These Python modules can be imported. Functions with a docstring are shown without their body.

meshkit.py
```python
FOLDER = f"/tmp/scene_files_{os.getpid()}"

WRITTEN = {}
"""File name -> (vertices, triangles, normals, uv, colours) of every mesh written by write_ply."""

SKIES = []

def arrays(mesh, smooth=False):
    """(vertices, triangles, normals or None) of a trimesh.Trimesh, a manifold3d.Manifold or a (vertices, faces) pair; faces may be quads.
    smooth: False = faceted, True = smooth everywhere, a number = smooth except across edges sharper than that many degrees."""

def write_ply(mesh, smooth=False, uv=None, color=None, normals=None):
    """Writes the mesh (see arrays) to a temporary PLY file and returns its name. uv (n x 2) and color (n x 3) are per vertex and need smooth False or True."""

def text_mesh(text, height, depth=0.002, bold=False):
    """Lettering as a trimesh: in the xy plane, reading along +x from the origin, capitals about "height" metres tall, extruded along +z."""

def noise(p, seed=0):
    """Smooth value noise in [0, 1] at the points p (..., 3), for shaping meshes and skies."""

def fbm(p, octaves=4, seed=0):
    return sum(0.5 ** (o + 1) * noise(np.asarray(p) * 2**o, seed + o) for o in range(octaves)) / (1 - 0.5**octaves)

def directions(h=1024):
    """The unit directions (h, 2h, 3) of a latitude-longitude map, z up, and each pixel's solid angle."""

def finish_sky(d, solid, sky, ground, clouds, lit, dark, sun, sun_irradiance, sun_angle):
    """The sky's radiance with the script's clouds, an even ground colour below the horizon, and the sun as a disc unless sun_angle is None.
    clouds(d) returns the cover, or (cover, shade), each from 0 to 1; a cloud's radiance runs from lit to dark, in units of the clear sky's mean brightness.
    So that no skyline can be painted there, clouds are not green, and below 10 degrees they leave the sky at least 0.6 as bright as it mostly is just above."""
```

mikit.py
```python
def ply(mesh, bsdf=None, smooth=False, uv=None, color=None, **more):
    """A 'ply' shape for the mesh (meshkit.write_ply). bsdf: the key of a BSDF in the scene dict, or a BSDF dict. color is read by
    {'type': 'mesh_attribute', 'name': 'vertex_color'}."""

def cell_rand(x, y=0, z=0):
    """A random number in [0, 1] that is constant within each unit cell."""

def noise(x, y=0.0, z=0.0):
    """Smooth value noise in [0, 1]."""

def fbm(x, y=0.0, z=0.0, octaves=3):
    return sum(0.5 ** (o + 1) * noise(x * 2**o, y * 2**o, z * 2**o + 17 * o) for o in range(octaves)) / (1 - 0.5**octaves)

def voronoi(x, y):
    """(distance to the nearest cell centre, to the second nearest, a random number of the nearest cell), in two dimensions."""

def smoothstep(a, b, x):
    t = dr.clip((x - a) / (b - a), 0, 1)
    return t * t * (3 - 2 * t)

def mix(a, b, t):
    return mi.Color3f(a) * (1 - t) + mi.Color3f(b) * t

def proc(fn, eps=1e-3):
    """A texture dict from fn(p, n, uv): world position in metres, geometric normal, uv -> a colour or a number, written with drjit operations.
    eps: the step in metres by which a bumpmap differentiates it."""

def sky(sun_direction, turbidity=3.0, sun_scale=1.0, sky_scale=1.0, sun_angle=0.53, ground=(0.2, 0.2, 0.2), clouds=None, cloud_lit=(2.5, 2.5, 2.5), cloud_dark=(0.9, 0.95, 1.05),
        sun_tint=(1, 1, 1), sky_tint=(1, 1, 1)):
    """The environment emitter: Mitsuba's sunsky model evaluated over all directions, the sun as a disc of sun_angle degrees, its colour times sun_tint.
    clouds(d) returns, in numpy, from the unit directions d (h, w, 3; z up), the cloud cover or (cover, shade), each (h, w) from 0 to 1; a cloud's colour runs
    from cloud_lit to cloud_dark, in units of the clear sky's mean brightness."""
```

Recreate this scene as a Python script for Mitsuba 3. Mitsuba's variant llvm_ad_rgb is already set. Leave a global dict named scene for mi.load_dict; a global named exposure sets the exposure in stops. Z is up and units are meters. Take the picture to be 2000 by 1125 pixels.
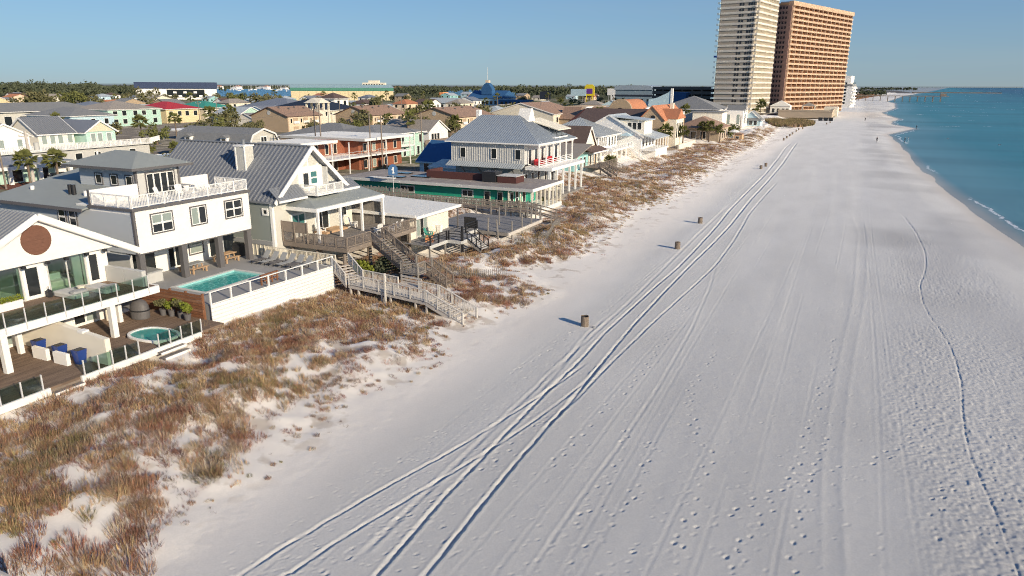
import math, random
import numpy as np, trimesh, drjit as dr, mitsuba as mi, mikit, meshkit
from mikit import noise, fbm, voronoi, smoothstep, mix, cell_rand

T = mi.ScalarTransform4f
scene, labels = {}, {}

# ------------------------------------------------------------------ camera, sky, exposure
HEAD, PITCH, ROLL, EYE = math.radians(25.3), math.radians(15.9), math.radians(0.21), np.array([0, 0, 18.5])
fwd = np.array([-math.sin(HEAD) * math.cos(PITCH), math.cos(HEAD) * math.cos(PITCH), -math.sin(PITCH)])
side = np.array([math.cos(HEAD), math.sin(HEAD), 0])
upv = np.cross(side, fwd) * math.cos(ROLL) - side * math.sin(ROLL)
scene['camera'] = {'type': 'perspective', 'fov': 2 * math.degrees(math.atan(1000 / 1387)), 'fov_axis': 'x', 'near_clip': 0.5, 'far_clip': 60000.0,
                   'to_world': T().look_at(origin=EYE.tolist(), target=(EYE + fwd).tolist(), up=upv.tolist())}
def veil(d):
    """thin even haze low over the horizon with faint streaks"""
    el = np.maximum(d[..., 2], 0)
    s = meshkit.fbm(np.stack([d[..., 0] * 3, d[..., 1] * 3, el * 30], -1), 3, 2)
    return 0.5 * np.exp(-el / 0.07) * (0.85 + 0.3 * s) + 0.1 * np.clip((s - 0.55) * 4, 0, 1) * np.exp(-el / 0.15)


scene['daylight'] = mikit.sky([0.93 * math.cos(math.radians(19)), -0.37 * math.cos(math.radians(19)), math.sin(math.radians(19))], turbidity=2.2, sun_tint=(0.85, 0.985, 1.32), sky_tint=(0.46, 0.64, 0.9), clouds=veil, cloud_lit=(2.15, 2.4, 2.45))
exposure = 2.2

# ------------------------------------------------------------------ scene helpers
FR = np.eye(4)
USED = {}


def frame(x=0, y=0, z=0, rot=0):
    global FR
    c, s = math.cos(math.radians(rot)), math.sin(math.radians(rot))
    FR = np.array([[c, -s, 0, x], [s, c, 0, y], [0, 0, 1, z], [0, 0, 0, 1.0]])


def numbered(name):
    n = USED.get(name, 0)
    USED[name] = n + 1
    return name if n == 0 else f'{name}_{n:03d}'


def thing(name, label, cat, group=None):
    k = numbered(name)
    labels[k] = {'label': label, 'category': cat}
    if group:
        labels[k]['group'] = group
    return k


def struct(name, m, bs, smooth=False, kind='structure', **kw):
    k = numbered(name)
    scene[k] = mikit.ply(m.get() if isinstance(m, MB) else m, bs, smooth=smooth, **kw)
    labels[k] = {'label': name.replace('_', ' '), 'kind': kind}
    return k


def put(parent, name, d, m4=None, bs=None):
    k = numbered(f'{parent}__{name}' if name else parent)
    e = dict(d)
    e['to_world'] = T(FR @ m4 if m4 is not None else FR)
    if bs:
        e['bsdf'] = {'type': 'ref', 'id': bs}
    scene[k] = e
    return k


def ctr(x0, x1, y0, y1, z0, z1):
    return np.array([[abs(x1 - x0) / 2, 0, 0, (x0 + x1) / 2], [0, abs(y1 - y0) / 2, 0, (y0 + y1) / 2], [0, 0, abs(z1 - z0) / 2, (z0 + z1) / 2], [0, 0, 0, 1.0]])


def box(parent, name, x0, x1, y0, y1, z0, z1, bs):
    return put(parent, name, {'type': 'cube'}, ctr(x0, x1, y0, y1, z0, z1), bs)


def barm(p, q, w, h):
    p, q = np.asarray(p, float), np.asarray(q, float)
    d = q - p
    L = np.linalg.norm(d)
    d = d / L
    s = np.cross(d, [0, 0, 1.0]) if abs(d[2]) < 0.99 else np.array([1.0, 0, 0])
    s /= np.linalg.norm(s)
    u = np.cross(s, d)
    m = np.eye(4)
    m[:3, 0], m[:3, 1], m[:3, 2], m[:3, 3] = s * w / 2, d * L / 2, u * h / 2, (p + q) / 2
    return m


def bar(parent, name, p, q, w, h, bs):
    return put(parent, name, {'type': 'cube'}, barm(p, q, w, h), bs)


CV = np.array([[x, y, z] for x in (-1, 1) for y in (-1, 1) for z in (-1, 1)], float)
CF = np.array([[0, 1, 3], [0, 3, 2], [4, 6, 7], [4, 7, 5], [0, 4, 5], [0, 5, 1], [2, 3, 7], [2, 7, 6], [0, 2, 6], [0, 6, 4], [1, 5, 7], [1, 7, 3]])


class MB:
    """collects simple solids into one mesh"""

    def __init__(s):
        s.v, s.f, s.n = [], [], 0

    def add(s, v, f):
        s.v.append(np.asarray(v, float)); s.f.append(np.asarray(f, int) + s.n); s.n += len(v)
        return s

    def m4(s, m):
        return s.add(CV @ m[:3, :3].T + m[:3, 3], CF)

    def box(s, *a):
        return s.m4(ctr(*a))

    def bar(s, p, q, w, h):
        return s.m4(barm(p, q, w, h))

    def quad(s, a, b, c, d):
        return s.add([a, b, c, d], [[0, 1, 2], [0, 2, 3]])

    def hull(s, pts):
        h = trimesh.convex.convex_hull(np.asarray(pts, float))
        return s.add(h.vertices, h.faces)

    def tm(s, t):
        return s.add(t.vertices, t.faces)

    def get(s):
        return np.vstack(s.v), np.vstack(s.f)


def mesh(parent, name, m, bs, smooth=False):
    m = m.get() if isinstance(m, MB) else m
    return put(parent, name, mikit.ply(m, bs, smooth=smooth))


def hull(parent, name, pts, bs):
    return mesh(parent, name, MB().hull(pts), bs)


def lathe(prof, n=16):
    """(r, z) pairs from bottom to top"""
    a = np.arange(n) * 2 * np.pi / n
    v = np.array([[r * np.cos(t), r * np.sin(t), z] for r, z in prof for t in a])
    f = []
    for i in range(len(prof) - 1):
        for j in range(n):
            k = (j + 1) % n
            f += [[i * n + j, i * n + k, (i + 1) * n + k], [i * n + j, (i + 1) * n + k, (i + 1) * n + j]]
    return v, np.array(f)


def tubev(pts, radii, n=7):
    p = np.asarray(pts, float)
    t = np.gradient(p, axis=0); t /= np.linalg.norm(t, axis=1, keepdims=True) + 1e-9
    ref = np.where(np.abs(t[:, 2:]) < 0.9, [0, 0, 1.0], [1.0, 0, 0])
    a = np.cross(t, ref); a /= np.linalg.norm(a, axis=1, keepdims=True) + 1e-9
    b = np.cross(t, a)
    th = np.arange(n) * 2 * np.pi / n
    r = np.broadcast_to(radii, (len(p),))[:, None, None]
    v = (p[:, None] + r * (np.cos(th)[None, :, None] * a[:, None] + np.sin(th)[None, :, None] * b[:, None])).reshape(-1, 3)
    f = []
    for i in range(len(p) - 1):
        for j in range(n):
            k = (j + 1) % n
            f += [[i * n + j, i * n + k, (i + 1) * n + k], [i * n + j, (i + 1) * n + k, (i + 1) * n + j]]
    v = np.vstack([v, p[:1], p[-1:]])
    e = len(p) * n
    f += [[(j + 1) % n, j, e] for j in range(n)] + [[e - n + j, e - n + (j + 1) % n, e + 1] for j in range(n)]
    return v, np.array(f)


def dup(root, x, y, z, rot, label=None, group=None):
    """a copy of a thing built in the frame at the origin"""
    cat = labels[root]['category']
    k = thing(root.split('_0')[0], label or labels[root]['label'], cat, group or labels[root].get('group'))
    c, s = math.cos(math.radians(rot)), math.sin(math.radians(rot))
    m = np.array([[c, -s, 0, x], [s, c, 0, y], [0, 0, 1, z], [0, 0, 0, 1.0]])
    for q in [q for q in scene if q == root or q.startswith(root + '__')]:
        old = np.array(scene[q]['to_world'].matrix, float)
        scene[k + q[len(root):]] = {**scene[q], 'to_world': T(m @ np.linalg.inv(PLACE[root]) @ old)}
    PLACE[k] = m
    return k


PLACE = {}


# ------------------------------------------------------------------ materials
def plain(name, c, rough=0.6, spec=0.4, **kw):
    scene[name] = {'type': 'twosided', 'b': {'type': 'principled', 'base_color': {'type': 'rgb', 'value': list(c)}, 'roughness': rough, 'specular': spec, **kw}}
    return name


def textured(name, fn, rough=0.7, spec=0.3, bump=None, scale=1.0, eps=0.01, **kw):
    b = {'type': 'principled', 'base_color': mikit.proc(fn), 'roughness': rough, 'specular': spec, **kw}
    if bump:
        b = {'type': 'bumpmap', 'scale': scale, 'b': b, 't': mikit.proc(bump, eps)}
    scene[name] = {'type': 'twosided', 'b': b}
    return name


def worn(name, c, var=0.18, fr=1.3, rough=0.7, spec=0.3, **kw):
    c = tuple(c)
    return textured(name, lambda p, n, uv: mi.Color3f(c) * (1 - var + 2 * var * (0.6 * fbm(p.x * fr, p.y * fr, p.z * fr) + 0.4 * noise(p.x * fr * 7, p.y * fr * 7, p.z * fr * 7))), rough, spec, **kw)


W = plain('white_paint', (0.8, 0.79, 0.77), 0.5)
worn('white_stucco', (0.8, 0.78, 0.75), 0.06, 0.8, 0.8, 0.2)
plain('cream_paint', (0.72, 0.67, 0.56)); plain('cream_pale', (0.75, 0.7, 0.6), 0.8)
plain('grey_trim', (0.12, 0.115, 0.12)); plain('black_metal', (0.025, 0.026, 0.03), 0.4)
plain('grey_siding', (0.44, 0.47, 0.5)); plain('sage_siding', (0.25, 0.28, 0.27)); plain('bone_siding', (0.55, 0.54, 0.5))
plain('mid_grey', (0.3, 0.31, 0.32)); plain('pale_grey', (0.5, 0.5, 0.49)); plain('steel', (0.55, 0.55, 0.56), 0.35, 0.5)
plain('glass_dark', (0.02, 0.024, 0.027), 0.06, 0.8); plain('glass_blind', (0.26, 0.31, 0.29), 0.15, 0.7); plain('glass_teal', (0.05, 0.16, 0.16), 0.08, 0.8)
plain('tower_window', (0.03, 0.03, 0.035), 0.15, 0.5)
scene['clear_glass'] = {'type': 'thindielectric', 'int_ior': 1.75, 'specular_transmittance': {'type': 'rgb', 'value': [0.74, 0.85, 0.8]}}
plain('red_fabric', (0.4, 0.03, 0.04)); plain('blue_paint', (0.02, 0.05, 0.22), 0.4); plain('blue_tarp', (0.03, 0.1, 0.3), 0.5)
plain('mint', (0.43, 0.62, 0.54)); plain('emerald', (0.025, 0.3, 0.2)); plain('pale_blue', (0.45, 0.6, 0.68)); plain('aqua', (0.3, 0.55, 0.55))
plain('tan_wall', (0.42, 0.32, 0.22), 0.8); plain('peach', (0.7, 0.56, 0.42), 0.8); plain('yellow_wall', (0.7, 0.58, 0.36), 0.8); plain('orange_wall', (0.8, 0.33, 0.13), 0.8)
plain('warehouse_navy', (0.015, 0.035, 0.1)); plain('warehouse_cream', (0.62, 0.52, 0.33)); plain('green_metal', (0.05, 0.2, 0.15)); plain('aqua_metal', (0.3, 0.42, 0.45))
plain('red_roof', (0.42, 0.04, 0.05)); plain('teal_roof', (0.05, 0.28, 0.22)); plain('navy_roof', (0.025, 0.032, 0.05)); plain('royal_blue', (0.035, 0.11, 0.25))
plain('terracotta', (0.42, 0.18, 0.1), 0.8)
worn('shingle_brown', (0.12, 0.085, 0.075), 0.3, 3); worn('shingle_tan', (0.3, 0.2, 0.15), 0.2, 2); worn('shingle_grey', (0.21, 0.215, 0.22), 0.22, 2.5); worn('shingle_pale', (0.3, 0.27, 0.24), 0.2, 2)
plain('metal_roof', (0.19, 0.205, 0.235), 0.45, 0.5); plain('metal_roof_worn', (0.2, 0.215, 0.245), 0.5, 0.5); plain('metal_rib', (0.2, 0.215, 0.24), 0.5); worn('membrane', (0.27, 0.295, 0.295), 0.06, 1.0)
plain('metal_pale', (0.42, 0.46, 0.48), 0.4, 0.5); plain('white_roof', (0.66, 0.66, 0.64), 0.7)
worn('brick_red', (0.27, 0.1, 0.06), 0.35, 6); plain('brick_band', (0.085, 0.034, 0.032), 0.8)
worn('gravel_roof', (0.26, 0.235, 0.22), 0.35, 1.2); worn('asphalt', (0.09, 0.088, 0.085), 0.3, 0.6); worn('concrete', (0.32, 0.31, 0.3), 0.15, 0.7)


def planks(name, c, along, w, var=0.3):
    c = tuple(c)

    def f(p, n, uv):
        a, b = (p.x, p.y) if along == 'y' else (p.y, p.x)
        i = dr.floor(a / w)
        g = a / w - i
        tone = 1 - var + 2 * var * (0.5 * cell_rand(i, dr.floor(b / 2.4 + cell_rand(i, 7) * 5)) + 0.5 * fbm(a * 9, b * 1.2, 3))
        return mi.Color3f(c) * tone * dr.select((g < 0.07), 0.35, 1.0)
    return textured(name, f, 0.75)


planks('deck_brown', (0.19, 0.135, 0.1), 'y', 0.16, 0.4); planks('deck_grey', (0.21, 0.19, 0.175), 'x', 0.16); planks('deck_dark', (0.2, 0.2, 0.21), 'x', 0.2, 0.35)
worn('weathered_wood', (0.23, 0.19, 0.16), 0.35, 4); worn('grey_wood', (0.25, 0.232, 0.215), 0.35, 4); worn('old_white', (0.6, 0.57, 0.53), 0.14, 3); worn('pale_wood', (0.52, 0.48, 0.44), 0.2, 4); worn('red_wood', (0.22, 0.1, 0.055), 0.35, 5); worn('red_wood_pale', (0.27, 0.14, 0.085), 0.35, 5); worn('disc_wood', (0.165, 0.08, 0.055), 0.25, 5)
plain('natural_wood', (0.5, 0.33, 0.2)); worn('deck_paving', (0.27, 0.27, 0.275), 0.08, 1.5)
plain('beige_stucco', (0.38, 0.33, 0.27), 0.8); plain('beige_band', (0.6, 0.56, 0.5), 0.8); plain('orange_stucco', (0.42, 0.25, 0.14), 0.8); plain('orange_dark', (0.13, 0.05, 0.02), 0.6); plain('orange_band', (0.52, 0.36, 0.25), 0.8); plain('mauve_stucco', (0.32, 0.2, 0.17), 0.8)
plain('garage_concrete', (0.22, 0.17, 0.13), 0.8); plain('tan_flat', (0.36, 0.29, 0.22), 0.8)
plain('bark', (0.17, 0.13, 0.1), 0.9); plain('skin', (0.5, 0.3, 0.2)); plain('dark_cloth', (0.03, 0.03, 0.04), 0.9); plain('blue_cloth', (0.05, 0.1, 0.25), 0.9)
for nm, c in dict(leaf_palm=(0.14, 0.15, 0.05), leaf_oak=(0.14, 0.135, 0.065), leaf_pine=(0.085, 0.1, 0.06), leaf_bright=(0.17, 0.2, 0.03), leaf_dry=(0.16, 0.12, 0.05)).items():
    plain(nm, c, 0.7, 0.25)


def grass_bsdf(name):
    scene[name] = {'type': 'twosided', 'b': {'type': 'principled', 'base_color': {'type': 'mesh_attribute', 'name': 'vertex_color'}, 'roughness': 0.85, 'specular': 0.1}}


grass_bsdf('blade')
# ------------------------------------------------------------------ terrain: beach, dunes, sea, inland ground
EDGE = np.array([(-22.6, 0), (-22.62, 15.3), (-21.58, 16.9), (-22.72, 19.9), (-22.35, 22.4), (-23.33, 25.7), (-22.81, 28.5), (-24.15, 32.3), (-22.45, 34.8), (-22.82, 41.5), (-26.19, 46), (-24.02, 47.1), (-22.5, 53.8), (-21.3, 58.8), (-25.21, 62.8), (-27.76, 64.9), (-23.79, 74.4), (-24.89, 88.3), (-26.64, 102.3), (-25.15, 119.5), (-25.37, 154.6), (-27.38, 196.6), (-26.15, 256), (-28, 308), (-30.4, 356), (-36, 400), (-40, 3000)])
SHORE = np.array([(24, 0), (22, 60), (20.2, 106.3), (19.6, 117.4), (18.5, 135), (17, 156), (15, 200), (14, 257), (13, 314), (12, 334), (16, 351), (25, 391), (22, 410), (17, 429), (17, 468), (23, 502), (19, 560), (16, 620), (30, 760), (38, 1000), (33, 1120), (56, 1425), (90, 1900), (131, 2292), (160, 2600)])
TR = {
    'L1': [(-19.85, 16.76), (-19.07, 20.88), (-18.43, 24.27), (-17.66, 27.33), (-16.87, 29.98), (-16.53, 32.8), (-15.8, 36.56), (-14.89, 44.06)],
    'L2': [(-18.14, 17.79), (-17.46, 21.49), (-16.53, 25.19), (-15.68, 28.86), (-15.14, 31.38), (-14.64, 34.5), (-13.84, 40.53), (-14.0, 44.0)],
    'L3': [(-14.6, 12), (-14.9, 19.34), (-15.13, 22.48), (-15.4, 26.09), (-15.42, 28.18), (-15.45, 31.25), (-15.56, 34.6), (-15.59, 37.91), (-15.5, 44.13), (-15.83, 49.7), (-15.71, 55.42), (-15.62, 64.7), (-15.31, 73.76), (-15.45, 83.88), (-15.78, 99.47), (-16.3, 113.24), (-16.61, 137.45), (-16.8, 164), (-18.02, 206.9), (-19.33, 239), (-19.6, 270)],
    'L4': [(-13.0, 12), (-13.19, 20.16), (-13.34, 22.73), (-13.42, 24.45), (-13.6, 28.1), (-13.7, 31.86), (-13.7, 36.08), (-13.8, 40.85), (-14.1, 46.05), (-14.31, 53.15), (-14.4, 64.71), (-14.35, 75.96), (-14.17, 86.72), (-14.2, 100.4), (-14.8, 125.86), (-15.0, 153), (-15.6, 190.6), (-17.2, 242.5), (-17.9, 270)],
    'L5': [(-13.9, 33), (-13.51, 37.1), (-13.45, 44.41), (-13.06, 54.47), (-12.64, 61.88), (-12.12, 71.1), (-11.9, 76.72), (-12.16, 91.1), (-13.1, 111.64), (-13.2, 130.7), (-13.1, 154)],
    'L6': [(-16.2, 20), (-16.4, 34), (-16.5, 44), (-16.4, 60), (-16.9, 90), (-17.2, 120)],
    'Cv': [(8.1, 26), (7.91, 30.18), (7.86, 32.71), (7.76, 36.14), (7.4, 39.65), (7.47, 43.48), (8.08, 49.97), (8.35, 56), (8.09, 61.33), (7.25, 68.15), (7.3, 76.35), (8.42, 84.43), (8.98, 92.65), (8.79, 106.9), (7.87, 120.7), (6.9, 128)],
    'LA': [(1.35, 27), (1.0, 33.4), (0.92, 37.7), (1.22, 49.9), (1.91, 64.8), (2.18, 73.5), (2.49, 102.6), (1.05, 125)],
    'LB': [(-9.5, 22.3), (-9.6, 26.8), (-9.4, 33.4), (-9.42, 41), (-9.83, 53.3), (-10.85, 67.5), (-12.4, 80.8)],
    'LC': [(-16.07, 38.6), (-16.2, 42.2), (-16.9, 49.1), (-17.02, 53.3), (-16.54, 57.4)],
}
FT = [[(-7.09, 23.22), (-5.04, 26.21), (-4.38, 27.24), (-3.21, 29.27), (-2.04, 31.43), (-0.95, 33.18), (0, 34.95), (2.43, 36.84), (3.4, 38.46), (4.85, 41.21)],
      [(-0.2, 26.63), (-0.1, 29.29), (-0.23, 31.14), (0.02, 34.69), (0.36, 37.47), (0.51, 39.78)],
      [(-0.95, 33.18), (-0.5, 37.06), (-0.22, 41.17), (-0.04, 46.04), (0.59, 49.61), (0.36, 56.93)],
      [(-4.68, 25), (-4.72, 28.33), (-4.77, 30.84), (-4.87, 34.66), (-6.38, 37.49), (-7.64, 42.81), (-7.14, 50.13)],
      [(-2.64, 25.81), (-2.24, 27.87), (-1.65, 30.02), (-1.07, 31.9)], [(-9.53, 22.16), (-9.28, 24.88), (-9.02, 27.14), (-8.96, 31.19), (-9.5, 35.29)],
      [(-8.33, 22.73), (-7.86, 25.17), (-7.5, 28.1), (-7.78, 34.8)], [(-16.88, 18.36), (-16.12, 23.38), (-14.85, 29.03), (-14, 36.09)], [(5.22, 31.53), (5.43, 34.64), (6.26, 36.5)],
      [(-18.9, 40), (-17.6, 55), (-17, 75)], [(-12, 30), (-11, 44), (-11.5, 60)]]
# rectangles kept low so that decks and floors stay clear: x0, x1, y0, y1, top
LOW = [(-75, -39.0, 5, 33, 1.15), (-75, -42.6, 33, 36.5, 1.3), (-75, -41.0, 36.5, 50, 1.0), (-75, -38, 50, 63, 0.8), (-75, -38, 63, 73, 1.4), (-42, -25.5, 46.0, 50, 0.45), (-47, -35, 73, 83, 1.5), (-44, -32, 51, 60, 0.8)]
SEA_Z = -0.35


def npn(x, y, s, seed=0):
    return meshkit.noise(np.stack([x * s, y * s, np.zeros_like(x)], -1), seed)


def npf(x, y, s, seed=0, o=4):
    return meshkit.fbm(np.stack([x * s, y * s, np.zeros_like(x)], -1), o, seed)


def sst(a, b, x):
    t = np.clip((x - a) / (b - a), 0, 1)
    return t * t * (3 - 2 * t)


def coast(y):
    return np.interp(y, [0, 450, 700, 1000, 1400, 1900, 2600], [0, 0, 4, 22, 40, 74, 144])


def ground_z(x, y):
    """height of the sand without prints and tracks"""
    x, y = np.asarray(x, float), np.asarray(y, float)
    d = np.interp(y, EDGE[:, 1], EDGE[:, 0]) + coast(y) - x
    rise = sst(0, 9, d)
    hum = npf(x, y, 0.16, 3, 3) - 0.5
    z = rise * (0.85 + 2.4 * hum * sst(1, 6, d)) + 0.35 * sst(0.5, 3, d) * (npf(x, y, 0.55, 9, 2) - 0.45)
    z += 1.4 * sst(14, 30, d) + 0.5 * sst(120, 220, y) * rise
    for x0, x1, y0, y1, top in LOW:
        w = np.minimum(sst(x0 - 2, x0, x) * (1 - sst(x1, x1 + 2.0, x)), sst(y0 - 1.5, y0, y) * (1 - sst(y1, y1 + 1.5, y)))
        z = np.where(z > top, z + (top - z) * w, z)
    s = x - np.interp(y, SHORE[:, 1], SHORE[:, 0])
    z += 0.05 * (npf(x, y, 0.05, 5, 2) - 0.5) * (1 - rise)
    return z - 0.35 * sst(-7, 0.3, s) - 1.3 * sst(0, 12, s)


def build_sand():
    xs = np.concatenate([np.arange(-64, -45, 0.5), np.arange(-45, -24, 0.16), np.arange(-24, 10.5, 0.07), np.arange(10.5, 30, 0.25), np.arange(30, 60, 2)])
    ys = list(np.arange(3, 14, 0.5)) + list(np.arange(14, 45, 0.07))
    while ys[-1] < 2600:
        ys.append(ys[-1] + 0.07 + 0.0125 * (ys[-1] - 45))
    ys = np.array(ys)
    X, Y = np.meshgrid(xs, ys)
    X = X + coast(Y)
    Z = ground_z(X, Y)
    near = ys < 330
    x, y = X[near], Y[near]
    z = np.zeros_like(x)
    wob = 0.04 * (npn(x, y, 0.6, 21) - 0.5) + 0.05 * (npn(x, y, 3.1, 22) - 0.5)
    for k, pts in TR.items():
        a = np.array(pts)
        t = np.interp(y, a[:, 1], a[:, 0])
        t = (t + np.interp(y - 2, a[:, 1], a[:, 0]) + np.interp(y + 2, a[:, 1], a[:, 0])) / 3
        on = sst(a[0, 1] - 1, a[0, 1] + 1, y) * (1 - sst(a[-1, 1] - 12, a[-1, 1] + 2, y))
        if k == 'L1' or k == 'L2':
            on = sst(8, 10, y) * (1 - sst(42, 44.5, y))
            t = np.where(y < a[0, 1], a[0, 0] + (y - a[0, 1]) * 0.2, t)
        e = np.abs(x - t - wob)
        dep, rim, w = {'L1': (0.055, 0.02, 0.09), 'L2': (0.055, 0.02, 0.09), 'L5': (0.05, 0.02, 0.09), 'Cv': (0.032, 0.006, 0.06), 'LA': (0.0, 0.012, 0.22), 'LB': (0.014, 0.014, 0.09), 'LC': (0.03, 0.02, 0.12), 'L6': (0.03, 0.02, 0.12)}.get(k, (0.085, 0.026, 0.1))
        w = w * (1 + np.clip(y - 60, 0, 150) / 130)
        z += on * (-dep * np.exp(-(e / w) ** 2 * 1.3) + rim * np.exp(-((e - 2 * w) / (0.7 * w)) ** 2)) * (0.55 + 0.9 * npn(x, y, 1.9, 4))
    for i, (x0, sl) in enumerate([(-19.4, 0.004), (-18.2, 0.01), (-17.2, 0.002), (-12.3, 0.012), (-11.2, 0.004), (-8.2, -0.012), (-7.0, -0.012), (-5.6, 0.008), (-4.3, 0.008), (-2.2, 0.0), (-0.6, 0.004), (3.0, -0.004), (4.3, -0.004)]):
        e = np.abs(x - x0 - sl * y - 0.4 * np.sin(y * 0.03 + i * 1.7) - wob)
        z += (0.009 * np.exp(-((e - 0.16) / 0.06) ** 2) - 0.009 * np.exp(-(e / 0.09) ** 2)) * npn(x, y, 0.11, 60 + i)
    lane = sst(-22, -19.5, x) * (1 - sst(2, 6, x))
    z += lane * 0.02 * (npn(x * 1.2 + 0.03 * y, y * 0.03, 1, 12) - 0.5) + lane * 0.035 * (npn(x * 0.45, y * 0.02, 1, 13) - 0.5)
    z += lane * 0.012 * (npf(x, y, 2.2, 6, 2) - 0.5)
    pock = sst(2.2, 6, x + 2 * (npn(x, y, 0.12, 31) - 0.5)) * (1 - sst(13, 17, x)) * (0.35 + 0.9 * npn(x, y, 0.09, 32))
    z += pock * 0.085 * (1 - 0.85 * sst(48, 75, y)) * (0.7 * np.abs(npn(x, y, 4.1, 7) - 0.5) * 2 + 0.5 * (npn(x, y, 6.5, 8) - 0.5) + 0.25 * npn(x, y, 1.2, 9)) * sst(0, 400, 700 - y)
    dz = sst(-20.5, -23, x)
    z += dz * 0.05 * (npf(x, y, 1.6, 17, 3) - 0.5)
    Z[near] += z
    rng = np.random.default_rng(5)
    prints = []
    for pts in FT:
        a = np.array(pts)
        L = np.concatenate([[0], np.cumsum(np.linalg.norm(np.diff(a, axis=0), axis=1))])
        for i, s in enumerate(np.arange(0, L[-1], 0.62)):
            c = np.array([np.interp(s, L, a[:, 0]), np.interp(s, L, a[:, 1])])
            h = np.array([np.interp(s + 0.3, L, a[:, 0]), np.interp(s + 0.3, L, a[:, 1])]) - c
            h /= np.linalg.norm(h) + 1e-6
            c = c + np.array([-h[1], h[0]]) * (0.14 if i % 2 else -0.14) + rng.normal(0, 0.07, 2)
            prints.append((c[0], c[1], h[0] + rng.normal(0, 0.2), h[1], 0.055 * rng.uniform(0.25, 1.2)))
    for _ in range(2600):
        a = rng.uniform(0, 2 * np.pi)
        px, py = (rng.uniform(-21, 4), 14 + 70 * rng.random() ** 1.6) if rng.random() < 0.55 else (rng.normal(-16.5, 2.0), 14 + 60 * rng.random() ** 1.3)
        prints.append((px, py, np.sin(a * 0.3), 1.0, 0.022 * rng.uniform(0.4, 1.4)))
    for cx, cy, hx, hy, dep in prints:
        i0, i1 = np.searchsorted(ys, [cy - 0.4, cy + 0.4]); j0, j1 = np.searchsorted(xs, [cx - 0.4, cx + 0.4])
        if i1 <= i0 or j1 <= j0:
            continue
        dx, dy = X[i0:i1, j0:j1] - cx, Y[i0:i1, j0:j1] - cy
        u, v = dx * hx + dy * hy, -dx * hy + dy * hx
        r = np.sqrt((u / 0.125) ** 2 + (v / 0.075) ** 2)
        Z[i0:i1, j0:j1] += dep * (-np.exp(-r ** 2) + 0.22 * np.exp(-((r - 1.7) / 0.5) ** 2))
    n, m = X.shape
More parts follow.
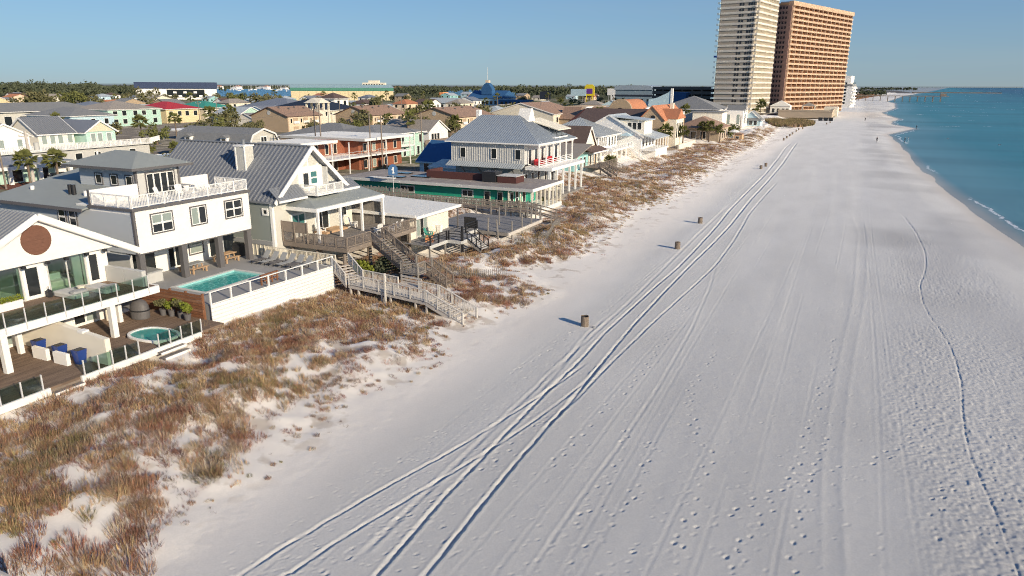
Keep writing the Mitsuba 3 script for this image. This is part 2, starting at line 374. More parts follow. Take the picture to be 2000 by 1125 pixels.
    q = (np.arange(n - 1)[:, None] * m + np.arange(m - 1)[None]).reshape(-1)
    f = np.stack([q, q + 1, q + m + 1, q + m], 1)
    v = np.stack([X, Y, Z], -1).reshape(-1, 3)
    struct('sand', (v, f), 'sand_ground', smooth=True)


SH = SHORE


def shore_fn(y):
    r = mi.Float(float(SH[0, 0]))
    prev = 0.0
    for (xa, ya), (xb, yb) in zip(SH[:-1], SH[1:]):
        s = float((xb - xa) / (yb - ya))
        r += (s - prev) * dr.maximum(y - float(ya), 0)
        prev = s
    return r


def sand_col(p, n, uv):
    s = p.x - shore_fn(p.y) + 1.6 * (noise(p.x * 0.05, p.y * 0.06) - 0.5)
    damp = smoothstep(-3.6, -0.4, s)
    base = mix((0.565, 0.56, 0.55), (0.74, 0.7, 0.655), smoothstep(-18, -24, p.x)) * (0.93 + 0.14 * fbm(p.x * 0.35, p.y * 0.12, 1.0))
    cusp = smoothstep(-1, 5, p.x) * smoothstep(0.42, 0.68, fbm(p.x * 0.05, p.y * 0.09, 6.0)) * smoothstep(55, 90, p.y)
    base = base * (1 - 0.13 * cusp)
    base = mix(base, base * mi.Color3f(0.86, 0.86, 0.87), smoothstep(3, 7, p.x) * smoothstep(0.35, 0.7, fbm(p.x * 0.11, p.y * 0.05, 4.0)) * (1 - damp))
    base = base * (0.96 + 0.08 * noise(p.x * 18, p.y * 18))
    litter = smoothstep(0.57, 0.72, fbm(p.x * 0.8, p.y * 0.8, 8.0, 4)) * smoothstep(-22.5, -26, p.x)
    base = mix(base, mi.Color3f(0.36, 0.29, 0.22), litter * 0.55)
    return mix(base, mi.Color3f(0.5, 0.465, 0.43), damp * 0.8)


def sand_bump(p, n, uv):
    rough = smoothstep(2.5, 6, p.x) * smoothstep(17, 13, p.x) * (0.3 + 0.9 * noise(p.x * 0.09, p.y * 0.09))
    a = dr.abs(noise(p.x * 3.6, p.y * 3.6, 3.0) - 0.5) + 0.5 * noise(p.x * 5.0, p.y * 5.0, 1.0)
    return 0.055 * a * rough * smoothstep(38, 60, p.y) + 0.004 * fbm(p.x * 6, p.y * 6, 2.0, 2)


textured('sand_ground', sand_col, 0.9, 0.15, sand_bump, 1.0, 0.02)
build_sand()


def sea_col(p, n, uv):
    s = p.x - shore_fn(p.y)
    patch = fbm(p.x * 0.02, p.y * 0.006, 2.0)
    c = mix((0.36, 0.35, 0.31), (0.1, 0.235, 0.265), smoothstep(0.0, 4.0, s + 2 * (patch - 0.5)))
    c = mix(c, (0.018, 0.17, 0.2), smoothstep(5, 30, s + 12 * (patch - 0.5)))
    c = mix(c, (0.008, 0.07, 0.12), smoothstep(70, 350, s + 120 * (patch - 0.5)))
    c = c * (0.72 + 0.56 * fbm(p.x * 0.012, p.y * 0.045, 5.0, 4))
    e = s - 1.5 - 1.6 * noise(p.y * 0.09, 3.0) - 0.7 * noise(p.y * 0.5, 1.0)
    foam = smoothstep(0.42, 0.1, dr.abs(e)) * smoothstep(0.55, 0.7, noise(p.y * 0.03, 9.0)) * smoothstep(0.25, 0.5, fbm(p.x * 2, p.y * 1.2, 1.0))
    caps = smoothstep(0.8, 0.86, fbm(p.x * 0.05, p.y * 0.14, 11.0, 4)) * smoothstep(5, 20, s)
    return mix(c, mi.Color3f(0.75), dr.maximum(foam, caps * 0.7))


def sea_bump(p, n, uv):
    return 0.10 * fbm(p.x * 0.28 + 0.4 * noise(p.x * 0.06, p.y * 0.06), p.y * 0.09, 1.0, 3) + 0.03 * fbm(p.x * 1.4, p.y * 0.9, 3.0, 3)


textured('sea_water', sea_col, 0.28, 0.13, sea_bump, 1.0, 0.05)


def build_sea():
    ys = np.concatenate([np.arange(-40, 700, 10), np.geomspace(700, 2600, 30), [4000, 8000, 20000, 45000]])
    off = np.array([-3, 0, 4, 10, 25, 60, 150, 400, 1200, 4000, 12000, 45000.0])
    X = np.interp(ys, SHORE[:, 1], SHORE[:, 0])[:, None] + off[None]
    X[-4:] += np.array([20, -80, -900, -3000])[:, None]
    Y = np.repeat(ys[:, None], len(off), 1)
    n, m = X.shape
    q = (np.arange(n - 1)[:, None] * m + np.arange(m - 1)[None]).reshape(-1)
    struct('sea', (np.stack([X, Y, np.full_like(X, SEA_Z)], -1).reshape(-1, 3), np.stack([q, q + 1, q + m + 1, q + m], 1)), 'sea_water', smooth=True)


build_sea()


def ground_col(p, n, uv):
    big, fine = fbm(p.x * 0.02, p.y * 0.02, 1.0), fbm(p.x * 0.3, p.y * 0.3, 2.0)
    c = mix((0.15, 0.135, 0.12), (0.09, 0.1, 0.05), smoothstep(0.4, 0.6, big))
    c = mix(c, (0.3, 0.27, 0.23), smoothstep(0.55, 0.75, fine) * 0.7)
    far = smoothstep(500, 1200, dr.sqrt(p.x * p.x + p.y * p.y))
    return mix(c, (0.06, 0.07, 0.035), far * 0.8) * (0.8 + 0.4 * fine)


textured('town_ground', ground_col, 0.9, 0.15)
GZ = 2.2
struct('ground', MB().quad((-62, -400, GZ), (-62, 480, GZ), (-4000, 480, GZ), (-4000, -400, GZ)).quad((-42, 478, GZ), (60, 2600, GZ), (-4000, 2600, GZ), (-4000, 480, GZ)).quad((60, 2600, GZ), (-400, 6000, GZ), (-9000, 6000, GZ), (-4000, 2600, GZ)).quad((-4000, -400, GZ), (-4000, 2600, GZ), (-9000, 6000, GZ), (-30000, -400, GZ)), 'town_ground')
struct('road', MB().box(-108, -100, -100, 900, 1.9, GZ + 0.004), 'asphalt')
# ------------------------------------------------------------------ building helpers
def ring(face, u0, u1, z0, z1, w, t=0.09, d=0.07):
    """a rectangular frame on a wall: face '+x' (plane x = w, u along y) or '-y' (plane y = w, u along x)"""
    b = MB()
    for a0, a1, c0, c1 in ((u0, u1, z0, z0 + t), (u0, u1, z1 - t, z1), (u0, u0 + t, z0 + t, z1 - t), (u1 - t, u1, z0 + t, z1 - t)):
        b.box(w - 0.03, w + d, a0, a1, c0, c1) if face == '+x' else b.box(a0, a1, w - d, w + 0.03, c0, c1)
    return b


def panel(parent, name, face, u0, u1, z0, z1, w, d0, d1, bs):
    if face == '+x':
        return box(parent, name, w + d0, w + d1, u0, u1, z0, z1, bs)
    return box(parent, name, u0, u1, w - d1, w - d0, z0, z1, bs)


def win(parent, face, u0, u1, z0, z1, w, cols=1, rows=1, trim='white_paint', glass='glass_dark', t=0.09, outer=None, name='window'):
    """window = frame, with pane sub-parts; glass may be a list, one per pane from the lower left, row by row"""
    k = mesh(parent, name, ring(face, u0, u1, z0, z1, w, t), outer or trim)
    u0, u1, z0, z1 = u0 + t, u1 - t, z0 + t, z1 - t
    n = 0
    for r in range(rows):
        for c in range(cols):
            a0, a1 = u0 + (u1 - u0) * c / cols, u0 + (u1 - u0) * (c + 1) / cols
            b0, b1 = z0 + (z1 - z0) * r / rows, z0 + (z1 - z0) * (r + 1) / rows
            g = glass if isinstance(glass, str) else glass[n % len(glass)]
            n += 1
            if outer or cols * rows > 1:
                mesh(k, 'sash', ring(face, a0 + 0.01, a1 - 0.01, b0 + 0.01, b1 - 0.01, w, 0.06, 0.062), trim)
            panel(k, 'pane', face, a0 + 0.04, a1 - 0.04, b0 + 0.04, b1 - 0.04, w, -0.02, 0.045, g)
    return k


def wins(parent, face, us, z0, z1, w, width, trim='white_paint', glass='glass_dark', small=False, name='window'):
    for u in us:
        if small:
            panel(parent, name, face, u - width / 2, u + width / 2, z0, z1, w, -0.02, 0.05, glass)
        else:
            k = panel(parent, name, face, u - width / 2 - 0.1, u + width / 2 + 0.1, z0 - 0.1, z1 + 0.1, w, -0.02, 0.05, trim)
            panel(k, 'pane', face, u - width / 2, u + width / 2, z0, z1, w, 0.0, 0.07, glass)


def walls(parent, x0, x1, y0, y1, z0, z1, bs, name='wall'):
    return box(parent, name, x0, x1, y0, y1, z0, z1, bs)


def gable(parent, x0, x1, y0, y1, z0, ze, zr, axis, wall, roof, oh=0.5, th=0.2, trim='white_paint', front=0.4):
    """gabled house body and roof; the ridge runs along the axis"""
    if axis == 'x':
        ym = (y0 + y1) / 2
        k = hull(parent, 'wall', [(x, y, z) for x in (x0, x1) for y, z in ((y0, z0), (y1, z0), (y0, ze), (y1, ze), (ym, zr))], wall)
        s = (zr - ze) / (ym - y0)
        P = lambda x, y, z: (x, y, z)  # noqa: E731
        a0, a1, b0, b1, m = x0 - front, x1 + front, y0 - oh, y1 + oh, ym
    else:
        xm = (x0 + x1) / 2
        k = hull(parent, 'wall', [(x, y, z) for y in (y0, y1) for x, z in ((x0, z0), (x1, z0), (x0, ze), (x1, ze), (xm, zr))], wall)
        s = (zr - ze) / (xm - x0)
        P = lambda y, x, z: (x, y, z)  # noqa: E731
        a0, a1, b0, b1, m = y0 - front, y1 + front, x0 - oh, x1 + oh, xm
    zl = ze - s * oh
    b = MB()
    for e in (b0, b1):
        b.hull([P(a, e, zl + 0.02 + d) for a in (a0, a1) for d in (0, th)] + [P(a, m, zr + 0.02 + d) for a in (a0, a1) for d in (0, th)])
    r = mesh(parent, 'roof', b, roof)
    if trim:
        f = MB()
        for a in (a0 - 0.04, a1 + 0.04):
            for e in (b0, b1):
                f.bar(P(a, e, zl + 0.09), P(a, m, zr + 0.09), 0.08, 0.3)
        for e, d in ((b0, -0.04), (b1, 0.04)):
            f.bar(P(a0 - 0.08, e + d, zl + 0.06), P(a1 + 0.08, e + d, zl + 0.06), 0.08, 0.22)
        mesh(parent, 'fascia', f, trim)
    return k, r


def hip(parent, x0, x1, y0, y1, ze, zr, roof, oh=0.6, axis=None, trim='white_paint', th=0.18, inset=1.0, name='roof', ends=None):
    x0, x1, y0, y1 = x0 - oh, x1 + oh, y0 - oh, y1 + oh
    w = min(x1 - x0, y1 - y0) / 2 * inset
    axis = axis or ('x' if x1 - x0 > y1 - y0 else 'y')
    xm, ym = (x0 + x1) / 2, (y0 + y1) / 2
    rp = [(x0 + w, ym, zr), (x1 - w, ym, zr)] if axis == 'x' else [(xm, y0 + w, zr), (xm, y1 - w, zr)]
    if ends:
        rp = [(x0 + ends[0], ym, zr), (x1 - ends[1], ym, zr)]
    r = hull(parent, name, [(x, y, z) for x in (x0, x1) for y in (y0, y1) for z in (ze, ze + 0.03)] + rp, roof)
    if trim:
        f = MB()
        for a in ((x0 - 0.05, x0, y0 - 0.05, y1 + 0.05), (x1, x1 + 0.05, y0 - 0.05, y1 + 0.05), (x0, x1, y0 - 0.05, y0), (x0, x1, y1, y1 + 0.05)):
            f.box(*a, ze - th, ze + 0.02)
        f.box(x0, x1, y0, y1, ze - 0.08, ze - 0.01)
        mesh(parent, 'fascia', f, trim)
    return r


def flat(parent, x0, x1, y0, y1, z0, z1, wall, roof, oh=0.4, th=0.3, edge='white_paint'):
    k = box(parent, 'wall', x0, x1, y0, y1, z0, z1, wall)
    r = box(parent, 'roof', x0 - oh, x1 + oh, y0 - oh, y1 + oh, z1 + 0.01, z1 + th, roof)
    f = MB()
    for a in ((x0 - oh - 0.06, x0 - oh, y0 - oh - 0.06, y1 + oh + 0.06), (x1 + oh, x1 + oh + 0.06, y0 - oh - 0.06, y1 + oh + 0.06), (x0 - oh, x1 + oh, y0 - oh - 0.06, y0 - oh), (x0 - oh, x1 + oh, y1 + oh, y1 + oh + 0.06)):
        f.box(*a, z1 - 0.03, z1 + th + 0.05)
    mesh(r, 'edge', f, edge)
    return k


def seams(parent, P, q, n, bs, rib_bs, each=False, th=0.05, name='panel'):
    """standing-seam panels on the quad q = eave left, eave right, ridge right, ridge left; each: every panel its own part"""
    q = np.asarray(q, float)
    nrm = np.cross(q[1] - q[0], q[3] - q[0]); nrm /= np.linalg.norm(nrm)
    u = (q[1] - q[0]) / np.linalg.norm(q[1] - q[0])
    b = MB()
    for i in range(n):
        e0, e1 = q[0] + (q[1] - q[0]) * i / n, q[0] + (q[1] - q[0]) * (i + 1) / n
        r0, r1 = q[3] + (q[2] - q[3]) * i / n, q[3] + (q[2] - q[3]) * (i + 1) / n
        if each:
            g = MB()
            g.hull([e0, e1, r0, r1, e0 + nrm * 0.03, e1 + nrm * 0.03, r0 + nrm * 0.03, r1 + nrm * 0.03])
            g.hull([p + u * du + nrm * dn for p in (e0, r0) for du in (0.0, 0.045) for dn in (0.02, 0.03 + th)])
            mesh(P, name, g, bs)
        else:
            b.hull([p + u * du + nrm * dn for p in (e0, r0) for du in (0.0, 0.05) for dn in (0.0, th)])
    if not each:
        k = mesh(P, 'seam', b, rib_bs)
        labels[k] = {'kind': 'stuff'}


def hipseam(P, x0, x1, y0, y1, ze, zr, n, bs, oh=0.6, h=0.06, wd=0.06, ends=None):
    """seam ribs on the -y and +x slopes of a hip roof with its ridge along x"""
    x0, x1, y0, y1 = x0 - oh, x1 + oh, y0 - oh, y1 + oh
    w, ym = (y1 - y0) / 2, (y0 + y1) / 2
    b = MB()
    for i in range(1, n):
        x = x0 + (x1 - x0) * i / n
        t = min(1, (x - x0) / (ends[0] if ends else w), (x1 - x) / (ends[1] if ends else w))
        if t > 0.05:
            b.bar((x, y0, ze + 0.05), (x, y0 + w * t, ze + 0.05 + (zr - ze) * t), wd, h)
    m = int(n * (y1 - y0) / (x1 - x0))
    for i in range(1, m):
        y = y0 + (y1 - y0) * i / m
        t = 1 - abs(y - ym) / w
        if t > 0.05:
            b.bar((x1, y, ze + 0.05), (x1 - (ends[1] if ends else w) * t, y, ze + 0.05 + (zr - ze) * t), wd, h)
    k = mesh(P, 'seam', b, bs)
    labels[k] = {'kind': 'stuff'}


def siding(parent, face, u0, u1, z0, z1, w, bs, step=0.2, d=0.03, name='siding'):
    """lapped boards in front of a wall"""
    n = max(1, int(round((z1 - z0) / step)))
    b = MB()
    for i in range(n):
        a0, a1 = z0 + (z1 - z0) * i / n, z0 + (z1 - z0) * (i + 1) / n
        if face == '+x':
            b.hull([(w + dx, u, z) for u in (u0, u1) for dx, z in ((0, a0), (d, a0), (0, a1), (0.004, a1))])
        else:
            b.hull([(u, w - dx, z) for u in (u0, u1) for dx, z in ((0, a0), (d, a0), (0, a1), (0.004, a1))])
    k = mesh(parent, name, b, bs)
    labels[k] = {'kind': 'stuff'}
    return k


def battens(parent, face, u0, u1, z0, z1, w, bs, step=0.45):
    b = MB()
    for u in np.arange(u0, u1 + 0.01, step):
        b.box(w - 0.02, w + 0.06, u - 0.04, u + 0.04, z0, z1) if face == '+x' else b.box(u - 0.04, u + 0.04, w - 0.06, w + 0.02, z0, z1)
    k = mesh(parent, 'batten', b, bs)
    labels[k] = {'kind': 'stuff'}


def rail(parent, p, q, h=1.0, posts=4, bal=0.13, bs='white_paint', pw=0.1, name='railing', rails=(1.0, 0.1), bw=0.035, ends=True):
    """railing from p to q (feet): posts, rails, balusters; returns the railing part"""
    p, q = np.asarray(p, float), np.asarray(q, float)
    up = np.array([0, 0, 1.0])
    k = bar(parent, name, p + up * h * rails[0], q + up * h * rails[0], 0.1, 0.06, bs)
    for r in rails[1:]:
        bar(k, 'rail', p + up * h * r, q + up * h * r, 0.05, 0.07, bs)
    for i in range(posts + 1):
        if not ends and i in (0, posts):
            continue
        c = p + (q - p) * i / posts
        bar(k, 'post', c, c + up * (h + 0.03), pw, pw, bs)
    if bal:
        n = int(np.linalg.norm(q - p) / bal)
        b = MB()
        for i in range(1, n):
            c = p + (q - p) * i / n
            b.bar(c + up * h * rails[-1], c + up * h * rails[0], bw, bw)
        labels[mesh(k, 'balusters', b, bs)] = {'kind': 'stuff'}
    return k


def stairs(parent, top, bot, width, n, bs, tread_bs=None, across=(0, 1), railh=0.95, rail_bs=None, bal=0.14, strg=True, riser=None):
    """flight from top to bot (middle of the nosing), treads across the given horizontal direction"""
    top, bot = np.asarray(top, float), np.asarray(bot, float)
    a = np.array([across[0], across[1], 0.0]); a /= np.linalg.norm(a)
    run = bot - top
    f = MB()
    for s in (-1, 1):
        f.bar(top + a * s * width / 2 - [0, 0, 0.18], bot + a * s * width / 2 - [0, 0, 0.18], 0.06, 0.3)
    k = mesh(parent, 'stair', f, bs)
    for i in range(n):
        c = top + run * (i + 0.5) / n
        d = np.array([run[0], run[1], 0]) / n
        bar(k, 'tread', c - d * 0.52, c + d * 0.52, width, 0.05, tread_bs or bs) if True else None
        if riser:
            e = c + d * 0.5
            bar(k, 'riser', e - a * width / 2 - [0, 0, 0.08], e + a * width / 2 - [0, 0, 0.08], 0.04, 0.14, riser)
    if rail_bs:
        for s in (-1, 1):
            rail(parent, top + a * s * (width / 2 + 0.04), bot + a * s * (width / 2 + 0.04), railh, 3, bal, rail_bs, 0.1, 'stair_railing')
    return k


def chair(label, x, y, z, rot, bs='white_paint', group=None):
    """low slatted deck chair facing local +x"""
    frame(x, y, z, rot)
    k = thing('deck_chair', label, 'chair', group)
    b = MB()
    for i in range(5):
        b.bar((-0.28, -0.24 + 0.12 * i, 0.3), (-0.55 - 0.02 * (i == 2), -0.24 + 0.12 * i, 1.0 + (0.06 if i in (1, 2, 3) else 0)), 0.1, 0.025)
    mesh(k, 'backrest', b, bs)
    hull(k, 'seat', [(0.28, s * 0.3, 0.36 + d) for s in (-1, 1) for d in (0, 0.03)] + [(-0.3, s * 0.3, 0.28 + d) for s in (-1, 1) for d in (0, 0.03)], bs)
    for s in (-1, 1):
        box(k, 'armrest', -0.42, 0.36, s * 0.36 - 0.07, s * 0.36 + 0.07, 0.56, 0.59, bs)
        box(k, 'leg', 0.24, 0.33, s * 0.34 - 0.03, s * 0.34 + 0.03, 0, 0.56, bs)
        bar(k, 'leg', (-0.5, s * 0.33, 0.02), (0.26, s * 0.33, 0.36), 0.04, 0.1, bs)
    frame()
    return k


# ------------------------------------------------------------------ white gabled beach house, lower left
A = thing('gabled_beach_house', 'white stucco gabled beach house with a round wood disc and two glass-railed decks', 'house')
walls(A, -62, -49.2, 10, 33.6, 1.2, 4.39, 'white_stucco')
plain('room_paint', (0.3, 0.34, 0.32))
for y0, y1 in ((10, 24.0), (27.35, 29.1), (31.85, 33.6)):
    walls(A, -49.6, -49.2, y0, y1, 4.391, 6.85, 'white_stucco')
walls(A, -62, -49.2, 10, 33.6, 6.851, 6.95, 'white_stucco', 'ceiling_slab')
walls(A, -57, -56.8, 20, 33.6, 4.391, 6.85, 'room_paint', 'room_wall'); walls(A, -57, -49.6, 33.3, 33.6, 4.391, 6.85, 'room_paint', 'room_wall'); walls(A, -57, -49.6, 20, 20.2, 4.391, 6.85, 'room_paint', 'room_wall'); walls(A, -57, -49.6, 28.1, 28.3, 4.391, 6.85, 'room_paint', 'room_wall')
box(A, 'curtain', -49.75, -49.65, 31.2, 31.8, 4.45, 6.8, 'pale_grey'); box(A, 'curtain', -49.75, -49.65, 24.05, 24.7, 4.45, 6.8, 'pale_grey')
for y, lab in ((30.4, 'pale upholstered sofa behind the sliding glass near the right glass door'), (25.6, 'pale upholstered sofa behind the sliding glass near the planter')):
    k = thing('indoor_sofa', lab, 'sofa', 'sofas behind the sliding glass')
    box(k, 'seat', -51.6, -50.7, y - 1.0, y + 1.0, 4.4, 4.85, 'cream_pale'); box(k, 'backrest', -51.9, -51.6, y - 1.0, y + 1.0, 4.4, 5.25, 'cream_pale')
    for s in (-0.5, 0.5):
        box(k, 'cushion', -51.55, -51.35, y + s - 0.4, y + s + 0.4, 4.86, 5.3, 'white_paint')
hull(A, 'gable_wall', [(x, y, z) for x in (-62, -48.6) for y, z in ((22, 6.951), (34.8, 6.951), (22, 6.97), (34.6, 6.97), (28.45, 9.92))], 'white_stucco')
rb = (10.15 - 6.45) / 7.0
for sgn, nm in ((-1, 'roof'), (1, 'roof')):
    ye = 28.45 + sgn * 7.0
    rf = hull(A, nm, [(x, y, z + d) for x in (-62.5, -48.1) for y, z in ((28.45, 10.05), (ye, 6.35)) for d in (0, 0.16)], 'metal_roof_worn')
    if sgn < 0:
        for i in range(34):
            x = -48.1 - 0.42 * i
            g = MB().hull([(xx, y, z + d) for xx in (x - 0.42, x - 0.02) for y, z in ((28.45, 10.21), (ye, 6.51)) for d in (0, 0.02)]).hull([(xx, y, z + d) for xx in (x - 0.1, x) for y, z in ((28.45, 10.21), (ye, 6.51)) for d in (0, 0.11)])
            mesh(rf, 'panel', g, 'metal_roof_worn')
f = MB()
for s in (-1, 1):
    f.bar((-48.05, 28.45 + s * 0.0, 10.1), (-48.05, 28.45 + s * 7.1, 6.35), 0.1, 0.42)
    f.bar((-48.25, 28.45 + s * 0.0, 9.85), (-48.25, 28.45 + s * 7.0, 6.15), 0.3, 0.05)
mesh(A, 'fascia', f, 'white_paint')
disc = mesh(A, 'gable_disc', (lambda m: (np.stack([m[0][:, 2] - 48.6, m[0][:, 0] + 28.4, m[0][:, 1] + 8.48], -1), m[1]))(lathe([(0, 0), (1.0, 0), (1.0, 0.05), (0, 0.05)], 40)), 'disc_wood', 30)
for i in range(8):
    z = -0.875 + 0.25 * i
    w = math.sqrt(max(0.02, 0.96 - max(abs(z - 0.11), abs(z + 0.11)) ** 2))
    w2 = math.sqrt(max(0.02, 0.96 - min(abs(z - 0.11), abs(z + 0.11)) ** 2))
    zi, zo = (z - 0.115, z + 0.115) if z > 0 else (z + 0.115, z - 0.115)
    hull(disc, 'plank', [(x, 28.4 + s * ww, 8.48 + zz) for x in (-48.55, -48.52) for s in (-1, 1) for ww, zz in ((w2, zi), (w, zo))], 'disc_wood')
for y in (24.6, 27.3, 28.9, 30.2, 31.7, 33.1):
    box(A, 'spotlight', -48.75, -48.5, y - 0.12, y + 0.12, 6.72, 6.9, 'black_metal')
UP = 4.4
for y0, y1, n in ((24.0, 27.35, 2), (29.1, 31.85, 2)):
    k = mesh(A, 'sliding_door', ring('+x', y0, y1, UP + 0.05, 6.85, -49.2, 0.07), 'pale_grey')
    for i in range(n):
        a0, a1 = y0 + (y1 - y0) * i / n, y0 + (y1 - y0) * (i + 1) / n
        mesh(k, 'sash', ring('+x', a0, a1, UP + 0.08, 6.82, -49.2, 0.05, 0.05), 'pale_grey')
        box(k, 'pane', -49.2, -49.188, a0 + 0.05, a1 - 0.05, UP + 0.1, 6.8, 'clear_glass')
for y0, y1 in ((27.4, 28.65), (31.9, 32.95)):
    k = mesh(A, 'glass_door', ring('+x', y0, y1, UP + 0.05, 6.8, -49.2, 0.22, 0.09), 'white_paint')
    panel(k, 'pane', '+x', y0 + 0.2, y1 - 0.2, UP + 0.25, 6.6, -49.2, 0, 0.04, 'glass_dark')
box(A, 'upper_deck', -49.18, -44.7, 8, 33.95, UP - 0.2, UP, 'deck_brown')
box(A, 'deck_fascia', -44.7, -44.5, 8, 34.0, UP - 0.48, UP + 0.03, 'white_paint')
box(A, 'deck_fascia', -49.2, -44.7, 33.95, 34.1, UP - 0.48, UP + 0.03, 'white_paint')
box(A, 'ceiling', -49.18, -44.72, 8, 33.95, UP - 0.3, UP - 0.21, 'white_paint')
ys = np.arange(12.3, 33.9, 1.225)
for i, y in enumerate(ys):
    box(A, 'railing_post', -44.5, -44.44, y - 0.03, y + 0.03, UP - 0.35, UP + 1.0, 'steel')
    if i:
        box(A, 'railing_glass', -44.48, -44.468, ys[i - 1] + 0.05, y - 0.05, UP + 0.08, UP + 0.98, 'clear_glass')
for x in (-45.9, -47.3):
    box(A, 'railing_post', x - 0.03, x + 0.03, 33.98, 34.04, UP - 0.3, UP + 1.0, 'steel')
for i, (x0, x1) in enumerate(((-49.1, -47.2), (-47.15, -45.2))):
    box(A, 'privacy_panel', x0, x1, 33.25, 33.6, UP, UP + 1.15, 'pale_grey')
for y in (16.1, 23.2, 30.3):
    box(A, 'column', -45.0, -44.62, y - 0.19, y + 0.19, 1.6, UP - 0.48, 'white_paint')
    box(A, 'column', -47.6, -47.3, y + 2.2, y + 2.5, 1.6, UP - 0.3, 'white_paint')
mesh(A, 'round_column', (lambda m: (m[0] + [-48.6, 32.6, 1.6], m[1]))(lathe([(0, 0), (0.2, 0), (0.2, 2.5), (0, 2.5)], 18)), 'cream_pale', 40)
LD = 1.6
for y0, y1, n in ((17.5, 22.3, 3), (24.2, 26.2, 2), (27.6, 29.8, 2), (30.2, 32.2, 2)):
    k = win(A, '+x', y0, y1, LD + 0.05, LD + 2.2, -49.2, n, 1, 'white_paint', ['glass_dark', 'glass_blind'], 0.1, None, 'patio_door')
box(A, 'lower_deck', -49.18, -40.35, 8, 29.4, LD - 0.15, LD, 'deck_brown')
box(A, 'lower_deck', -49.18, -44.9, 29.4, 35.8, LD - 0.15, LD, 'deck_brown'); box(A, 'lower_deck', -44.9, -40.4, 29.4, 30.5, LD - 0.15, LD, 'deck_brown'); box(A, 'lower_deck', -44.9, -40.4, 32.85, 35.8, LD - 0.15, LD, 'deck_brown')
box(A, 'lower_deck', -44.9, -44.5, 30.5, 32.85, LD - 0.15, LD, 'deck_brown'); box(A, 'lower_deck', -40.9, -40.4, 30.5, 32.85, LD - 0.15, LD, 'deck_brown'); box(A, 'deck_fascia', -40.4, -40.22, 29.5, 33.6, LD - 0.4, LD + 0.02, 'white_paint')
box(A, 'deck_fascia', -40.35, -40.18, 8, 22.8, LD - 0.4, LD + 0.03, 'white_paint')
box(A, 'deck_fascia', -40.35, -40.18, 24.7, 29.45, LD - 0.4, LD + 0.03, 'white_paint')
box(A, 'deck_skirt', -40.6, -40.4, 8, 29.4, 0.6, LD - 0.16, 'weathered_wood')
ys = np.concatenate([np.arange(15.5, 22.6, 1.15), np.arange(24.9, 29.5, 0.93), [30.1, 31.0, 31.9, 32.8, 33.6]])
for i, y in enumerate(ys):
    box(A, 'railing_post', -40.24, -40.17, y - 0.035, y + 0.035, LD, LD + 1.0, 'steel')
    if i and ys[i] - ys[i - 1] < 1.3:
        box(A, 'railing_glass', -40.21, -40.198, ys[i - 1] + 0.06, y - 0.06, LD + 0.08, LD + 0.96, 'clear_glass')
hull(A, 'divider_wall', [(x, y, z) for y in (26.6, 26.95) for x, z in ((-49.1, LD), (-49.1, 3.85), (-47.2, 3.85), (-43.2, 3.4), (-41.2, 3.35), (-40.45, 3.3), (-40.45, LD))], 'cream_pale')
box(A, 'divider_cap', -42.9, -42.4, 26.55, 27.0, 3.38, 3.55, 'white_paint')
for x0, x1 in ((-46.0, -44.6), (-43.9, -42.6)):
    box(A, 'bench_wall', x0, x1, 25.4, 25.65, LD, LD + 0.75, 'white_stucco')
for k0, (x, y, w, n, zb) in enumerate(((-39.9, 23.7, 1.8, 2, 1.0), (-39.9, 30.9, 2.0, 4, 0.45))):
    for i in range(n):
        z = LD - (i + 1) * (LD - zb) / n
        box(A, 'step', x - 0.3 + 0.36 * i, x + 0.06 + 0.36 * i, y - w / 2, y + w / 2, z - 0.02, z + 0.05, 'deck_grey')
        box(A, 'step_nosing', x + 0.06 + 0.36 * i, x + 0.11 + 0.36 * i, y - w / 2, y + w / 2, z - 0.1, z + 0.055, 'white_paint')
box(A, 'landing', -39.4, -37.9, 22.7, 24.8, 0.86, 0.98, 'deck_brown')
box(A, 'landing_edge', -37.9, -37.8, 22.7, 24.8, 0.74, 1.0, 'white_paint')
box(A, 'landing', -38.6, -37.2, 29.8, 31.6, 0.36, 0.44, 'deck_grey')

for x, lab in ((-46.4, 'tall dark blue square planter box nearest the beach house wall'), (-44.25, 'tall dark blue square planter box, middle one along the cream divider wall'), (-42.35, 'tall dark blue square planter box nearest the glass railing')):
    k = thing('planter_box', lab, 'planter', 'blue planter boxes along the divider wall')
    mesh(k, 'tub', MB().hull([(x + s * r, 26.1 + t * r, z) for s in (-1, 1) for t in (-1, 1) for r, z in ((0.22, LD), (0.32, LD + 0.92))]), 'blue_paint')
    box(k, 'soil', x - 0.27, x + 0.27, 25.83, 26.37, LD + 0.92, LD + 0.93, 'black_metal')
# oval plunge pool set in the lower deck
a = np.linspace(0, 2 * np.pi, 40, endpoint=False)
oval = np.stack([-42.7 + 1.95 * np.sign(np.cos(a)) * np.abs(np.cos(a)) ** 0.8, 31.68 + 1.28 * np.sign(np.sin(a)) * np.abs(np.sin(a)) ** 0.8], -1)
oin = oval * 0.87 + np.array([-42.7, 31.68]) * 0.13


def loopmesh(loops):
    n = len(loops[0])
    v = np.vstack(loops)
    f = []
    for i in range(len(loops) - 1):
        for j in range(n):
            k = (j + 1) % n
            f.append([i * n + j, i * n + k, (i + 1) * n + k, (i + 1) * n + j])
    return v, np.array(f)


def L3(o, z):
    return np.column_stack([o, np.full(len(o), z)])


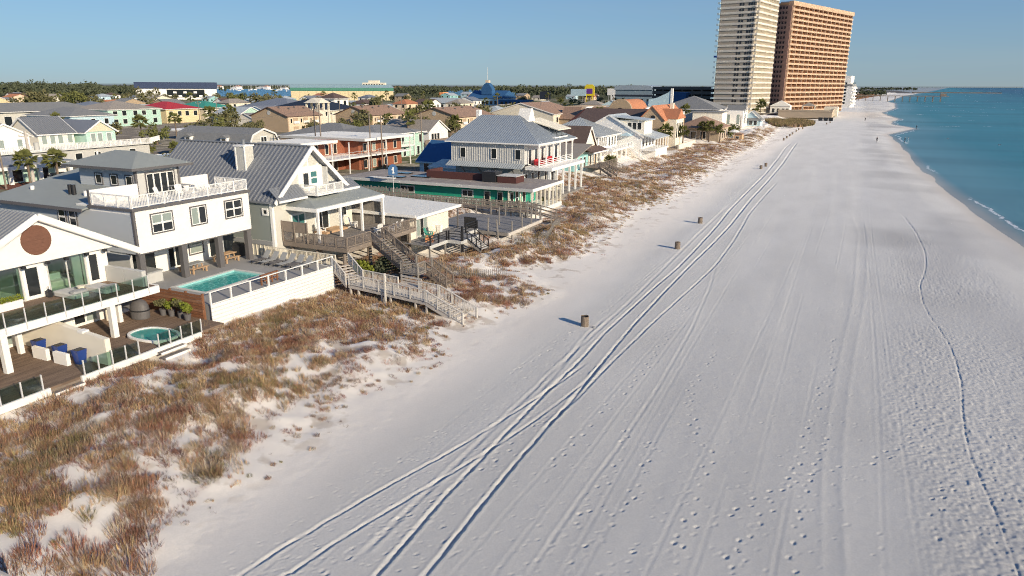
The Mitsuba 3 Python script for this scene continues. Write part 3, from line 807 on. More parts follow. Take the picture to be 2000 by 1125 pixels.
worn('pool_water', (0.05, 0.36, 0.33), 0.3, 2.2, 0.05, 0.6)
pp = thing('plunge_pool', 'small oval plunge pool with a white rim set in the lower deck', 'pool')
mesh(pp, 'rim', loopmesh([L3(oval, 0.9), L3(oval, 1.69), L3(oval * 0.985 + np.array([-42.7, 31.68]) * 0.015, 1.73), L3(oin, 1.73), L3(oin, 1.5)]), 'white_paint', 40)
mesh(pp, 'water', (np.vstack([L3(oin, 1.66), [[-42.7, 31.68, 1.66]]]), np.array([[j, (j + 1) % 40, 40] for j in range(40)])), 'pool_water')
k = thing('grill_cover', 'round barbecue grill under a dark grey cover beside the brown fence', 'grill')
mesh(k, 'cover', (lambda m: (m[0] * [0.8, 0.62, 1] + [-47.0, 34.0, LD], m[1]))(lathe([(0, 0), (0.95, 0.02), (0.98, 0.5), (0.92, 0.95), (0.7, 1.25), (0.35, 1.4), (0, 1.43)], 20)), 'grey_trim', 50)
mesh(k, 'strap', (lambda m: (m[0] * [0.8, 0.62, 1] + [-47.0, 34.0, LD], m[1]))(lathe([(0.99, 0.6), (1.02, 0.62), (1.02, 0.68), (0.97, 0.7)], 20)), 'black_metal')
for x, y, lab in ((-47.6, 29.5, 'low rounded grey daybed on the upper deck nearer the planter'), (-46.9, 31.3, 'low rounded grey daybed on the upper deck nearer the privacy panel')):
    k = thing('daybed', lab, 'lounger', 'grey daybeds on the upper deck')
    m = trimesh.creation.box((2.3, 1.15, 0.34)); m = m.subdivide().subdivide().subdivide(); trimesh.smoothing.filter_taubin(m, iterations=14)
    mesh(k, 'base', (m.vertices + [x, y, UP + 0.2], m.faces), 'pale_grey', 60)
    m2 = trimesh.creation.box((0.6, 1.0, 0.3)).subdivide().subdivide(); trimesh.smoothing.filter_taubin(m2, iterations=10)
    mesh(k, 'cushion', (m2.vertices + [x + 0.85, y, UP + 0.42], m2.faces), 'mid_grey', 60)
k = thing('side_table', 'small round cream side table between the daybeds', 'table')
mesh(k, 'top', (lambda m: (m[0] + [-48.0, 30.5, UP], m[1]))(lathe([(0, 0.4), (0.27, 0.4), (0.27, 0.46), (0, 0.46)], 18)), 'cream_paint', 40)
mesh(k, 'base', (lambda m: (m[0] + [-48.0, 30.5, UP], m[1]))(lathe([(0.24, 0), (0.2, 0.2), (0.22, 0.4)], 18)), 'cream_paint', 40)
k = thing('lantern', 'small black lantern on the upper deck by the glass door', 'lantern')
box(k, 'body', -48.95, -48.65, 28.6, 28.9, UP, UP + 0.4, 'black_metal'); hull(k, 'cap', [(-48.99, 28.56, UP + 0.4), (-48.61, 28.56, UP + 0.4), (-48.99, 28.94, UP + 0.4), (-48.61, 28.94, UP + 0.4), (-48.8, 28.75, UP + 0.58)], 'black_metal')
bar(k, 'handle', (-48.8, 28.75, UP + 0.55), (-48.8, 28.75, UP + 0.75), 0.03, 0.03, 'black_metal')

# brown plank fence between the two properties
k = thing('plank_fence', 'red-brown horizontal plank fence between the pool deck and the lower deck', 'fence')
for x in (-50, -48, -46, -44.3, -42.55):
    box(k, 'post', x - 0.07, x + 0.07, 35.93, 36.07, 0.7, 3.5, 'red_wood')
for i in range(12):
    z = 0.72 + i * 0.228
    hull(k, 'plank', [(x, y, zz + d) for y in (35.86, 35.92) for x, zz in ((-50.2, z + 0.02 * math.sin(i)), (-42.5, z)) for d in (0, 0.19)], 'red_wood' if i % 3 else 'red_wood_pale')

# ------------------------------------------------------------------ white modern house with the pool
B = thing('modern_pool_house', 'white boxy modern house with dark grey trim, roof terrace and upper tower room', 'house')
PD = 2.6
walls(B, -68, -53.8, 36.9, 48.7, 0.8, 5.5, 'grey_siding')
walls(B, -55.3, -50.2, 36.92, 48.9, 5.501, 8.95, 'white_stucco', 'upper_wall'); walls(B, -68, -55.31, 36.92, 48.7, 5.501, 8.72, 'grey_siding', 'rear_wall')
siding(B, '-y', -68, -50.36, 5.5, 8.68, 36.92, 'grey_siding', 0.19)
siding(B, '-y', -68, -53.9, 1.0, 5.45, 36.9, 'grey_siding', 0.19)
siding(B, '+x', 37.0, 48.6, PD, 5.4, -53.8, 'white_paint', 0.19)
box(B, 'corner_trim', -50.38, -50.16, 36.85, 36.91, 5.45, 8.9, 'grey_trim')
box(B, 'corner_trim', -50.2, -50.15, 36.85, 37.05, 5.45, 8.9, 'grey_trim')
box(B, 'base_trim', -50.2, -50.13, 36.85, 48.95, 5.44, 5.52, 'grey_trim')
box(B, 'soffit', -53.79, -50.22, 36.95, 48.88, 5.44, 5.49, 'pale_grey')
for a in ((-50.35, -50.02, 36.75, 49.05), (-55.3, -50.35, 36.75, 36.92), (-55.2, -50.35, 48.9, 49.05)):
    box(B, 'cornice', *a, 8.93, 9.14, 'grey_trim')
box(B, 'terrace_floor', -57, -50.4, 36.95, 48.88, 8.951, 9.1, 'white_roof')
for y0, y1 in ((38.35, 40.5), (42.2, 43.95), (45.92, 48.03)):
    dbl = y0 != 42.2
    win(B, '+x', y0, y1, 6.85, 8.55, -50.2, 2, 2 if dbl else 1, 'white_paint', ['glass_dark', 'glass_dark', 'glass_blind', 'glass_blind'] if y0 < 40 else ['glass_blind', 'glass_dark'] if not dbl else 'glass_dark', 0.1, 'grey_trim')
for x0 in (-59.4, -58.05):
    win(B, '-y', x0, x0 + 1.05, 7.15, 8.65, 36.88, 1, 2, 'white_paint', 'glass_dark', 0.08, 'grey_trim')
for y in (37.25, 41.3, 45.15, 48.6):
    box(B, 'pillar', -50.7, -50.25, y - 0.25, y + 0.25, PD, 5.44, 'grey_trim')
for y0, y1, n in ((38.2, 41.2, 2), (42.3, 43.9, 2)):
    win(B, '+x', y0, y1, PD + 0.05, 5.1, -53.8, n, 1, 'white_paint', 'glass_dark', 0.1, None, 'sliding_door')
win(B, '+x', 44.6, 46.3, PD + 0.8, 5.1, -53.8, 1, 2, 'white_paint', ['glass_blind', 'glass_blind'], 0.12, 'grey_trim')
win(B, '+x', 37.1, 38.0, PD + 0.1, 5.0, -53.8, 1, 1, 'white_paint', 'glass_dark', 0.1, None, 'door')
win(B, '+x', 46.9, 48.2, PD + 0.1, 5.0, -53.8, 1, 1, 'white_paint', 'glass_dark', 0.1, None, 'door')
rail(B, (-50.3, 37.0, 9.14), (-50.3, 48.85, 9.14), 0.98, 8, 0.14, 'white_paint', 0.09)
rail(B, (-54.9, 36.98, 9.14), (-50.4, 36.98, 9.14), 0.98, 3, 0.14, 'white_paint', 0.09)
rail(B, (-54.2, 48.87, 9.14), (-50.4, 48.87, 9.14), 0.98, 3, 0.14, 'white_paint', 0.09)
hull(B, 'parapet', [(x, y, z) for x in (-55.3, -55.1) for y, z in ((36.96, 9.11), (36.96, 10.3), (41.35, 10.3), (41.35, 9.11))], 'white_stucco')
box(B, 'parapet_cap', -55.32, -55.08, 36.9, 36.96, 8.95, 10.35, 'grey_trim')
box(B, 'parapet', -55.28, -55.1, 45.85, 48.85, 9.11, 10.35, 'white_stucco')
box(B, 'parapet_cap', -55.3, -55.05, 48.85, 48.92, 9.1, 10.4, 'grey_trim')
tw = walls(B, -62.6, -55.3, 41.4, 45.8, 8.9, 11.65, 'pale_grey', 'tower_wall')
siding(B, '-y', -62.6, -55.4, 9.5, 11.6, 41.4, 'grey_siding', 0.18)
siding(B, '+x', 41.4, 45.8, 9.15, 11.6, -55.3, 'pale_grey', 0.18)
for a in ((-55.42, -55.24, 41.35, 41.39), (-55.3, -55.24, 41.36, 41.55), (-55.3, -55.24, 45.65, 45.85)):
    box(B, 'tower_trim', *a, 9.12, 11.62, 'grey_trim')
hip(B, -62.6, -55.3, 41.4, 45.8, 11.66, 12.8, 'membrane', 0.9, 'x', 'grey_trim', 0.2)
win(B, '+x', 42.3, 45.35, 9.15, 11.15, -55.3, 4, 1, 'white_paint', 'glass_dark', 0.12, 'grey_trim', 'terrace_door')
for x in (-60.0, -58.0, -56.05):
    win(B, '-y', x - 0.5, x + 0.5, 9.95, 11.0, 41.37, 1, 1, 'white_paint', 'glass_dark', 0.09, 'grey_trim')
hull(B, 'low_roof', [(x, y, z + d) for x, y, z in ((-68.6, 36.3, 8.72), (-55.32, 36.3, 8.72), (-55.32, 41.38, 9.7), (-68.6, 45.5, 10.5), (-62.61, 45.5, 10.5)) for d in (0, 0.12)], 'membrane')
box(B, 'low_roof_edge', -68.7, -55.33, 36.2, 36.3, 8.6, 8.86, 'grey_trim')
for x, y, z, h, c in ((-60.6, 39.0, 9.3, 0.75, 'black_metal'), (-60.1, 39.0, 9.3, 0.75, 'black_metal'), (-58.6, 39.0, 9.3, 0.4, 'white_paint'), (-66.2, 39.2, 9.3, 0.35, 'white_paint')):
    v, ff = lathe([(0.17, 0), (0.17, h * 1.2), (0, h * 1.2)], 12)
    mesh(B, 'vent_pipe', (v + [x, y, z], ff), c, 40)
v, ff = lathe([(0.09, 0), (0.09, 0.5), (0, 0.5)], 12)
mesh(B, 'vent_pipe', (v + [-61.5, 42.6, 12.2], ff), 'white_paint', 40)
box(B, 'side_wall', -53.8, -50.9, 36.6, 36.85, PD - 0.2, 5.4, 'pale_grey')
# terrace furniture
for x, y, r, lab in ((-52.6, 41.6, 20, 'white slatted chair on the roof terrace nearest the side parapet'), (-52.3, 43.3, -20, 'white slatted chair on the roof terrace beside the first pair'), (-52.9, 46.4, 10, 'white slatted chair on the roof terrace before the right parapet'), (-51.9, 47.6, 60, 'white slatted chair at the far right corner of the roof terrace')):
    chair(lab, x, y, 9.11, r, 'white_paint', 'white chairs on the roof terrace')
k = thing('terrace_table', 'grey wicker table with chairs tucked in on the roof terrace', 'table')
box(k, 'top', -54.7, -53.6, 44.2, 45.6, 9.8, 9.86, 'mid_grey')
for x in (-54.6, -53.7):
    for y in (44.3, 45.5):
        box(k, 'leg', x - 0.04, x + 0.04, y - 0.04, y + 0.04, 9.11, 9.8, 'mid_grey')
# pool deck
pdk = thing('pool_deck', 'grey paved pool deck with a white plank retaining wall and white railing', 'deck')
PX0, PX1, PY0, PY1 = -48.6, -45.2, 38.6, 44.8
for a in ((-53.8, PX0, 36.3, 50.2), (PX1, -42.0, 36.3, 48.5), (PX0, PX1, 36.3, PY0), (PX0, PX1, PY1, 50.2), (PX1, -42.0, 48.5, 50.2)):
    box(pdk, 'paving', *a, 0.6, PD, 'deck_paving')
for a in ((PX0 - 0.3, PX0, PY0 - 0.3, PY1 + 0.3), (PX1, PX1 + 0.3, PY0 - 0.3, PY1 + 0.3), (PX0, PX1, PY0 - 0.3, PY0), (PX0, PX1, PY1, PY1 + 0.3)):
    box(pdk, 'coping', *a, PD + 0.004, PD + 0.05, 'pale_grey')
for i in range(8):
    z = 0.35 + 0.29 * i
    hull(pdk, 'plank', [(x + dx, y, zz) for x, y in ((-42.0, 36.15), (-41.4, 49.6)) for dx in (0, 0.07) for zz in (z, z + 0.255)], 'white_paint')
    hull(pdk, 'plank', [(x, y + dy, zz) for x, y in ((-41.4, 49.6), (-43.0, 49.75)) for dy in (0, 0.07) for zz in (z, z + 0.255)], 'white_paint')
rail(pdk, (-41.98, 36.2, PD + 0.02), (-41.4, 49.5, PD + 0.02), 1.0, 7, None, 'white_paint', 0.11, 'railing', (1.0, 0.08))
k0 = rail(pdk, (-49.9, 50.1, PD), (-41.5, 50.1, PD), 1.0, 5, 0.15, 'cream_paint', 0.08)
sp = thing('swimming_pool', 'rectangular turquoise swimming pool in the grey pool deck', 'pool')
mesh(sp, 'basin', MB().box(PX0 - 0.02, PX1 + 0.02, PY0 - 0.02, PY1 + 0.02, 0.9, 1.1).box(PX0, PX0 + 0.05, PY0, PY1, 1.1, PD).box(PX1 - 0.05, PX1, PY0, PY1, 1.1, PD).box(PX0 + 0.05, PX1 - 0.05, PY0, PY0 + 0.05, 1.1, PD).box(PX0 + 0.05, PX1 - 0.05, PY1 - 0.05, PY1, 1.1, PD), 'aqua')


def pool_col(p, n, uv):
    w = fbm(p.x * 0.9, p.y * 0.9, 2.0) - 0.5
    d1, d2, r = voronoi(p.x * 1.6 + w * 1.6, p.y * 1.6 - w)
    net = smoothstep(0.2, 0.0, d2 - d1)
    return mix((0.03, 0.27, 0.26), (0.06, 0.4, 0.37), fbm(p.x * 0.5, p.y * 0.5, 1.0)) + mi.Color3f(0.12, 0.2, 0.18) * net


textured('pool_surface', pool_col, 0.06, 0.5)
box(sp, 'water', PX0 + 0.05, PX1 - 0.05, PY0 + 0.05, PY1 - 0.05, PD - 0.3, PD - 0.14, 'pool_surface')
# picnic tables, dining set, lounge chairs, rack, spa
for x, y, lab in ((-51.4, 42.9, 'wooden picnic table with benches under the white box between the pillars'), (-51.8, 47.0, 'wooden dining set under the white box near the right pillar')):
    k = thing('picnic_table', lab, 'table', 'wooden tables under the overhang')
    box(k, 'top', x - 0.45, x + 0.45, y - 0.9, y + 0.9, PD + 0.72, PD + 0.78, 'natural_wood' if y > 45 else 'mid_grey')
    for s in (-1, 1):
        box(k, 'bench', x + s * 0.8 - 0.17, x + s * 0.8 + 0.17, y - 0.85, y + 0.85, PD + 0.42, PD + 0.47, 'natural_wood')
        for e in (-0.7, 0.7):
            box(k, 'leg', x + s * 0.8 - 0.06, x + s * 0.8 + 0.06, y + e - 0.06, y + e + 0.06, PD, PD + 0.42, 'natural_wood')
            bar(k, 'leg', (x + s * 0.4, y + e, PD), (x + s * 0.25, y + e, PD + 0.72), 0.07, 0.07, 'natural_wood')
for i in range(6):
    x = -48.7 + 1.02 * i
    k = thing('lounge_chair', ['dark grey lounge chair of the row along the fence, nearest the house', 'dark grey lounge chair, second of the row from the house', 'dark grey lounge chair, third of the row from the house', 'dark grey lounge chair, fourth of the row from the house', 'dark grey lounge chair, fifth of the row from the house', 'dark grey lounge chair of the row, nearest the white stairs'][i], 'lounger', 'lounge chairs along the pool fence')
    hull(k, 'seat', [(x + s * 0.3, y, PD + z) for s in (-1, 1) for y, z in ((47.2, 0.3), (48.7, 0.26), (47.2, 0.34), (48.7, 0.3))], 'mid_grey' if i % 2 else 'grey_trim')
    hull(k, 'backrest', [(x + s * 0.3, y, PD + z) for s in (-1, 1) for y, z in ((48.7, 0.27), (49.25, 0.92), (48.76, 0.24), (49.31, 0.9))], 'mid_grey')
    for s in (-1, 1):
        for y in (47.3, 48.5):
            box(k, 'leg', x + s * 0.27 - 0.025, x + s * 0.27 + 0.025, y, y + 0.05, PD, PD + 0.3, 'black_metal')
k = thing('bar_stool_row', 'dark wooden slatted rack standing by the white pool railing', 'rack')
for y in (42.1, 42.7, 43.3, 43.9):
    box(k, 'upright', -42.75, -42.65, y - 0.05, y + 0.05, PD, PD + 0.85, 'red_wood')
for z in (0.3, 0.55, 0.8):
    box(k, 'slat', -42.8, -42.6, 42.0, 44.0, PD + z, PD + z + 0.07, 'red_wood')
k = thing('hot_tub', 'square grey hot tub with a pale lid beside the first pillar', 'hot tub')
box(k, 'cabinet', -53.3, -51.3, 37.9, 39.7, PD, PD + 0.85, 'pale_grey')
box(k, 'lid', -53.35, -51.25, 37.85, 39.75, PD + 0.855, PD + 0.97, 'mid_grey')
k = thing('covered_grill', 'black covered grill by the right pillar under the white box', 'grill')
box(k, 'body', -53.0, -52.0, 48.9, 49.6, PD, PD + 0.9, 'black_metal')
hull(k, 'hood', [(x, y, PD + z) for x in (-53.05, -51.95) for y, z in ((48.85, 0.9), (49.65, 0.9), (49.1, 1.25), (49.5, 1.25))], 'black_metal')

# ------------------------------------------------------------------ white boardwalk and stairs to the beach
bw = thing('beach_stairs', 'white wooden walkway with railings and stairs running from the pool deck to the sand', 'stairs')
WZ = 1.4
stairs(bw, (-41.3, 50.45, 2.6), (-39.1, 49.6, WZ), 1.7, 7, 'pale_wood', None, (0.36, 0.93), 1.0, 'old_white', 0.15)


def wk(x):
    return 49.7 - (x + 39.1) * 0.16


for i in range(46):
    x = -39.2 + 0.2 * i
    bar(bw, 'deck_board', (x, wk(x) - 0.85, WZ), (x + 0.14, wk(x) + 0.85, WZ), 0.185, 0.045, 'pale_wood')
for s in (-0.87, 0.87):
    bar(bw, 'joist', (-39.2, wk(-39.2) + s, WZ - 0.16), (-30.1, wk(-30.1) + s, WZ - 0.16), 0.06, 0.24, 'pale_wood')
rail(bw, (-39.1, wk(-39.1) - 0.9, WZ), (-30.1, wk(-30.1) - 0.9, WZ), 1.0, 5, 0.15, 'old_white', 0.11)
rail(bw, (-39.1, wk(-39.1) + 0.9, WZ), (-34.6, wk(-34.6) + 0.9, WZ), 1.0, 3, 0.15, 'old_white', 0.11)
rail(bw, (-32.2, wk(-32.2) + 0.9, WZ), (-30.1, wk(-30.1) + 0.9, WZ), 1.0, 1, 0.15, 'old_white', 0.11)
for z in (0.5, 0.75, 1.02):
    bar(bw, 'bench_slat', (-34.6, wk(-34.6) + 1.35, WZ + z), (-32.2, wk(-32.2) + 1.35, WZ + z), 0.06, 0.16, 'pale_wood')
bar(bw, 'bench_seat', (-34.6, wk(-34.6) + 1.1, WZ + 0.42), (-32.2, wk(-32.2) + 1.1, WZ + 0.42), 0.42, 0.05, 'pale_wood')
bar(bw, 'tall_post', (-34.7, wk(-34.7) - 0.95, 0), (-34.7, wk(-34.7) - 0.95, WZ + 1.75), 0.14, 0.14, 'old_white')
for x in (-39.0, -38.0, -35.2, -34.2, -31.4, -30.2):
    for s in (-0.8, 0.8):
        bar(bw, 'pile', (x, wk(x) + s, -0.4), (x, wk(x) + s, WZ - 0.05), 0.15, 0.15, 'pale_wood')
stairs(bw, (-30.1, wk(-30.1), WZ), (-26.3, wk(-26.3) + 0.1, 0.12), 1.75, 9, 'pale_wood', None, (0.16, 0.99), 1.0, 'old_white', 0.15)
# ------------------------------------------------------------------ sage gabled house with the standing-seam roof
C = thing('seam_roof_house', 'sage green gabled house with a grey standing-seam roof, chimney and covered porch', 'house')
CD = 3.9
walls(C, -66, -49.1, 50.6, 61.2, 0.8, 8.0, 'bone_siding')
hull(C, 'gable_wall', [(x, y, z) for x in (-66, -49.1) for y, z in ((50.6, 8.001), (61.2, 8.001), (55.9, 12.45))], 'bone_siding')
siding(C, '-y', -66, -49.3, 4.05, 7.75, 50.6, 'sage_siding', 0.2)
box(C, 'corner_trim', -49.35, -49.05, 50.52, 50.59, 3.3, 7.9, 'white_paint')
box(C, 'corner_trim', -49.1, -49.03, 50.52, 50.8, 3.3, 7.9, 'white_paint')
box(C, 'sill_band', -66, -49.4, 50.5, 50.58, 3.6, 4.0, 'mid_grey')
battens(C, '-y', -66, -50, 1.0, 3.6, 50.6, 'cream_paint', 0.5)
rs = (12.62 - 7.75) / 5.6
for s in (-1, 1):
    ye = 55.9 + s * 5.6
    rf = hull(C, 'roof', [(x, y, z + d) for x in (-66.5, -48.3) for y, z in ((55.9, 12.5), (ye, 7.68)) for d in (0, 0.14)], 'metal_roof')
    if s < 0:
        n = 34
        for i in range(n):
            x = -48.3 - i * 18.2 / n
            w = 18.2 / n
            g = MB().hull([(xx, y, z + d) for xx in (x - w, x - 0.02) for y, z in ((55.9, 12.64), (ye, 7.82)) for d in (0, 0.02)]).hull([(xx, y, z + d) for xx in (x - 0.2, x - 0.03) for y, z in ((55.9, 12.64), (ye, 7.82)) for d in (0, 0.15)])
            mesh(rf, 'panel', g, 'metal_roof')
bar(C, 'ridge_cap', (-66.5, 55.9, 12.7), (-48.3, 55.9, 12.7), 0.4, 0.1, 'metal_rib')
f = MB()
for s in (-1, 1):
    f.bar((-48.25, 55.9, 12.6), (-48.25, 55.9 + s * 5.7, 7.7), 0.1, 0.4)
mesh(C, 'fascia', f, 'white_paint')
ch = box(C, 'chimney', -55.6, -54.4, 53.0, 54.2, 9.5, 12.6, 'bone_siding')
box(ch, 'cap', -55.7, -54.3, 52.9, 54.3, 12.61, 12.75, 'white_paint')
for a in ((-54.45, -54.36, 52.96, 53.1), (-55.64, -55.5, 52.95, 53.05)):
    box(ch, 'corner', *a, 9.5, 12.6, 'white_paint')
v, ff = lathe([(0.14, 0), (0.14, 0.4), (0.2, 0.42), (0.2, 0.5), (0, 0.52)], 12)
mesh(ch, 'pipe', (v + [-55.0, 53.6, 12.75], ff), 'metal_rib', 40)
win(C, '-y', -50.3, -49.55, 6.5, 7.2, 50.55, 1, 1, 'white_paint', 'glass_dark', 0.16)
# gable front: recessed balcony door, battens, pent roofs
rec = box(C, 'balcony_wall', -49.12, -48.98, 54.6, 57.9, 8.5, 10.7, 'white_paint')
win(C, '+x', 54.9, 55.9, 8.55, 10.2, -48.98, 1, 1, 'white_paint', 'glass_dark', 0.12, None, 'balcony_door')
win(C, '+x', 55.95, 57.2, 8.75, 10.3, -48.98, 1, 2, 'white_paint', 'glass_teal', 0.12, None, 'balcony_window')
box(C, 'return_wall', -49.1, -48.4, 57.9, 58.1, 8.3, 10.5, 'pale_grey')
for y, z in ((54.5, 10.9), (55.9, 12.1), (57.4, 10.9)):
    box(C, 'gable_batten', -49.1, -49.02, y - 0.1, y + 0.1, 8.2, z, 'white_paint')
for y0, y1, nm in ((50.4, 54.3, 1), (58.4, 62.6, 2)):
    hull(C, 'pent_roof', [(x, y, z + d) for y in (y0, y1) for x, z in ((-49.1, 9.0 if nm == 1 else 8.7), (-47.95, 7.95)) for d in (0, 0.12)], 'metal_roof')
    b = MB()
    for y in np.arange(y0 + 0.2, y1, 0.42):
        b.bar((-49.1, y, (9.0 if nm == 1 else 8.7) + 0.14), (-47.95, y, 8.09), 0.05, 0.06)
    labels[mesh(C, 'pent_seam', b, 'metal_rib')] = {'kind': 'stuff'}
box(C, 'pent_fascia', -47.95, -47.88, 50.4, 54.3, 7.8, 8.0, 'white_paint')
box(C, 'pent_fascia', -47.95, -47.88, 58.4, 62.6, 7.8, 8.0, 'white_paint')
box(C, 'side_bay_wall', -55, -49.15, 61.25, 62.6, 1.0, 8.4, 'cream_pale')
box(C, 'balcony_floor', -49.1, -46.7, 54.35, 58.35, 8.05, 8.2, 'white_paint')
rail(C, (-46.75, 54.4, 8.2), (-46.75, 58.3, 8.2), 0.85, 3, 0.14, 'white_paint', 0.1)
rail(C, (-48.9, 54.4, 8.2), (-46.8, 54.4, 8.2), 0.85, 1, 0.14, 'white_paint', 0.1)
# porch
hull(C, 'porch_roof', [(-45.4, 52.4, 7.15), (-45.4, 63.2, 7.15), (-45.4, 52.4, 7.25), (-45.4, 63.2, 7.25), (-49.0, 55.0, 8.05), (-49.0, 63.2, 8.05), (-49.1, 52.4, 7.15), (-49.1, 52.4, 7.25), (-49.1, 63.2, 7.15)], 'membrane')
box(C, 'porch_beam', -45.38, -45.18, 52.3, 63.25, 6.85, 7.2, 'white_paint')
box(C, 'porch_beam', -49.1, -45.38, 52.3, 52.45, 6.85, 7.2, 'white_paint')
for y in (52.5, 55.85, 59.3, 63.0):
    box(C, 'porch_post', -45.4, -45.18, y - 0.11, y + 0.11, CD, 6.85, 'white_paint')
win(C, '+x', 52.9, 55.0, CD + 0.5, 6.3, -49.05, 2, 1, 'white_paint', 'glass_teal', 0.12)
win(C, '+x', 56.3, 58.6, CD + 0.05, 6.2, -49.05, 2, 1, 'white_paint', 'glass_dark', 0.12, None, 'sliding_door')
win(C, '+x', 60.1, 61.9 - 0.3, CD + 0.9, 6.1, -49.05, 2, 1, 'white_paint', 'glass_dark', 0.12)
box(C, 'porch_step', -48.9, -47.3, 56.0, 59.4, CD + 0.004, CD + 0.2, 'natural_wood')
# raised deck
dk = thing('raised_deck', 'weathered brown raised deck on tall piles with a long stair down to the dunes', 'deck')
box(dk, 'floor', -49.0, -41.35, 51.7, 63.3, CD - 0.06, CD, 'deck_grey')
for a in ((-49.0, -41.3, 51.6, 51.7), (-41.35, -41.25, 51.7, 63.3)):
    box(dk, 'rim_board', *a, CD - 0.42, CD - 0.001, 'weathered_wood')
rail(dk, (-49.0, 51.68, CD), (-41.4, 51.68, CD), 1.0, 6, 0.14, 'weathered_wood', 0.1)
rail(dk, (-41.35, 51.7, CD), (-41.35, 55.3, CD), 1.0, 3, 0.14, 'weathered_wood', 0.1)
rail(dk, (-41.35, 57.2, CD), (-41.35, 63.2, CD), 1.0, 5, 0.14, 'weathered_wood', 0.1)
scr = box(dk, 'screen', -49.0, -45.9, 51.62, 51.69, CD + 1.0, CD + 2.0, 'weathered_wood')
for x in (-49.0, -47.5, -45.95):
    box(dk, 'screen_post', x - 0.06, x + 0.06, 51.56, 51.62, CD, CD + 2.05, 'weathered_wood')
for x in (-48.2, -45.2, -42.0):
    for y in (52.0, 56.0, 60.0, 63.0):
        v, ff = lathe([(0.17, 0), (0.16, 3.6)], 10)
        mesh(dk, 'pile', (v + [x, y, 0.2], ff), 'weathered_wood', 40)
stairs(dk, (-41.2, 56.25, CD), (-36.4, 54.6, 1.95), 1.7, 13, 'weathered_wood', 'grey_wood', (0.3, 0.95), 0.95, 'weathered_wood', 0.15)
box(dk, 'landing', -36.5, -34.4, 52.8, 55.4, 1.85, 1.93, 'grey_wood')
for x, y in ((-36.3, 52.9), (-34.5, 52.9), (-34.5, 55.3), (-36.2, 55.3)):
    bar(dk, 'landing_post', (x, y, 0.0), (x, y, 3.0), 0.13, 0.13, 'grey_wood')
rail(dk, (-34.5, 52.9, 1.93), (-34.5, 54.1, 1.93), 1.0, 1, 0.14, 'grey_wood', 0.1)
rail(dk, (-36.3, 52.85, 1.93), (-34.5, 52.85, 1.93), 1.0, 1, 0.14, 'grey_wood', 0.1)
stairs(dk, (-34.5, 54.9, 1.9), (-32.2, 54.7, 0.75), 1.2, 6, 'weathered_wood', None, (0, 1), 0.9, 'weathered_wood', 0.16)
for x, y, r, lab in ((-47.3, 60.4, 20, 'white slatted chair against the porch wall, right of the window'), (-48.0, 56.0, 0, 'white slatted chair beside the porch sliding door'), (-43.0, 58.9, 150, 'white slatted chair on the raised deck by the stair head'), (-42.3, 60.3, 200, 'white slatted chair on the raised deck, middle of the three'), (-42.6, 61.8, 190, 'white slatted chair at the far end of the raised deck')):
    chair(lab, x, y, CD, r, 'white_paint', 'white chairs on the raised deck')
k = thing('fire_pit', 'round dark fire pit bowl on the raised deck among the white chairs', 'fire pit')
v, ff = lathe([(0.25, 0), (0.42, 0.3), (0.5, 0.5), (0.45, 0.5), (0.3, 0.25), (0, 0.2)], 18)
mesh(k, 'bowl', (v + [-43.4, 60.2, CD], ff), 'grey_trim', 40); mesh(k, 'rim', (lathe([(0.5, 0.5), (0.56, 0.5), (0.56, 0.54), (0.48, 0.54)], 18)[0] + [-43.4, 60.2, CD], ff[:54]), 'grey_trim', 40)

# ------------------------------------------------------------------ low cream house with the white flat roof
D = thing('flat_roof_cottage', 'low cream cottage with a white flat roof behind the raised deck', 'house')
walls(D, -54, -42.6, 63.7, 72.3, 1.0, 4.75, 'cream_pale')
hull(D, 'roof', [(x, y, z + d) for x, z in ((-54, 5.25), (-41.2, 4.85)) for y in (63.2, 72.8) for d in (0, 0.16)], 'white_roof')
box(D, 'roof_edge', -41.2, -41.1, 63.15, 72.85, 4.72, 5.04, 'white_paint')
box(D, 'roof_edge', -54, -41.2, 63.1, 63.2, 4.9, 5.2, 'white_paint')
box(D, 'drain_pipe', -41.5, -41.35, 72.4, 72.6, 2.2, 4.8, 'grey_trim')
win(D, '+x', 65.2, 67.6, 2.25, 4.4, -42.6, 3, 1, 'pale_grey', ['glass_blind', 'glass_dark', 'glass_blind'], 0.1, None, 'sliding_door')
fn = thing('board_fence', 'dark grey board fence behind the white porch posts', 'fence')
for i in range(9):
    x = -53 + 1.2 * i
    box(fn, 'board', x, x + 1.15, 63.42, 63.5, 3.0 if x < -44 else 2.2, 6.3 if x < -46 else 4.7, 'grey_wood')
dd = thing('black_rail_deck', 'low grey deck with black posts and cable rails beside the cream cottage', 'deck')
DZ = 2.2
box(dd, 'floor', -42.55, -39.2, 62.5, 73.2, DZ - 0.06, DZ, 'deck_dark')
box(dd, 'floor', -39.2, -37.4, 66.2, 70.2, DZ - 0.06, DZ, 'deck_dark')
for a in ((-39.2, -39.1, 62.5, 66.1), (-37.4, -37.3, 66.2, 70.2), (-39.1, -37.4, 66.1, 66.2), (-39.2, -39.1, 70.2, 73.2)):
    box(dd, 'rim_board', *a, DZ - 0.35, DZ - 0.002, 'pale_grey')
for p, q, n in (((-39.15, 62.6, DZ), (-39.15, 66.0, DZ), 2), ((-39.0, 66.2, DZ), (-37.4, 66.2, DZ), 1), ((-39.15, 70.3, DZ), (-39.15, 73.1, DZ), 1)):
    rail(dd, p, q, 1.0, n, None, 'black_metal', 0.14, 'railing', (1.0, 0.72, 0.42))
box(dd, 'gate_post', -37.5, -37.3, 66.3, 66.5, 0.9, DZ + 1.6, 'black_metal')
stairs(dd, (-37.3, 68.2, DZ), (-35.6, 68.2, 1.1), 1.7, 7, 'grey_wood', 'pale_grey', (0, 1), 0.9, 'black_metal', None)
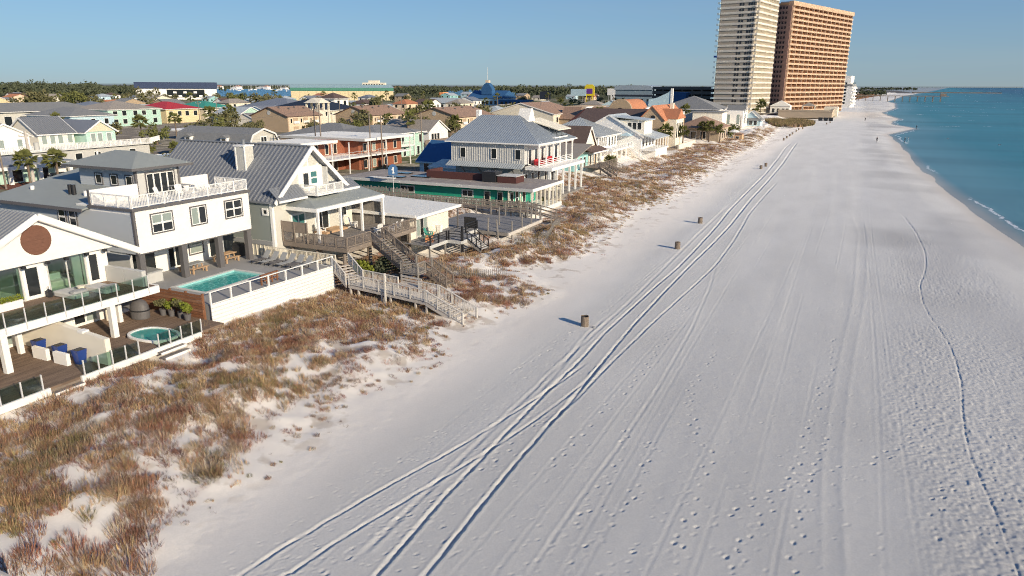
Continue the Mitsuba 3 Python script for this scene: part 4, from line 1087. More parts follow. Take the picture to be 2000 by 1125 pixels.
box(dd, 'screen', -40.9, -39.3, 73.1, 73.2, DZ, DZ + 1.3, 'black_metal')
for x, y in ((-39.3, 62.7), (-39.3, 65.9), (-37.6, 66.4), (-37.6, 70.0), (-39.3, 73.0)):
    box(dd, 'pile', x - 0.08, x + 0.08, y - 0.08, y + 0.08, 0.4, DZ - 0.06, 'grey_wood')
chair('orange slatted chair on the deck before the cream cottage', -40.4, 64.4, DZ, 200, 'orange_wall')
chair('pale yellow slatted chair by the cottage sliding door', -41.5, 67.4, DZ, 10, 'cream_paint')
chair('teal slatted chair beside the pale yellow one at the cottage door', -41.6, 66.3, DZ, 10, 'teal_roof')
k = thing('waste_bin', 'white bin standing against the cream cottage wall', 'bin')
hull(k, 'tub', [(-42.2 + s * r, 69.6 + t * r, DZ + z) for s in (-1, 1) for t in (-1, 1) for r, z in ((0.22, 0), (0.28, 0.75))], 'white_paint'); box(k, 'lid', -42.52, -41.88, 69.28, 69.92, DZ + 0.755, DZ + 0.82, 'white_paint')

# ------------------------------------------------------------------ empty grey deck platform with bare posts
pf = thing('deck_platform', 'empty grey plank platform with bare leaning posts in the dune grass', 'deck')
PZ = 1.95
for i in range(58):
    y = 73.7 + 0.17 * i
    bar(pf, 'plank', (-46.2 + 0.05 * math.sin(i * 2.1), y, PZ), (-35.4 + 0.05 * math.sin(i * 1.3), y, PZ), 0.155, 0.05, 'deck_dark')
for a in ((-46.2, -35.3, 73.5, 73.6), (-35.35, -35.2, 73.5, 83.6)):
    box(pf, 'rim_board', *a, PZ - 0.4, PZ - 0.03, 'pale_wood' if a[0] > -40 else 'grey_wood')
for i, (x, y, h, lx) in enumerate(((-40.6, 73.5, 1.3, 0), (-38.0, 73.6, 1.6, 0.1), (-36.5, 73.5, 1.5, -0.3), (-35.3, 74.6, 1.2, 0), (-38.4, 77.5, 2.2, 0), (-35.3, 77.5, 1.6, 0), (-35.3, 80.2, 1.9, 0.05), (-35.3, 83.0, 1.3, 0), (-37.2, 83.3, 2.3, 0), (-46.1, 73.6, 1.2, 0), (-43.4, 73.5, 1.1, 0))):
    bar(pf, 'post', (x, y, 0.6), (x + lx, y, PZ + h), 0.14, 0.14, 'grey_wood')

# ------------------------------------------------------------------ weathered boardwalk and picket fence in front of the green strip building
wkb = thing('dune_boardwalk', 'long weathered boardwalk with rails running past the green strip building to the dunes', 'boardwalk')
BZ = 2.5
for i in range(70):
    x = -64 + 0.45 * i
    z = BZ if x < -38 else BZ - 0.16 * (x + 38)
    bar(wkb, 'deck_board', (x, 84.6, z), (x, 86.3, z), 0.42, 0.06, 'weathered_wood')
for y in (84.6, 86.3):
    for z in (0.45, 0.95):
        bar(wkb, 'rail', (-64, y, BZ + z), (-38, y, BZ + z), 0.06, 0.12, 'weathered_wood')
        bar(wkb, 'rail', (-38, y, BZ + z), (-33, y, BZ + z - 0.9), 0.06, 0.12, 'weathered_wood')
    for i in range(14):
        x = -63 + 2.2 * i
        bar(wkb, 'post', (x, y, 0.6), (x, y, BZ + 1.05 - max(0, (x + 38) * 0.17)), 0.13, 0.13, 'grey_wood')
pk = thing('picket_fence', 'grey vertical picket fence between the boardwalk and the green strip building', 'fence')
for i in range(110):
    x = -67 + 0.27 * i
    if i > 34 or i % 1 == 0:
        box(pk, 'picket', x, x + 0.2, 87.0, 87.04, 1.8, (4.0 if x < -58 else 3.25) + 0.12 * math.sin(i * 3.7), 'grey_wood')
for z in (2.3, 3.0):
    box(pk, 'rail', -67, -37.3, 87.05, 87.12, z, z + 0.1, 'grey_wood')
sg = thing('blue_sign', 'blue street sign with a white figure on a pole above the picket fence', 'sign')
frame(-60.2, 86.6, 0, -50)
v, ff = lathe([(0.05, 0), (0.05, 5.2)], 8)
mesh(sg, 'pole', (v + [0, 0, 2.0], ff), 'steel', 40)
pl = trimesh.creation.extrude_polygon(__import__('shapely').geometry.box(-0.68, -0.65, 0.68, 0.45).union(__import__('shapely').geometry.Point(0, 0.3).buffer(0.6)), 0.08)
v = np.asarray(pl.vertices)
mesh(sg, 'plate', (np.stack([0.1 + v[:, 2], v[:, 0], 6.6 + v[:, 1]], -1), pl.faces), 'royal_blue')
fig = trimesh.util.concatenate([trimesh.creation.cylinder(0.12, 0.04, transform=trimesh.transformations.translation_matrix([0.05, 0.35, 0])), trimesh.creation.box((0.14, 0.5, 0.04), trimesh.transformations.translation_matrix([0.05, -0.05, 0])), trimesh.creation.box((0.3, 0.12, 0.04), trimesh.transformations.translation_matrix([-0.03, 0.12, 0])), trimesh.creation.box((0.34, 0.12, 0.04), trimesh.transformations.translation_matrix([0.05, -0.36, 0]))])
v = np.asarray(fig.vertices)
mesh(sg, 'figure', (np.stack([0.2 + v[:, 2], v[:, 0], 6.6 + v[:, 1]], -1), fig.faces), 'white_paint')
frame()

# ------------------------------------------------------------------ green strip building with the flat gravel roof
E_ = thing('strip_motel', 'long low emerald green building with a flat gravel roof and brick upstand', 'building')
walls(E_, -70, -42.6, 89.2, 98.8, 1.6, 4.6, 'emerald')
hull(E_, 'roof', [(x, y, z) for x, y in ((-71, 88.0), (-38.6, 88.0), (-38.6, 99.2), (-71, 99.2)) for z in (4.65, 4.95)], 'gravel_roof')
box(E_, 'roof_edge', -71, -38.5, 87.9, 88.0, 4.6, 5.02, 'pale_grey')
box(E_, 'roof_edge', -38.6, -38.5, 88.0, 99.2, 4.6, 5.02, 'white_paint')
pb = box(E_, 'brick_upstand', -58.6, -48.7, 93.2, 93.6, 4.96, 6.0, 'brick_band')
box(E_, 'brick_upstand', -46.2, -43.2, 92.6, 95.4, 4.96, 5.9, 'brick_band')
box(E_, 'brick_upstand', -58.6, -58.2, 93.6, 97.4, 4.96, 6.1, 'brick_band')
box(E_, 'upstand_cap', -46.3, -43.1, 92.5, 95.5, 5.91, 6.0, 'pale_grey')
box(E_, 'roof_hatch', -48.6, -46.4, 92.4, 94.6, 4.96, 6.45, 'black_metal')
box(E_, 'roof_slab', -56, -49, 94.5, 97.0, 4.96, 5.3, 'white_roof')
for x, y, a in ((-64, 90.5, 2.6), (-61, 92.5, 3.2), (-65.5, 95, 2.4)):
    box(E_, 'skylight', x, x + a, y, y + 1.4, 4.96, 5.12, 'glass_dark')
box(E_, 'roof_slab', -66.5, -62, 89.2, 90.0, 4.96, 5.06, 'white_roof')
for x0, x1 in ((-60.8, -58.2), (-50.2, -48.3)):
    win(E_, '-y', x0, x1, 3.1, 4.2, 89.2, 2, 1, 'pale_grey', 'glass_dark', 0.1)
for x0, x1 in ((-46.6, -45.6), (-44.5, -43.6)):
    win(E_, '-y', x0, x1, 2.1, 4.2, 89.2, 1, 1, 'cream_paint', 'glass_dark', 0.1, None, 'door')
box(E_, 'mint_band', -57.8, -47.2, 89.1, 89.19, 2.0, 3.0, 'mint')
for y in np.arange(88.4, 99, 1.5):
    box(E_, 'porch_post', -38.9, -38.7, y - 0.08, y + 0.08, 1.6, 4.62, 'cream_paint')
for x in (-40.5, -42.3):
    box(E_, 'porch_post', x - 0.08, x + 0.08, 88.2, 88.36, 1.6, 4.62, 'cream_paint')
box(E_, 'porch_floor', -42.6, -38.6, 88.1, 99, 1.3, 1.9, 'white_roof')
for i, y in enumerate((89.3, 91.0, 93.5, 96.5)):
    win(E_, '+x', y, y + 1.1, 2.1, 4.2, -42.6, 1, 2 if i % 2 else 1, 'white_paint', 'glass_dark', 0.1)
for x, y in ((-40.2, 88.9), (-41.6, 90.5), (-40.0, 95.0)):
    k = thing('porch_planter', {(-40.2, 88.9): 'round pale pot with dark shrub at the near corner of the strip building porch', (-41.6, 90.5): 'round pale pot by the strip building door', (-40.0, 95.0): 'round pale pot at the far part of the strip building porch'}[(x, y)], 'planter')
    v, ff = lathe([(0.2, 0), (0.3, 0.45), (0.33, 0.5), (0, 0.46)], 14)
    mesh(k, 'pot', (v + [x, y, 1.9], ff), 'cream_paint', 40)
    m = trimesh.creation.icosphere(2, 0.34); m.vertices *= 1 + 0.35 * (meshkit.noise(m.vertices * 6)[:, None] - 0.5)
    mesh(k, 'shrub', (m.vertices + [x, y, 2.65], m.faces), 'leaf_oak')

# ------------------------------------------------------------------ grey board-and-batten house on stilts
F_ = thing('stilt_house', 'pale grey board-and-batten house with a blue-grey hip roof and two-tier white porch', 'house')
walls(F_, -59.3, -46.2, 102, 117.5, 6.6, 9.9, 'pale_grey')
battens(F_, '-y', -59.2, -46.3, 6.7, 9.8, 102, 'pale_grey', 0.42)
walls(F_, -58.8, -46.8, 102.6, 117.2, 1.8, 6.59, 'mid_grey', 'lower_wall')
hull(F_, 'skirt_roof', [(x, y, z) for x in (-59.6, -46.0) for y, z in ((101.9, 6.75), (100.6, 6.15), (101.9, 6.6), (100.6, 6.05))], 'metal_pale')
b = MB()
for x in np.arange(-59.5, -46, 0.4):
    b.bar((x, 101.9, 6.78), (x, 100.6, 6.18), 0.05, 0.06)
labels[mesh(F_, 'skirt_seam', b, 'metal_roof')] = {'kind': 'stuff'}
for x in (-57, -54, -51, -48):
    bar(F_, 'bracket', (x, 102.4, 5.0), (x, 100.9, 6.1), 0.14, 0.14, 'grey_trim')
FX0, FX1, FY0, FY1 = -59.3, -44.2, 102, 117.5
plain('metal_blue', (0.3, 0.36, 0.43), 0.45, 0.5)
fr_ = hip(F_, FX0, FX1, FY0, FY1, 9.9, 13.75, 'metal_blue', 0.7, 'x', 'white_paint', ends=(2.2, 7.2))
hipseam(F_, FX0, FX1, FY0, FY1, 9.9, 13.75, 40, 'metal_roof', 0.7, ends=(2.2, 7.2))
dm = hull(F_, 'dormer', [(x, y, z) for x, zt in ((-51, 14.3), (-48.9, 14.3)) for y, z in ((109.3, 11.8), (112.5, 11.8), (109.3, 12.4), (112.5, 12.4), (110.2, 13.7), (111.8, 13.7), (110.7, 14.9), (111.3, 14.9))], 'white_stucco')
box(F_, 'dormer_balcony', -48, -43.9, 109, 114.6, 10.3, 10.5, 'white_paint')
rail(F_, (-44.0, 110, 10.5), (-44.0, 114.5, 10.5), 0.9, 2, None, 'black_metal', 0.06)
hull(F_, 'shed_roof', [(x, y, z) for y in (111, 117) for x, z in ((-50, 13.2), (-44.2, 11.6), (-50, 13.05), (-44.2, 11.45))], 'cream_paint')
box(F_, 'dormer_opening', -48.9, -48.6, 110.2, 112.2, 11.4, 12.6, 'glass_dark')
for x in (-57.0, -51.4, -47.2):
    win(F_, '-y', x - 0.55, x + 0.5, 7.3, 8.95, 101.9, 1, 1, 'white_paint', 'glass_dark', 0.08)
PFZ = 6.3
box(F_, 'porch_floor', -46.15, -41.6, 102.2, 117.2, PFZ - 0.5, PFZ, 'white_paint')
box(F_, 'porch_beam', -44.1, -43.8, 102.1, 117.4, 9.5, 9.88, 'white_paint')
for y in np.linspace(102.4, 116.8, 6):
    box(F_, 'porch_post', -43.93, -43.73, y - 0.1, y + 0.1, PFZ, 9.5, 'white_paint')
    box(F_, 'lower_post', -42.2, -41.9, y - 0.14, y + 0.14, 1.5, PFZ - 0.5, 'white_paint')
rail(F_, (-43.8, 102.4, PFZ), (-43.8, 116.8, PFZ), 0.95, 5, None, 'white_paint', 0.06, 'railing', (1.0, 0.7, 0.4, 0.1))
for y in (103.5, 106, 108.5, 111.5, 114.5):
    win(F_, '+x', y, y + 1.3, PFZ + 0.1, 8.9, -46.2, 1, 1, 'white_paint', 'glass_dark', 0.12)
    win(F_, '+x', y, y + 1.2, 2.6, 5.0, -46.8, 1, 1, 'white_paint', 'glass_dark', 0.12)
box(F_, 'chimney', -59.2, -58.6, 110.6, 111.6, 11.0, 14.5, 'white_stucco')
box(F_, 'ground_deck', -46.8, -41.5, 101.5, 117, 1.2, 1.6, 'grey_wood')
for y, lab in ((105.5, 'red upholstered sofa on the upper porch of the stilt house, nearer end'), (110.5, 'red upholstered sofa on the upper porch of the stilt house, farther end')):
    k = thing('porch_sofa', lab, 'sofa', 'red sofas on the upper porch')
    box(k, 'seat', -45.4, -44.6, y - 1.1, y + 1.1, PFZ + 0.15, PFZ + 0.5, 'red_fabric'); box(k, 'backrest', -45.6, -45.4, y - 1.1, y + 1.1, PFZ + 0.15, PFZ + 0.95, 'red_fabric')
    for s in (-1, 1):
        box(k, 'armrest', -45.4, -44.6, y + s * 1.2 - 0.1, y + s * 1.2 + 0.1, PFZ + 0.1, PFZ + 0.7, 'red_fabric')
# blue-roofed house behind it
k = thing('blue_roof_house', 'pale blue house with a bright royal blue roof behind the stilt house', 'house')
gable(k, -72.5, -60.5, 113, 123, 1.8, 5.2, 8.3, 'x', 'pale_blue', 'royal_blue', 0.6, 0.2, 'pale_blue')
wins(k, '-y', (-71, -69.2), 2.4, 4.6, 113, 1.0)
win(k, '-y', -67.6, -66.6, 1.9, 4.3, 113, 1, 1, 'white_paint', 'glass_dark', 0.1, None, 'door')
k = thing('garden_shed', 'small pale blue shed with a white peaked roof before the blue roof house', 'shed')
walls(k, -66, -60.8, 106.5, 109.5, 1.8, 5.0, 'pale_blue'); hip(k, -66, -60.8, 106.5, 109.5, 5.0, 6.2, 'white_roof', 0.4)
wins(k, '-y', (-64.5,), 3.0, 4.2, 106.5, 0.9)

# ------------------------------------------------------------------ houses farther along the dunes
G = thing('brown_roof_house', 'cream house with a steep dark brown shingle roof and white gable', 'house')
gable(G, -66, -52, 145, 153.3, 1.8, 5.5, 9.9, 'x', 'cream_pale', 'shingle_brown', 0.5, 0.25, 'white_paint')
walls(G, -52, -50.6, 144.6, 153.6, 1.8, 5.0, 'cream_pale', 'front_wall')
hull(G, 'pent_roof', [(x, y, z) for y in (144.0, 154.2) for x, z in ((-52, 5.9), (-49.2, 5.0), (-52, 5.7), (-49.2, 4.85))], 'shingle_brown')
box(G, 'pent_fascia', -49.25, -49.15, 144, 154.2, 4.7, 5.0, 'white_paint')
wins(G, '+x', (146.0, 147.6), 2.3, 4.4, -50.6, 1.0); wins(G, '+x', (151, 152), 2.6, 4.3, -50.6, 0.7)
win(G, '+x', 148.6, 149.8, 1.9, 4.4, -50.6, 1, 1, 'natural_wood', 'glass_dark', 0.15, None, 'door')
for y in (144.3, 149.2, 153.9):
    box(G, 'porch_post', -49.6, -49.4, y - 0.1, y + 0.1, 1.6, 4.9, 'white_paint')
walls(G, -66, -50.6, 136, 144.5, 1.8, 4.6, 'aqua', 'wing_wall')
hull(G, 'wing_roof', [(x, y, z) for x in (-66, -49.8) for y, z in ((135.4, 4.5), (144.9, 6.6), (135.4, 4.65), (144.9, 6.75))], 'shingle_pale')
wins(G, '+x', (137.5, 140, 142.3), 2.2, 4.2, -50.6, 1.0)
k = thing('brown_stairs', 'weathered brown stairs and deck on posts before the brown roof house', 'stairs')
box(k, 'floor', -49.2, -45.5, 138, 149, 2.5, 2.65, 'weathered_wood')
rail(k, (-45.6, 138, 2.65), (-45.6, 149, 2.65), 1.0, 7, 0.3, 'weathered_wood', 0.12); rail(k, (-49, 138, 2.65), (-45.6, 138, 2.65), 1.0, 3, 0.3, 'weathered_wood', 0.12)
stairs(k, (-45.5, 144, 2.65), (-42.0, 144, 1.3), 2.0, 8, 'weathered_wood', None, (0, 1), 1.0, 'weathered_wood', 0.3)
stairs(k, (-45.5, 138.8, 2.65), (-42.5, 137.6, 1.3), 1.8, 8, 'weathered_wood', None, (0.3, 0.95), 1.0, 'weathered_wood', 0.3)
for y in (138.3, 142, 146, 148.8):
    box(k, 'pile', -45.8, -45.6, y - 0.1, y + 0.1, 0.8, 2.5, 'weathered_wood')
H_ = thing('grey_hip_house', 'white house with a sea-grey hip roof, deck on posts and white stair', 'house')
walls(H_, -66, -52, 155, 169, 1.8, 7.6, 'white_paint'); hip(H_, -66, -52, 155, 169, 7.6, 11.4, 'metal_pale', 0.8, 'x')
hipseam(H_, -66, -52, 155, 169, 7.6, 11.4, 26, 'metal_roof', 0.8)
wins(H_, '+x', np.linspace(156.2, 160.5, 4), 5.2, 7.2, -52, 0.8, small=False); wins(H_, '+x', (163, 165.2, 167.4), 5.0, 7.0, -52, 1.0)
box(H_, 'deck', -52, -48.5, 155, 174, 4.3, 4.6, 'white_paint')
rail(H_, (-48.6, 155, 4.6), (-48.6, 174, 4.6), 1.0, 12, None, 'white_paint', 0.14, 'railing', (1.0, 0.1))
for y in np.linspace(155.2, 173.5, 6):
    box(H_, 'pile', -48.9, -48.6, y - 0.15, y + 0.15, 0.8, 4.3, 'white_paint')
stairs(H_, (-48.4, 168.5, 4.5), (-44.4, 168.5, 1.2), 2.0, 12, 'white_paint', None, (0, 1), 1.0, 'white_paint', 0.3)
H2 = thing('dormer_house', 'white house with a steep pale metal roof and wide dormer over a porch', 'house')
gable(H2, -63, -46.5, 171, 184, 1.8, 7.0, 11.6, 'y', 'white_paint', 'metal_pale', 0.6, 0.2)
walls(H2, -52.5, -46.2, 172, 179.5, 7.0, 10.6, 'cream_pale', 'dormer_wall'); hull(H2, 'dormer_roof', [(x, y, z) for y in (171.4, 180.1) for x, z in ((-55, 11.5), (-45.6, 10.7), (-55, 11.3), (-45.6, 10.5))], 'metal_pale')
wins(H2, '-y', (-49.8, -48.6, -47.4), 8.4, 10, 172, 0.9)
hull(H2, 'porch_roof', [(x, y, z) for y in (170.5, 184.5) for x, z in ((-46.6, 7.4), (-42.8, 6.5), (-46.6, 7.2), (-42.8, 6.3))], 'metal_pale')
for y in np.linspace(171, 184, 6):
    box(H2, 'porch_post', -43.2, -43.0, y - 0.12, y + 0.12, 3.9, 6.4, 'white_paint')
box(H2, 'porch_floor', -46.5, -42.9, 170.8, 184.3, 3.5, 3.9, 'white_paint'); walls(H2, -46.4, -43.2, 172.5, 184, 1.2, 3.5, 'white_paint', 'lower_wall')
wins(H2, '+x', (173, 176, 179, 182), 4.3, 6.2, -46.5, 1.2)
k = thing('beach_umbrella', 'pale blue square umbrella on the white deck before the dormer house', 'umbrella')
hull(k, 'canopy', [(-50.2 + s * 1.5, 171 + t * 1.5, 7.0) for s in (-1, 1) for t in (-1, 1)] + [(-50.2, 171, 7.7)], 'pale_blue'); bar(k, 'pole', (-50.2, 171, 4.6), (-50.2, 171, 7.4), 0.07, 0.07, 'white_paint')
I_ = thing('round_window_house', 'tan stucco house with an orange tile roof and a round gable window', 'house')
gable(I_, -55.2, -48.3, 200, 226, 1.8, 9.6, 13.1, 'y', 'tan_wall', 'terracotta', 0.4, 0.25, None)
v, ff = lathe([(0, 0), (0.85, 0), (0.85, 0.1), (0, 0.1)], 20)
wk_ = mesh(I_, 'round_window', (np.stack([v[:, 0] - 51.4, 199.99 - v[:, 2], v[:, 1] + 10.1], -1), ff), 'tan_wall', 30)
v, ff = lathe([(0, 0), (0.65, 0), (0.65, 0.14), (0, 0.14)], 20)
mesh(wk_, 'pane', (np.stack([v[:, 0] - 51.4, 199.97 - v[:, 2], v[:, 1] + 10.1], -1), ff), 'glass_dark', 30)
walls(I_, -48.3, -45.5, 203, 212, 1.8, 9.6, 'cream_paint', 'bay_wall'); hull(I_, 'bay_roof', [(x, y, z) for y, z in ((203, 9.7), (212, 9.7), (207.5, 12.4)) for x in (-50.5, -45.2)], 'terracotta')
wins(I_, '+x', (204, 206.3, 208.7, 211), 4.5, 8.6, -45.5, 1.2)
walls(I_, -75, -55.2, 202, 224, 1.8, 8.5, 'tan_wall', 'rear_wall'); hull(I_, 'rear_roof', [(x, y, z) for y, z in ((201.5, 8.5), (224.5, 8.5), (213, 12.0)) for x in (-75.5, -55.1)], 'shingle_brown')
box(I_, 'chimney', -50.6, -49.6, 216, 217.2, 11, 13.7, 'cream_paint')
k = thing('patio_wall', 'low cream terrace wall and patio before the round window house', 'wall')
box(k, 'wall', -44, -43.6, 200, 222, 0.8, 3.0, 'cream_paint'); box(k, 'floor', -48.3, -44, 200, 222, 1.0, 1.9, 'tan_flat')
J_ = thing('tan_hip_house', 'low tan house with a broad tan shingle hip roof among palms', 'house')
walls(J_, -52, -38.6, 232.6, 250, 1.8, 5.9, 'tan_flat'); hip(J_, -52, -38.6, 232.6, 250, 5.9, 9.2, 'shingle_tan', 0.8, None, 'tan_wall')
wins(J_, '-y', (-50, -46.5, -43.5), 2.6, 4.8, 232.6, 1.6); wins(J_, '+x', (235, 239, 243, 247), 2.4, 4.8, -38.6, 1.6, 'white_paint')
box(J_, 'chimney', -53, -51.6, 240, 241.4, 8, 10.6, 'white_paint')
k = thing('patio_umbrella', 'white market umbrella beside the tan hip house', 'umbrella')
v, ff = lathe([(2.0, 0), (1.0, 0.55), (0, 0.9)], 8)
mesh(k, 'canopy', (v + [-36.4, 249, 4.0], ff), 'white_paint'); bar(k, 'pole', (-36.4, 249, 1.4), (-36.4, 249, 4.8), 0.08, 0.08, 'white_paint')
k = thing('beach_hut', 'small orange wooden hut at the edge of the dunes', 'hut')
walls(k, -37.5, -34.5, 254, 258, 0.8, 3.0, 'natural_wood'); hull(k, 'roof', [(x, y, 3.0) for x in (-37.8, -34.2) for y in (253.7, 258.3)] + [(-36, 254, 3.6), (-36, 258, 3.6)], 'shingle_tan'); wins(k, '-y', (-36,), 1.4, 2.3, 254, 1.0)
K_ = thing('big_grey_hip_house', 'large pale house with a wide dark grey hip roof near the beige tower', 'house')
walls(K_, -80, -54, 318, 344, 1.8, 9.0, 'pale_grey'); hip(K_, -80, -54, 318, 344, 9.0, 14.5, 'shingle_grey', 1.0)
wins(K_, '-y', (-76, -72, -60), 6.2, 8.2, 318, 1.6); wins(K_, '+x', (322, 328, 334, 340), 5.6, 8.2, -54, 2.0)
walls(K_, -62, -50, 306, 317, 1.8, 8.2, 'cream_pale', 'garage_wall'); hull(K_, 'garage_roof', [(x, y, z) for x in (-62.5, -49.5) for y in (305.5, 317.5) for z in (8.2, 8.5)], 'shingle_grey')
L_ = thing('white_villa', 'white two-storey villa with arched porch and sunroom beside the big grey roof', 'house')
walls(L_, -56, -44, 322, 336, 1.8, 8.6, 'white_stucco'); gable(L_, -51, -44, 324, 331, 1.8, 8.0, 10.6, 'x', 'white_stucco', 'shingle_grey', 0.5)
wins(L_, '+x', (325.5, 327.5, 329.5, 334), 3.0, 7.2, -44, 1.1); wins(L_, '-y', (-54, -50, -46), 3, 7, 322, 1.2, 'white_paint', 'glass_blind')
M_ = thing('grey_gable_cottage', 'small blue-grey cottage with a white front gable near the beige tower', 'house')
gable(M_, -46.5, -38.5, 336, 345, 1.4, 4.6, 8.0, 'y', 'pale_blue', 'shingle_grey', 0.8, 0.2)
hull(M_, 'porch_roof', [(x, y, z) for x in (-47, -38) for y, z in ((335.9, 5.2), (333.6, 4.3), (335.9, 5.0), (333.6, 4.15))], 'shingle_grey'); wins(M_, '-y', (-44.5, -42.5, -40.5), 2.2, 4, 336, 1.2)
box(M_, 'porch_wall', -36.5, -36.2, 334, 346, 0.8, 2.0, 'white_paint')
# ------------------------------------------------------------------ towers
TB = thing('beige_tower', 'tall beige condominium tower with pale banded floors and curved white balconies', 'tower')
frame(-60.6, 470, 0, -11)
NF, FH = 25, 3.12
box(TB, 'core', -24, -1.8, 0.8, 38, 0, NF * FH + 2, 'beige_stucco')
for i in range(NF):
    z = 1.5 + i * FH
    box(TB, 'floor_band', -23.6, 0.0, 0.45, 0.79, z, z + 1.3, 'beige_band')
    a = np.linspace(-np.pi / 2, 0, 8)
    o = np.array([[-2.6 + 2.6 * np.cos(t), 2.6 + 2.6 * np.sin(t)] for t in a] + [[0, 18], [0.7, 19.5], [0, 21], [0, 38], [-1.79, 38], [-1.79, 0.8]])
    pl = trimesh.creation.extrude_polygon(__import__('shapely').geometry.Polygon(o), 1.05)
    mesh(TB, 'balcony', (pl.vertices + [0, 0, z + 0.15], pl.faces), 'beige_band', 25)
    box(TB, 'side_balcony', -25.6, -24, -0.2, 2.2, z, z + 1.1, 'pale_blue' if i != 11 else 'blue_paint')
    for x, w in ((-11.6, 1.25), (-9.9, 1.25), (-6.3, 1.2), (-4.8, 1.2), (-3.3, 1.2)):
        if i % 9 == 3 and x in (-9.9, -4.7):
            continue
        box(TB, 'window', x - w / 2, x + w / 2, 0.72, 0.84, z + 1.4, z + 2.95, 'tower_window')
    for j in range(7):
        y = 3.2 + 5.0 * j
        box(TB, 'balcony_door', -1.85, -1.74, y, y + 3.0, z + 1.2, z + 2.7, 'tan_wall' if j % 2 else 'cream_paint')
for j in range(8):
    box(TB, 'fin', -1.8, -0.25, 2.7 + 5.0 * j - 0.1, 2.7 + 5.0 * j + 0.1, 1.5, NF * FH + 1.2, 'cream_paint')
box(TB, 'base_floor', -24, -0.5, 0.3, 38, 0, 1.5, 'beige_band')
box(TB, 'crown', -24.5, 0.3, -0.2, 38.3, NF * FH + 2.01, NF * FH + 4, 'beige_band')
frame()
TO = thing('orange_tower', 'wide orange condominium tower with rows of deep balconies facing the sea', 'tower')
frame(-45.6, 514, 0, -19)
NO, FO = 22, 3.02
box(TO, 'core', -26, -2.2, 0.5, 104, 0, 69, 'orange_stucco')
box(TO, 'side_wall', -26, -0.6, 0.0, 0.49, 0, 69.5, 'mauve_stucco')
nb = 13
for i in range(NO):
    z = 2.2 + i * FO
    box(TO, 'balcony', -2.2, 0.0, 0.5, 104, z, z + 1.15, 'orange_band')
    for j in range(nb):
        y = 3.5 + j * 100 / nb
        box(TO, 'window', -2.24, -2.1, y + 0.7, y + 6.9, z + 1.0, z + 2.85, 'orange_dark')
    for x in (-4.0, -6.0, -8.0):
        box(TO, 'side_window', x - 0.55, x + 0.55, -0.07, 0.02, z + 0.9, z + 2.4, 'tower_window')
    box(TO, 'floor_line', -25.9, -0.7, -0.12, -0.001, z - 0.2, z + 0.35, 'mauve_stucco')
    box(TO, 'end_balcony', -9, -0.8, 104.01, 106.5, z, z + 1.0, 'white_paint')
for j in range(nb + 1):
    y = 3.0 + j * 100 / nb
    box(TO, 'pier', -2.2, -0.15, y - 0.22, y + 0.22, 1.0, 69, 'orange_band')
for y in (0.7, 1.7):
    box(TO, 'corner_pier', -2.2, 0.1, y - 0.15, y + 0.15, 0, 69, 'orange_band')
box(TO, 'cornice', -2.6, 0.25, 0.0, 105, 68.6, 71.2, 'orange_band')
box(TO, 'parapet', -26.2, -2.6, -0.2, 105, 69.01, 70.2, 'orange_stucco')
box(TO, 'roof_plant', -14, -6, 12, 24, 70, 72.3, 'mid_grey'); box(TO, 'roof_plant', -12, -5, 30, 36, 70, 72.0, 'pale_grey')
frame()
k = thing('tower_podium', 'low tan terrace building at the foot of the orange tower', 'building')
walls(k, -44, -14, 470, 508, 0.5, 4.2, 'tan_flat'); box(k, 'parapet', -44.3, -13.7, 469.7, 470, 4.21, 5.2, 'tan_flat'); box(k, 'parapet', -14, -13.7, 470, 508, 4.21, 5.2, 'tan_flat')
hull(k, 'pavilion_roof', [(-32, 482, 7.2), (-24, 482, 7.2), (-32, 490, 7.2), (-24, 490, 7.2), (-28, 486, 9.4)], 'shingle_pale')
for x in (-31.5, -24.5):
    for y in (482.5, 489.5):
        box(k, 'pavilion_post', x - 0.2, x + 0.2, y - 0.2, y + 0.2, 4.2, 7.2, 'cream_paint')
walls(k, -20, -12, 505, 530, 0.5, 6, 'cream_paint', 'stair_block'); wins(k, '-y', (-18, -15), 2, 4, 505, 1.5)
k = thing('blue_grey_block', 'narrow blue-grey and white block between the two towers', 'building')
walls(k, -62, -54, 540, 560, 1, 22, 'pale_blue'); box(k, 'stair_tower', -53.9, -51, 540, 552, 1, 24, 'white_paint')
for i in range(6):
    box(k, 'balcony', -62.2, -54, 538.8, 540, 3 + 3 * i, 4 + 3 * i, 'white_paint'); wins(k, '-y', (-59.5, -56.5), 4.3 + 3 * i, 5.6 + 3 * i, 540, 1.5, small=True)
k = thing('white_resort_pavilion', 'low white resort building with peaked tops between the towers', 'building')
walls(k, -52, -40, 500, 512, 1, 6.5, 'white_stucco'); hull(k, 'roof', [(-52.5, 499.5, 6.5), (-39.5, 499.5, 6.5), (-52.5, 512.5, 6.5), (-39.5, 512.5, 6.5), (-46, 506, 10)], 'white_roof'); wins(k, '-y', (-50, -47, -44, -41.5), 2.5, 5, 500, 1.6)
k = thing('white_far_tower', 'white condominium block farther down the shore beyond the orange tower', 'tower')
frame(-8, 760, 0, -6)
walls(k, -30, 0, 0, 30, 0, 21, 'white_stucco'); walls(k, -28, -2, 2, 24, 21.01, 28.5, 'white_stucco', 'upper_wall'); box(k, 'dark_storey', -30.2, 0.1, -0.1, 30.1, 19.0, 21.0, 'shingle_grey')
for i in range(7):
    box(k, 'balcony', 0, 1.2, 0, 30, 2 + 3 * i, 3 + 3 * i, 'white_paint') if i < 6 else None; wins(k, '+x', np.arange(4, 28, 6), 3.1 + 3 * i, 4.7 + 3 * i, 0, 3.6, small=True); wins(k, '-y', (-24, -18, -12, -6), 3 + 3 * i, 4.7 + 3 * i, 0, 2.4, small=True)
frame()
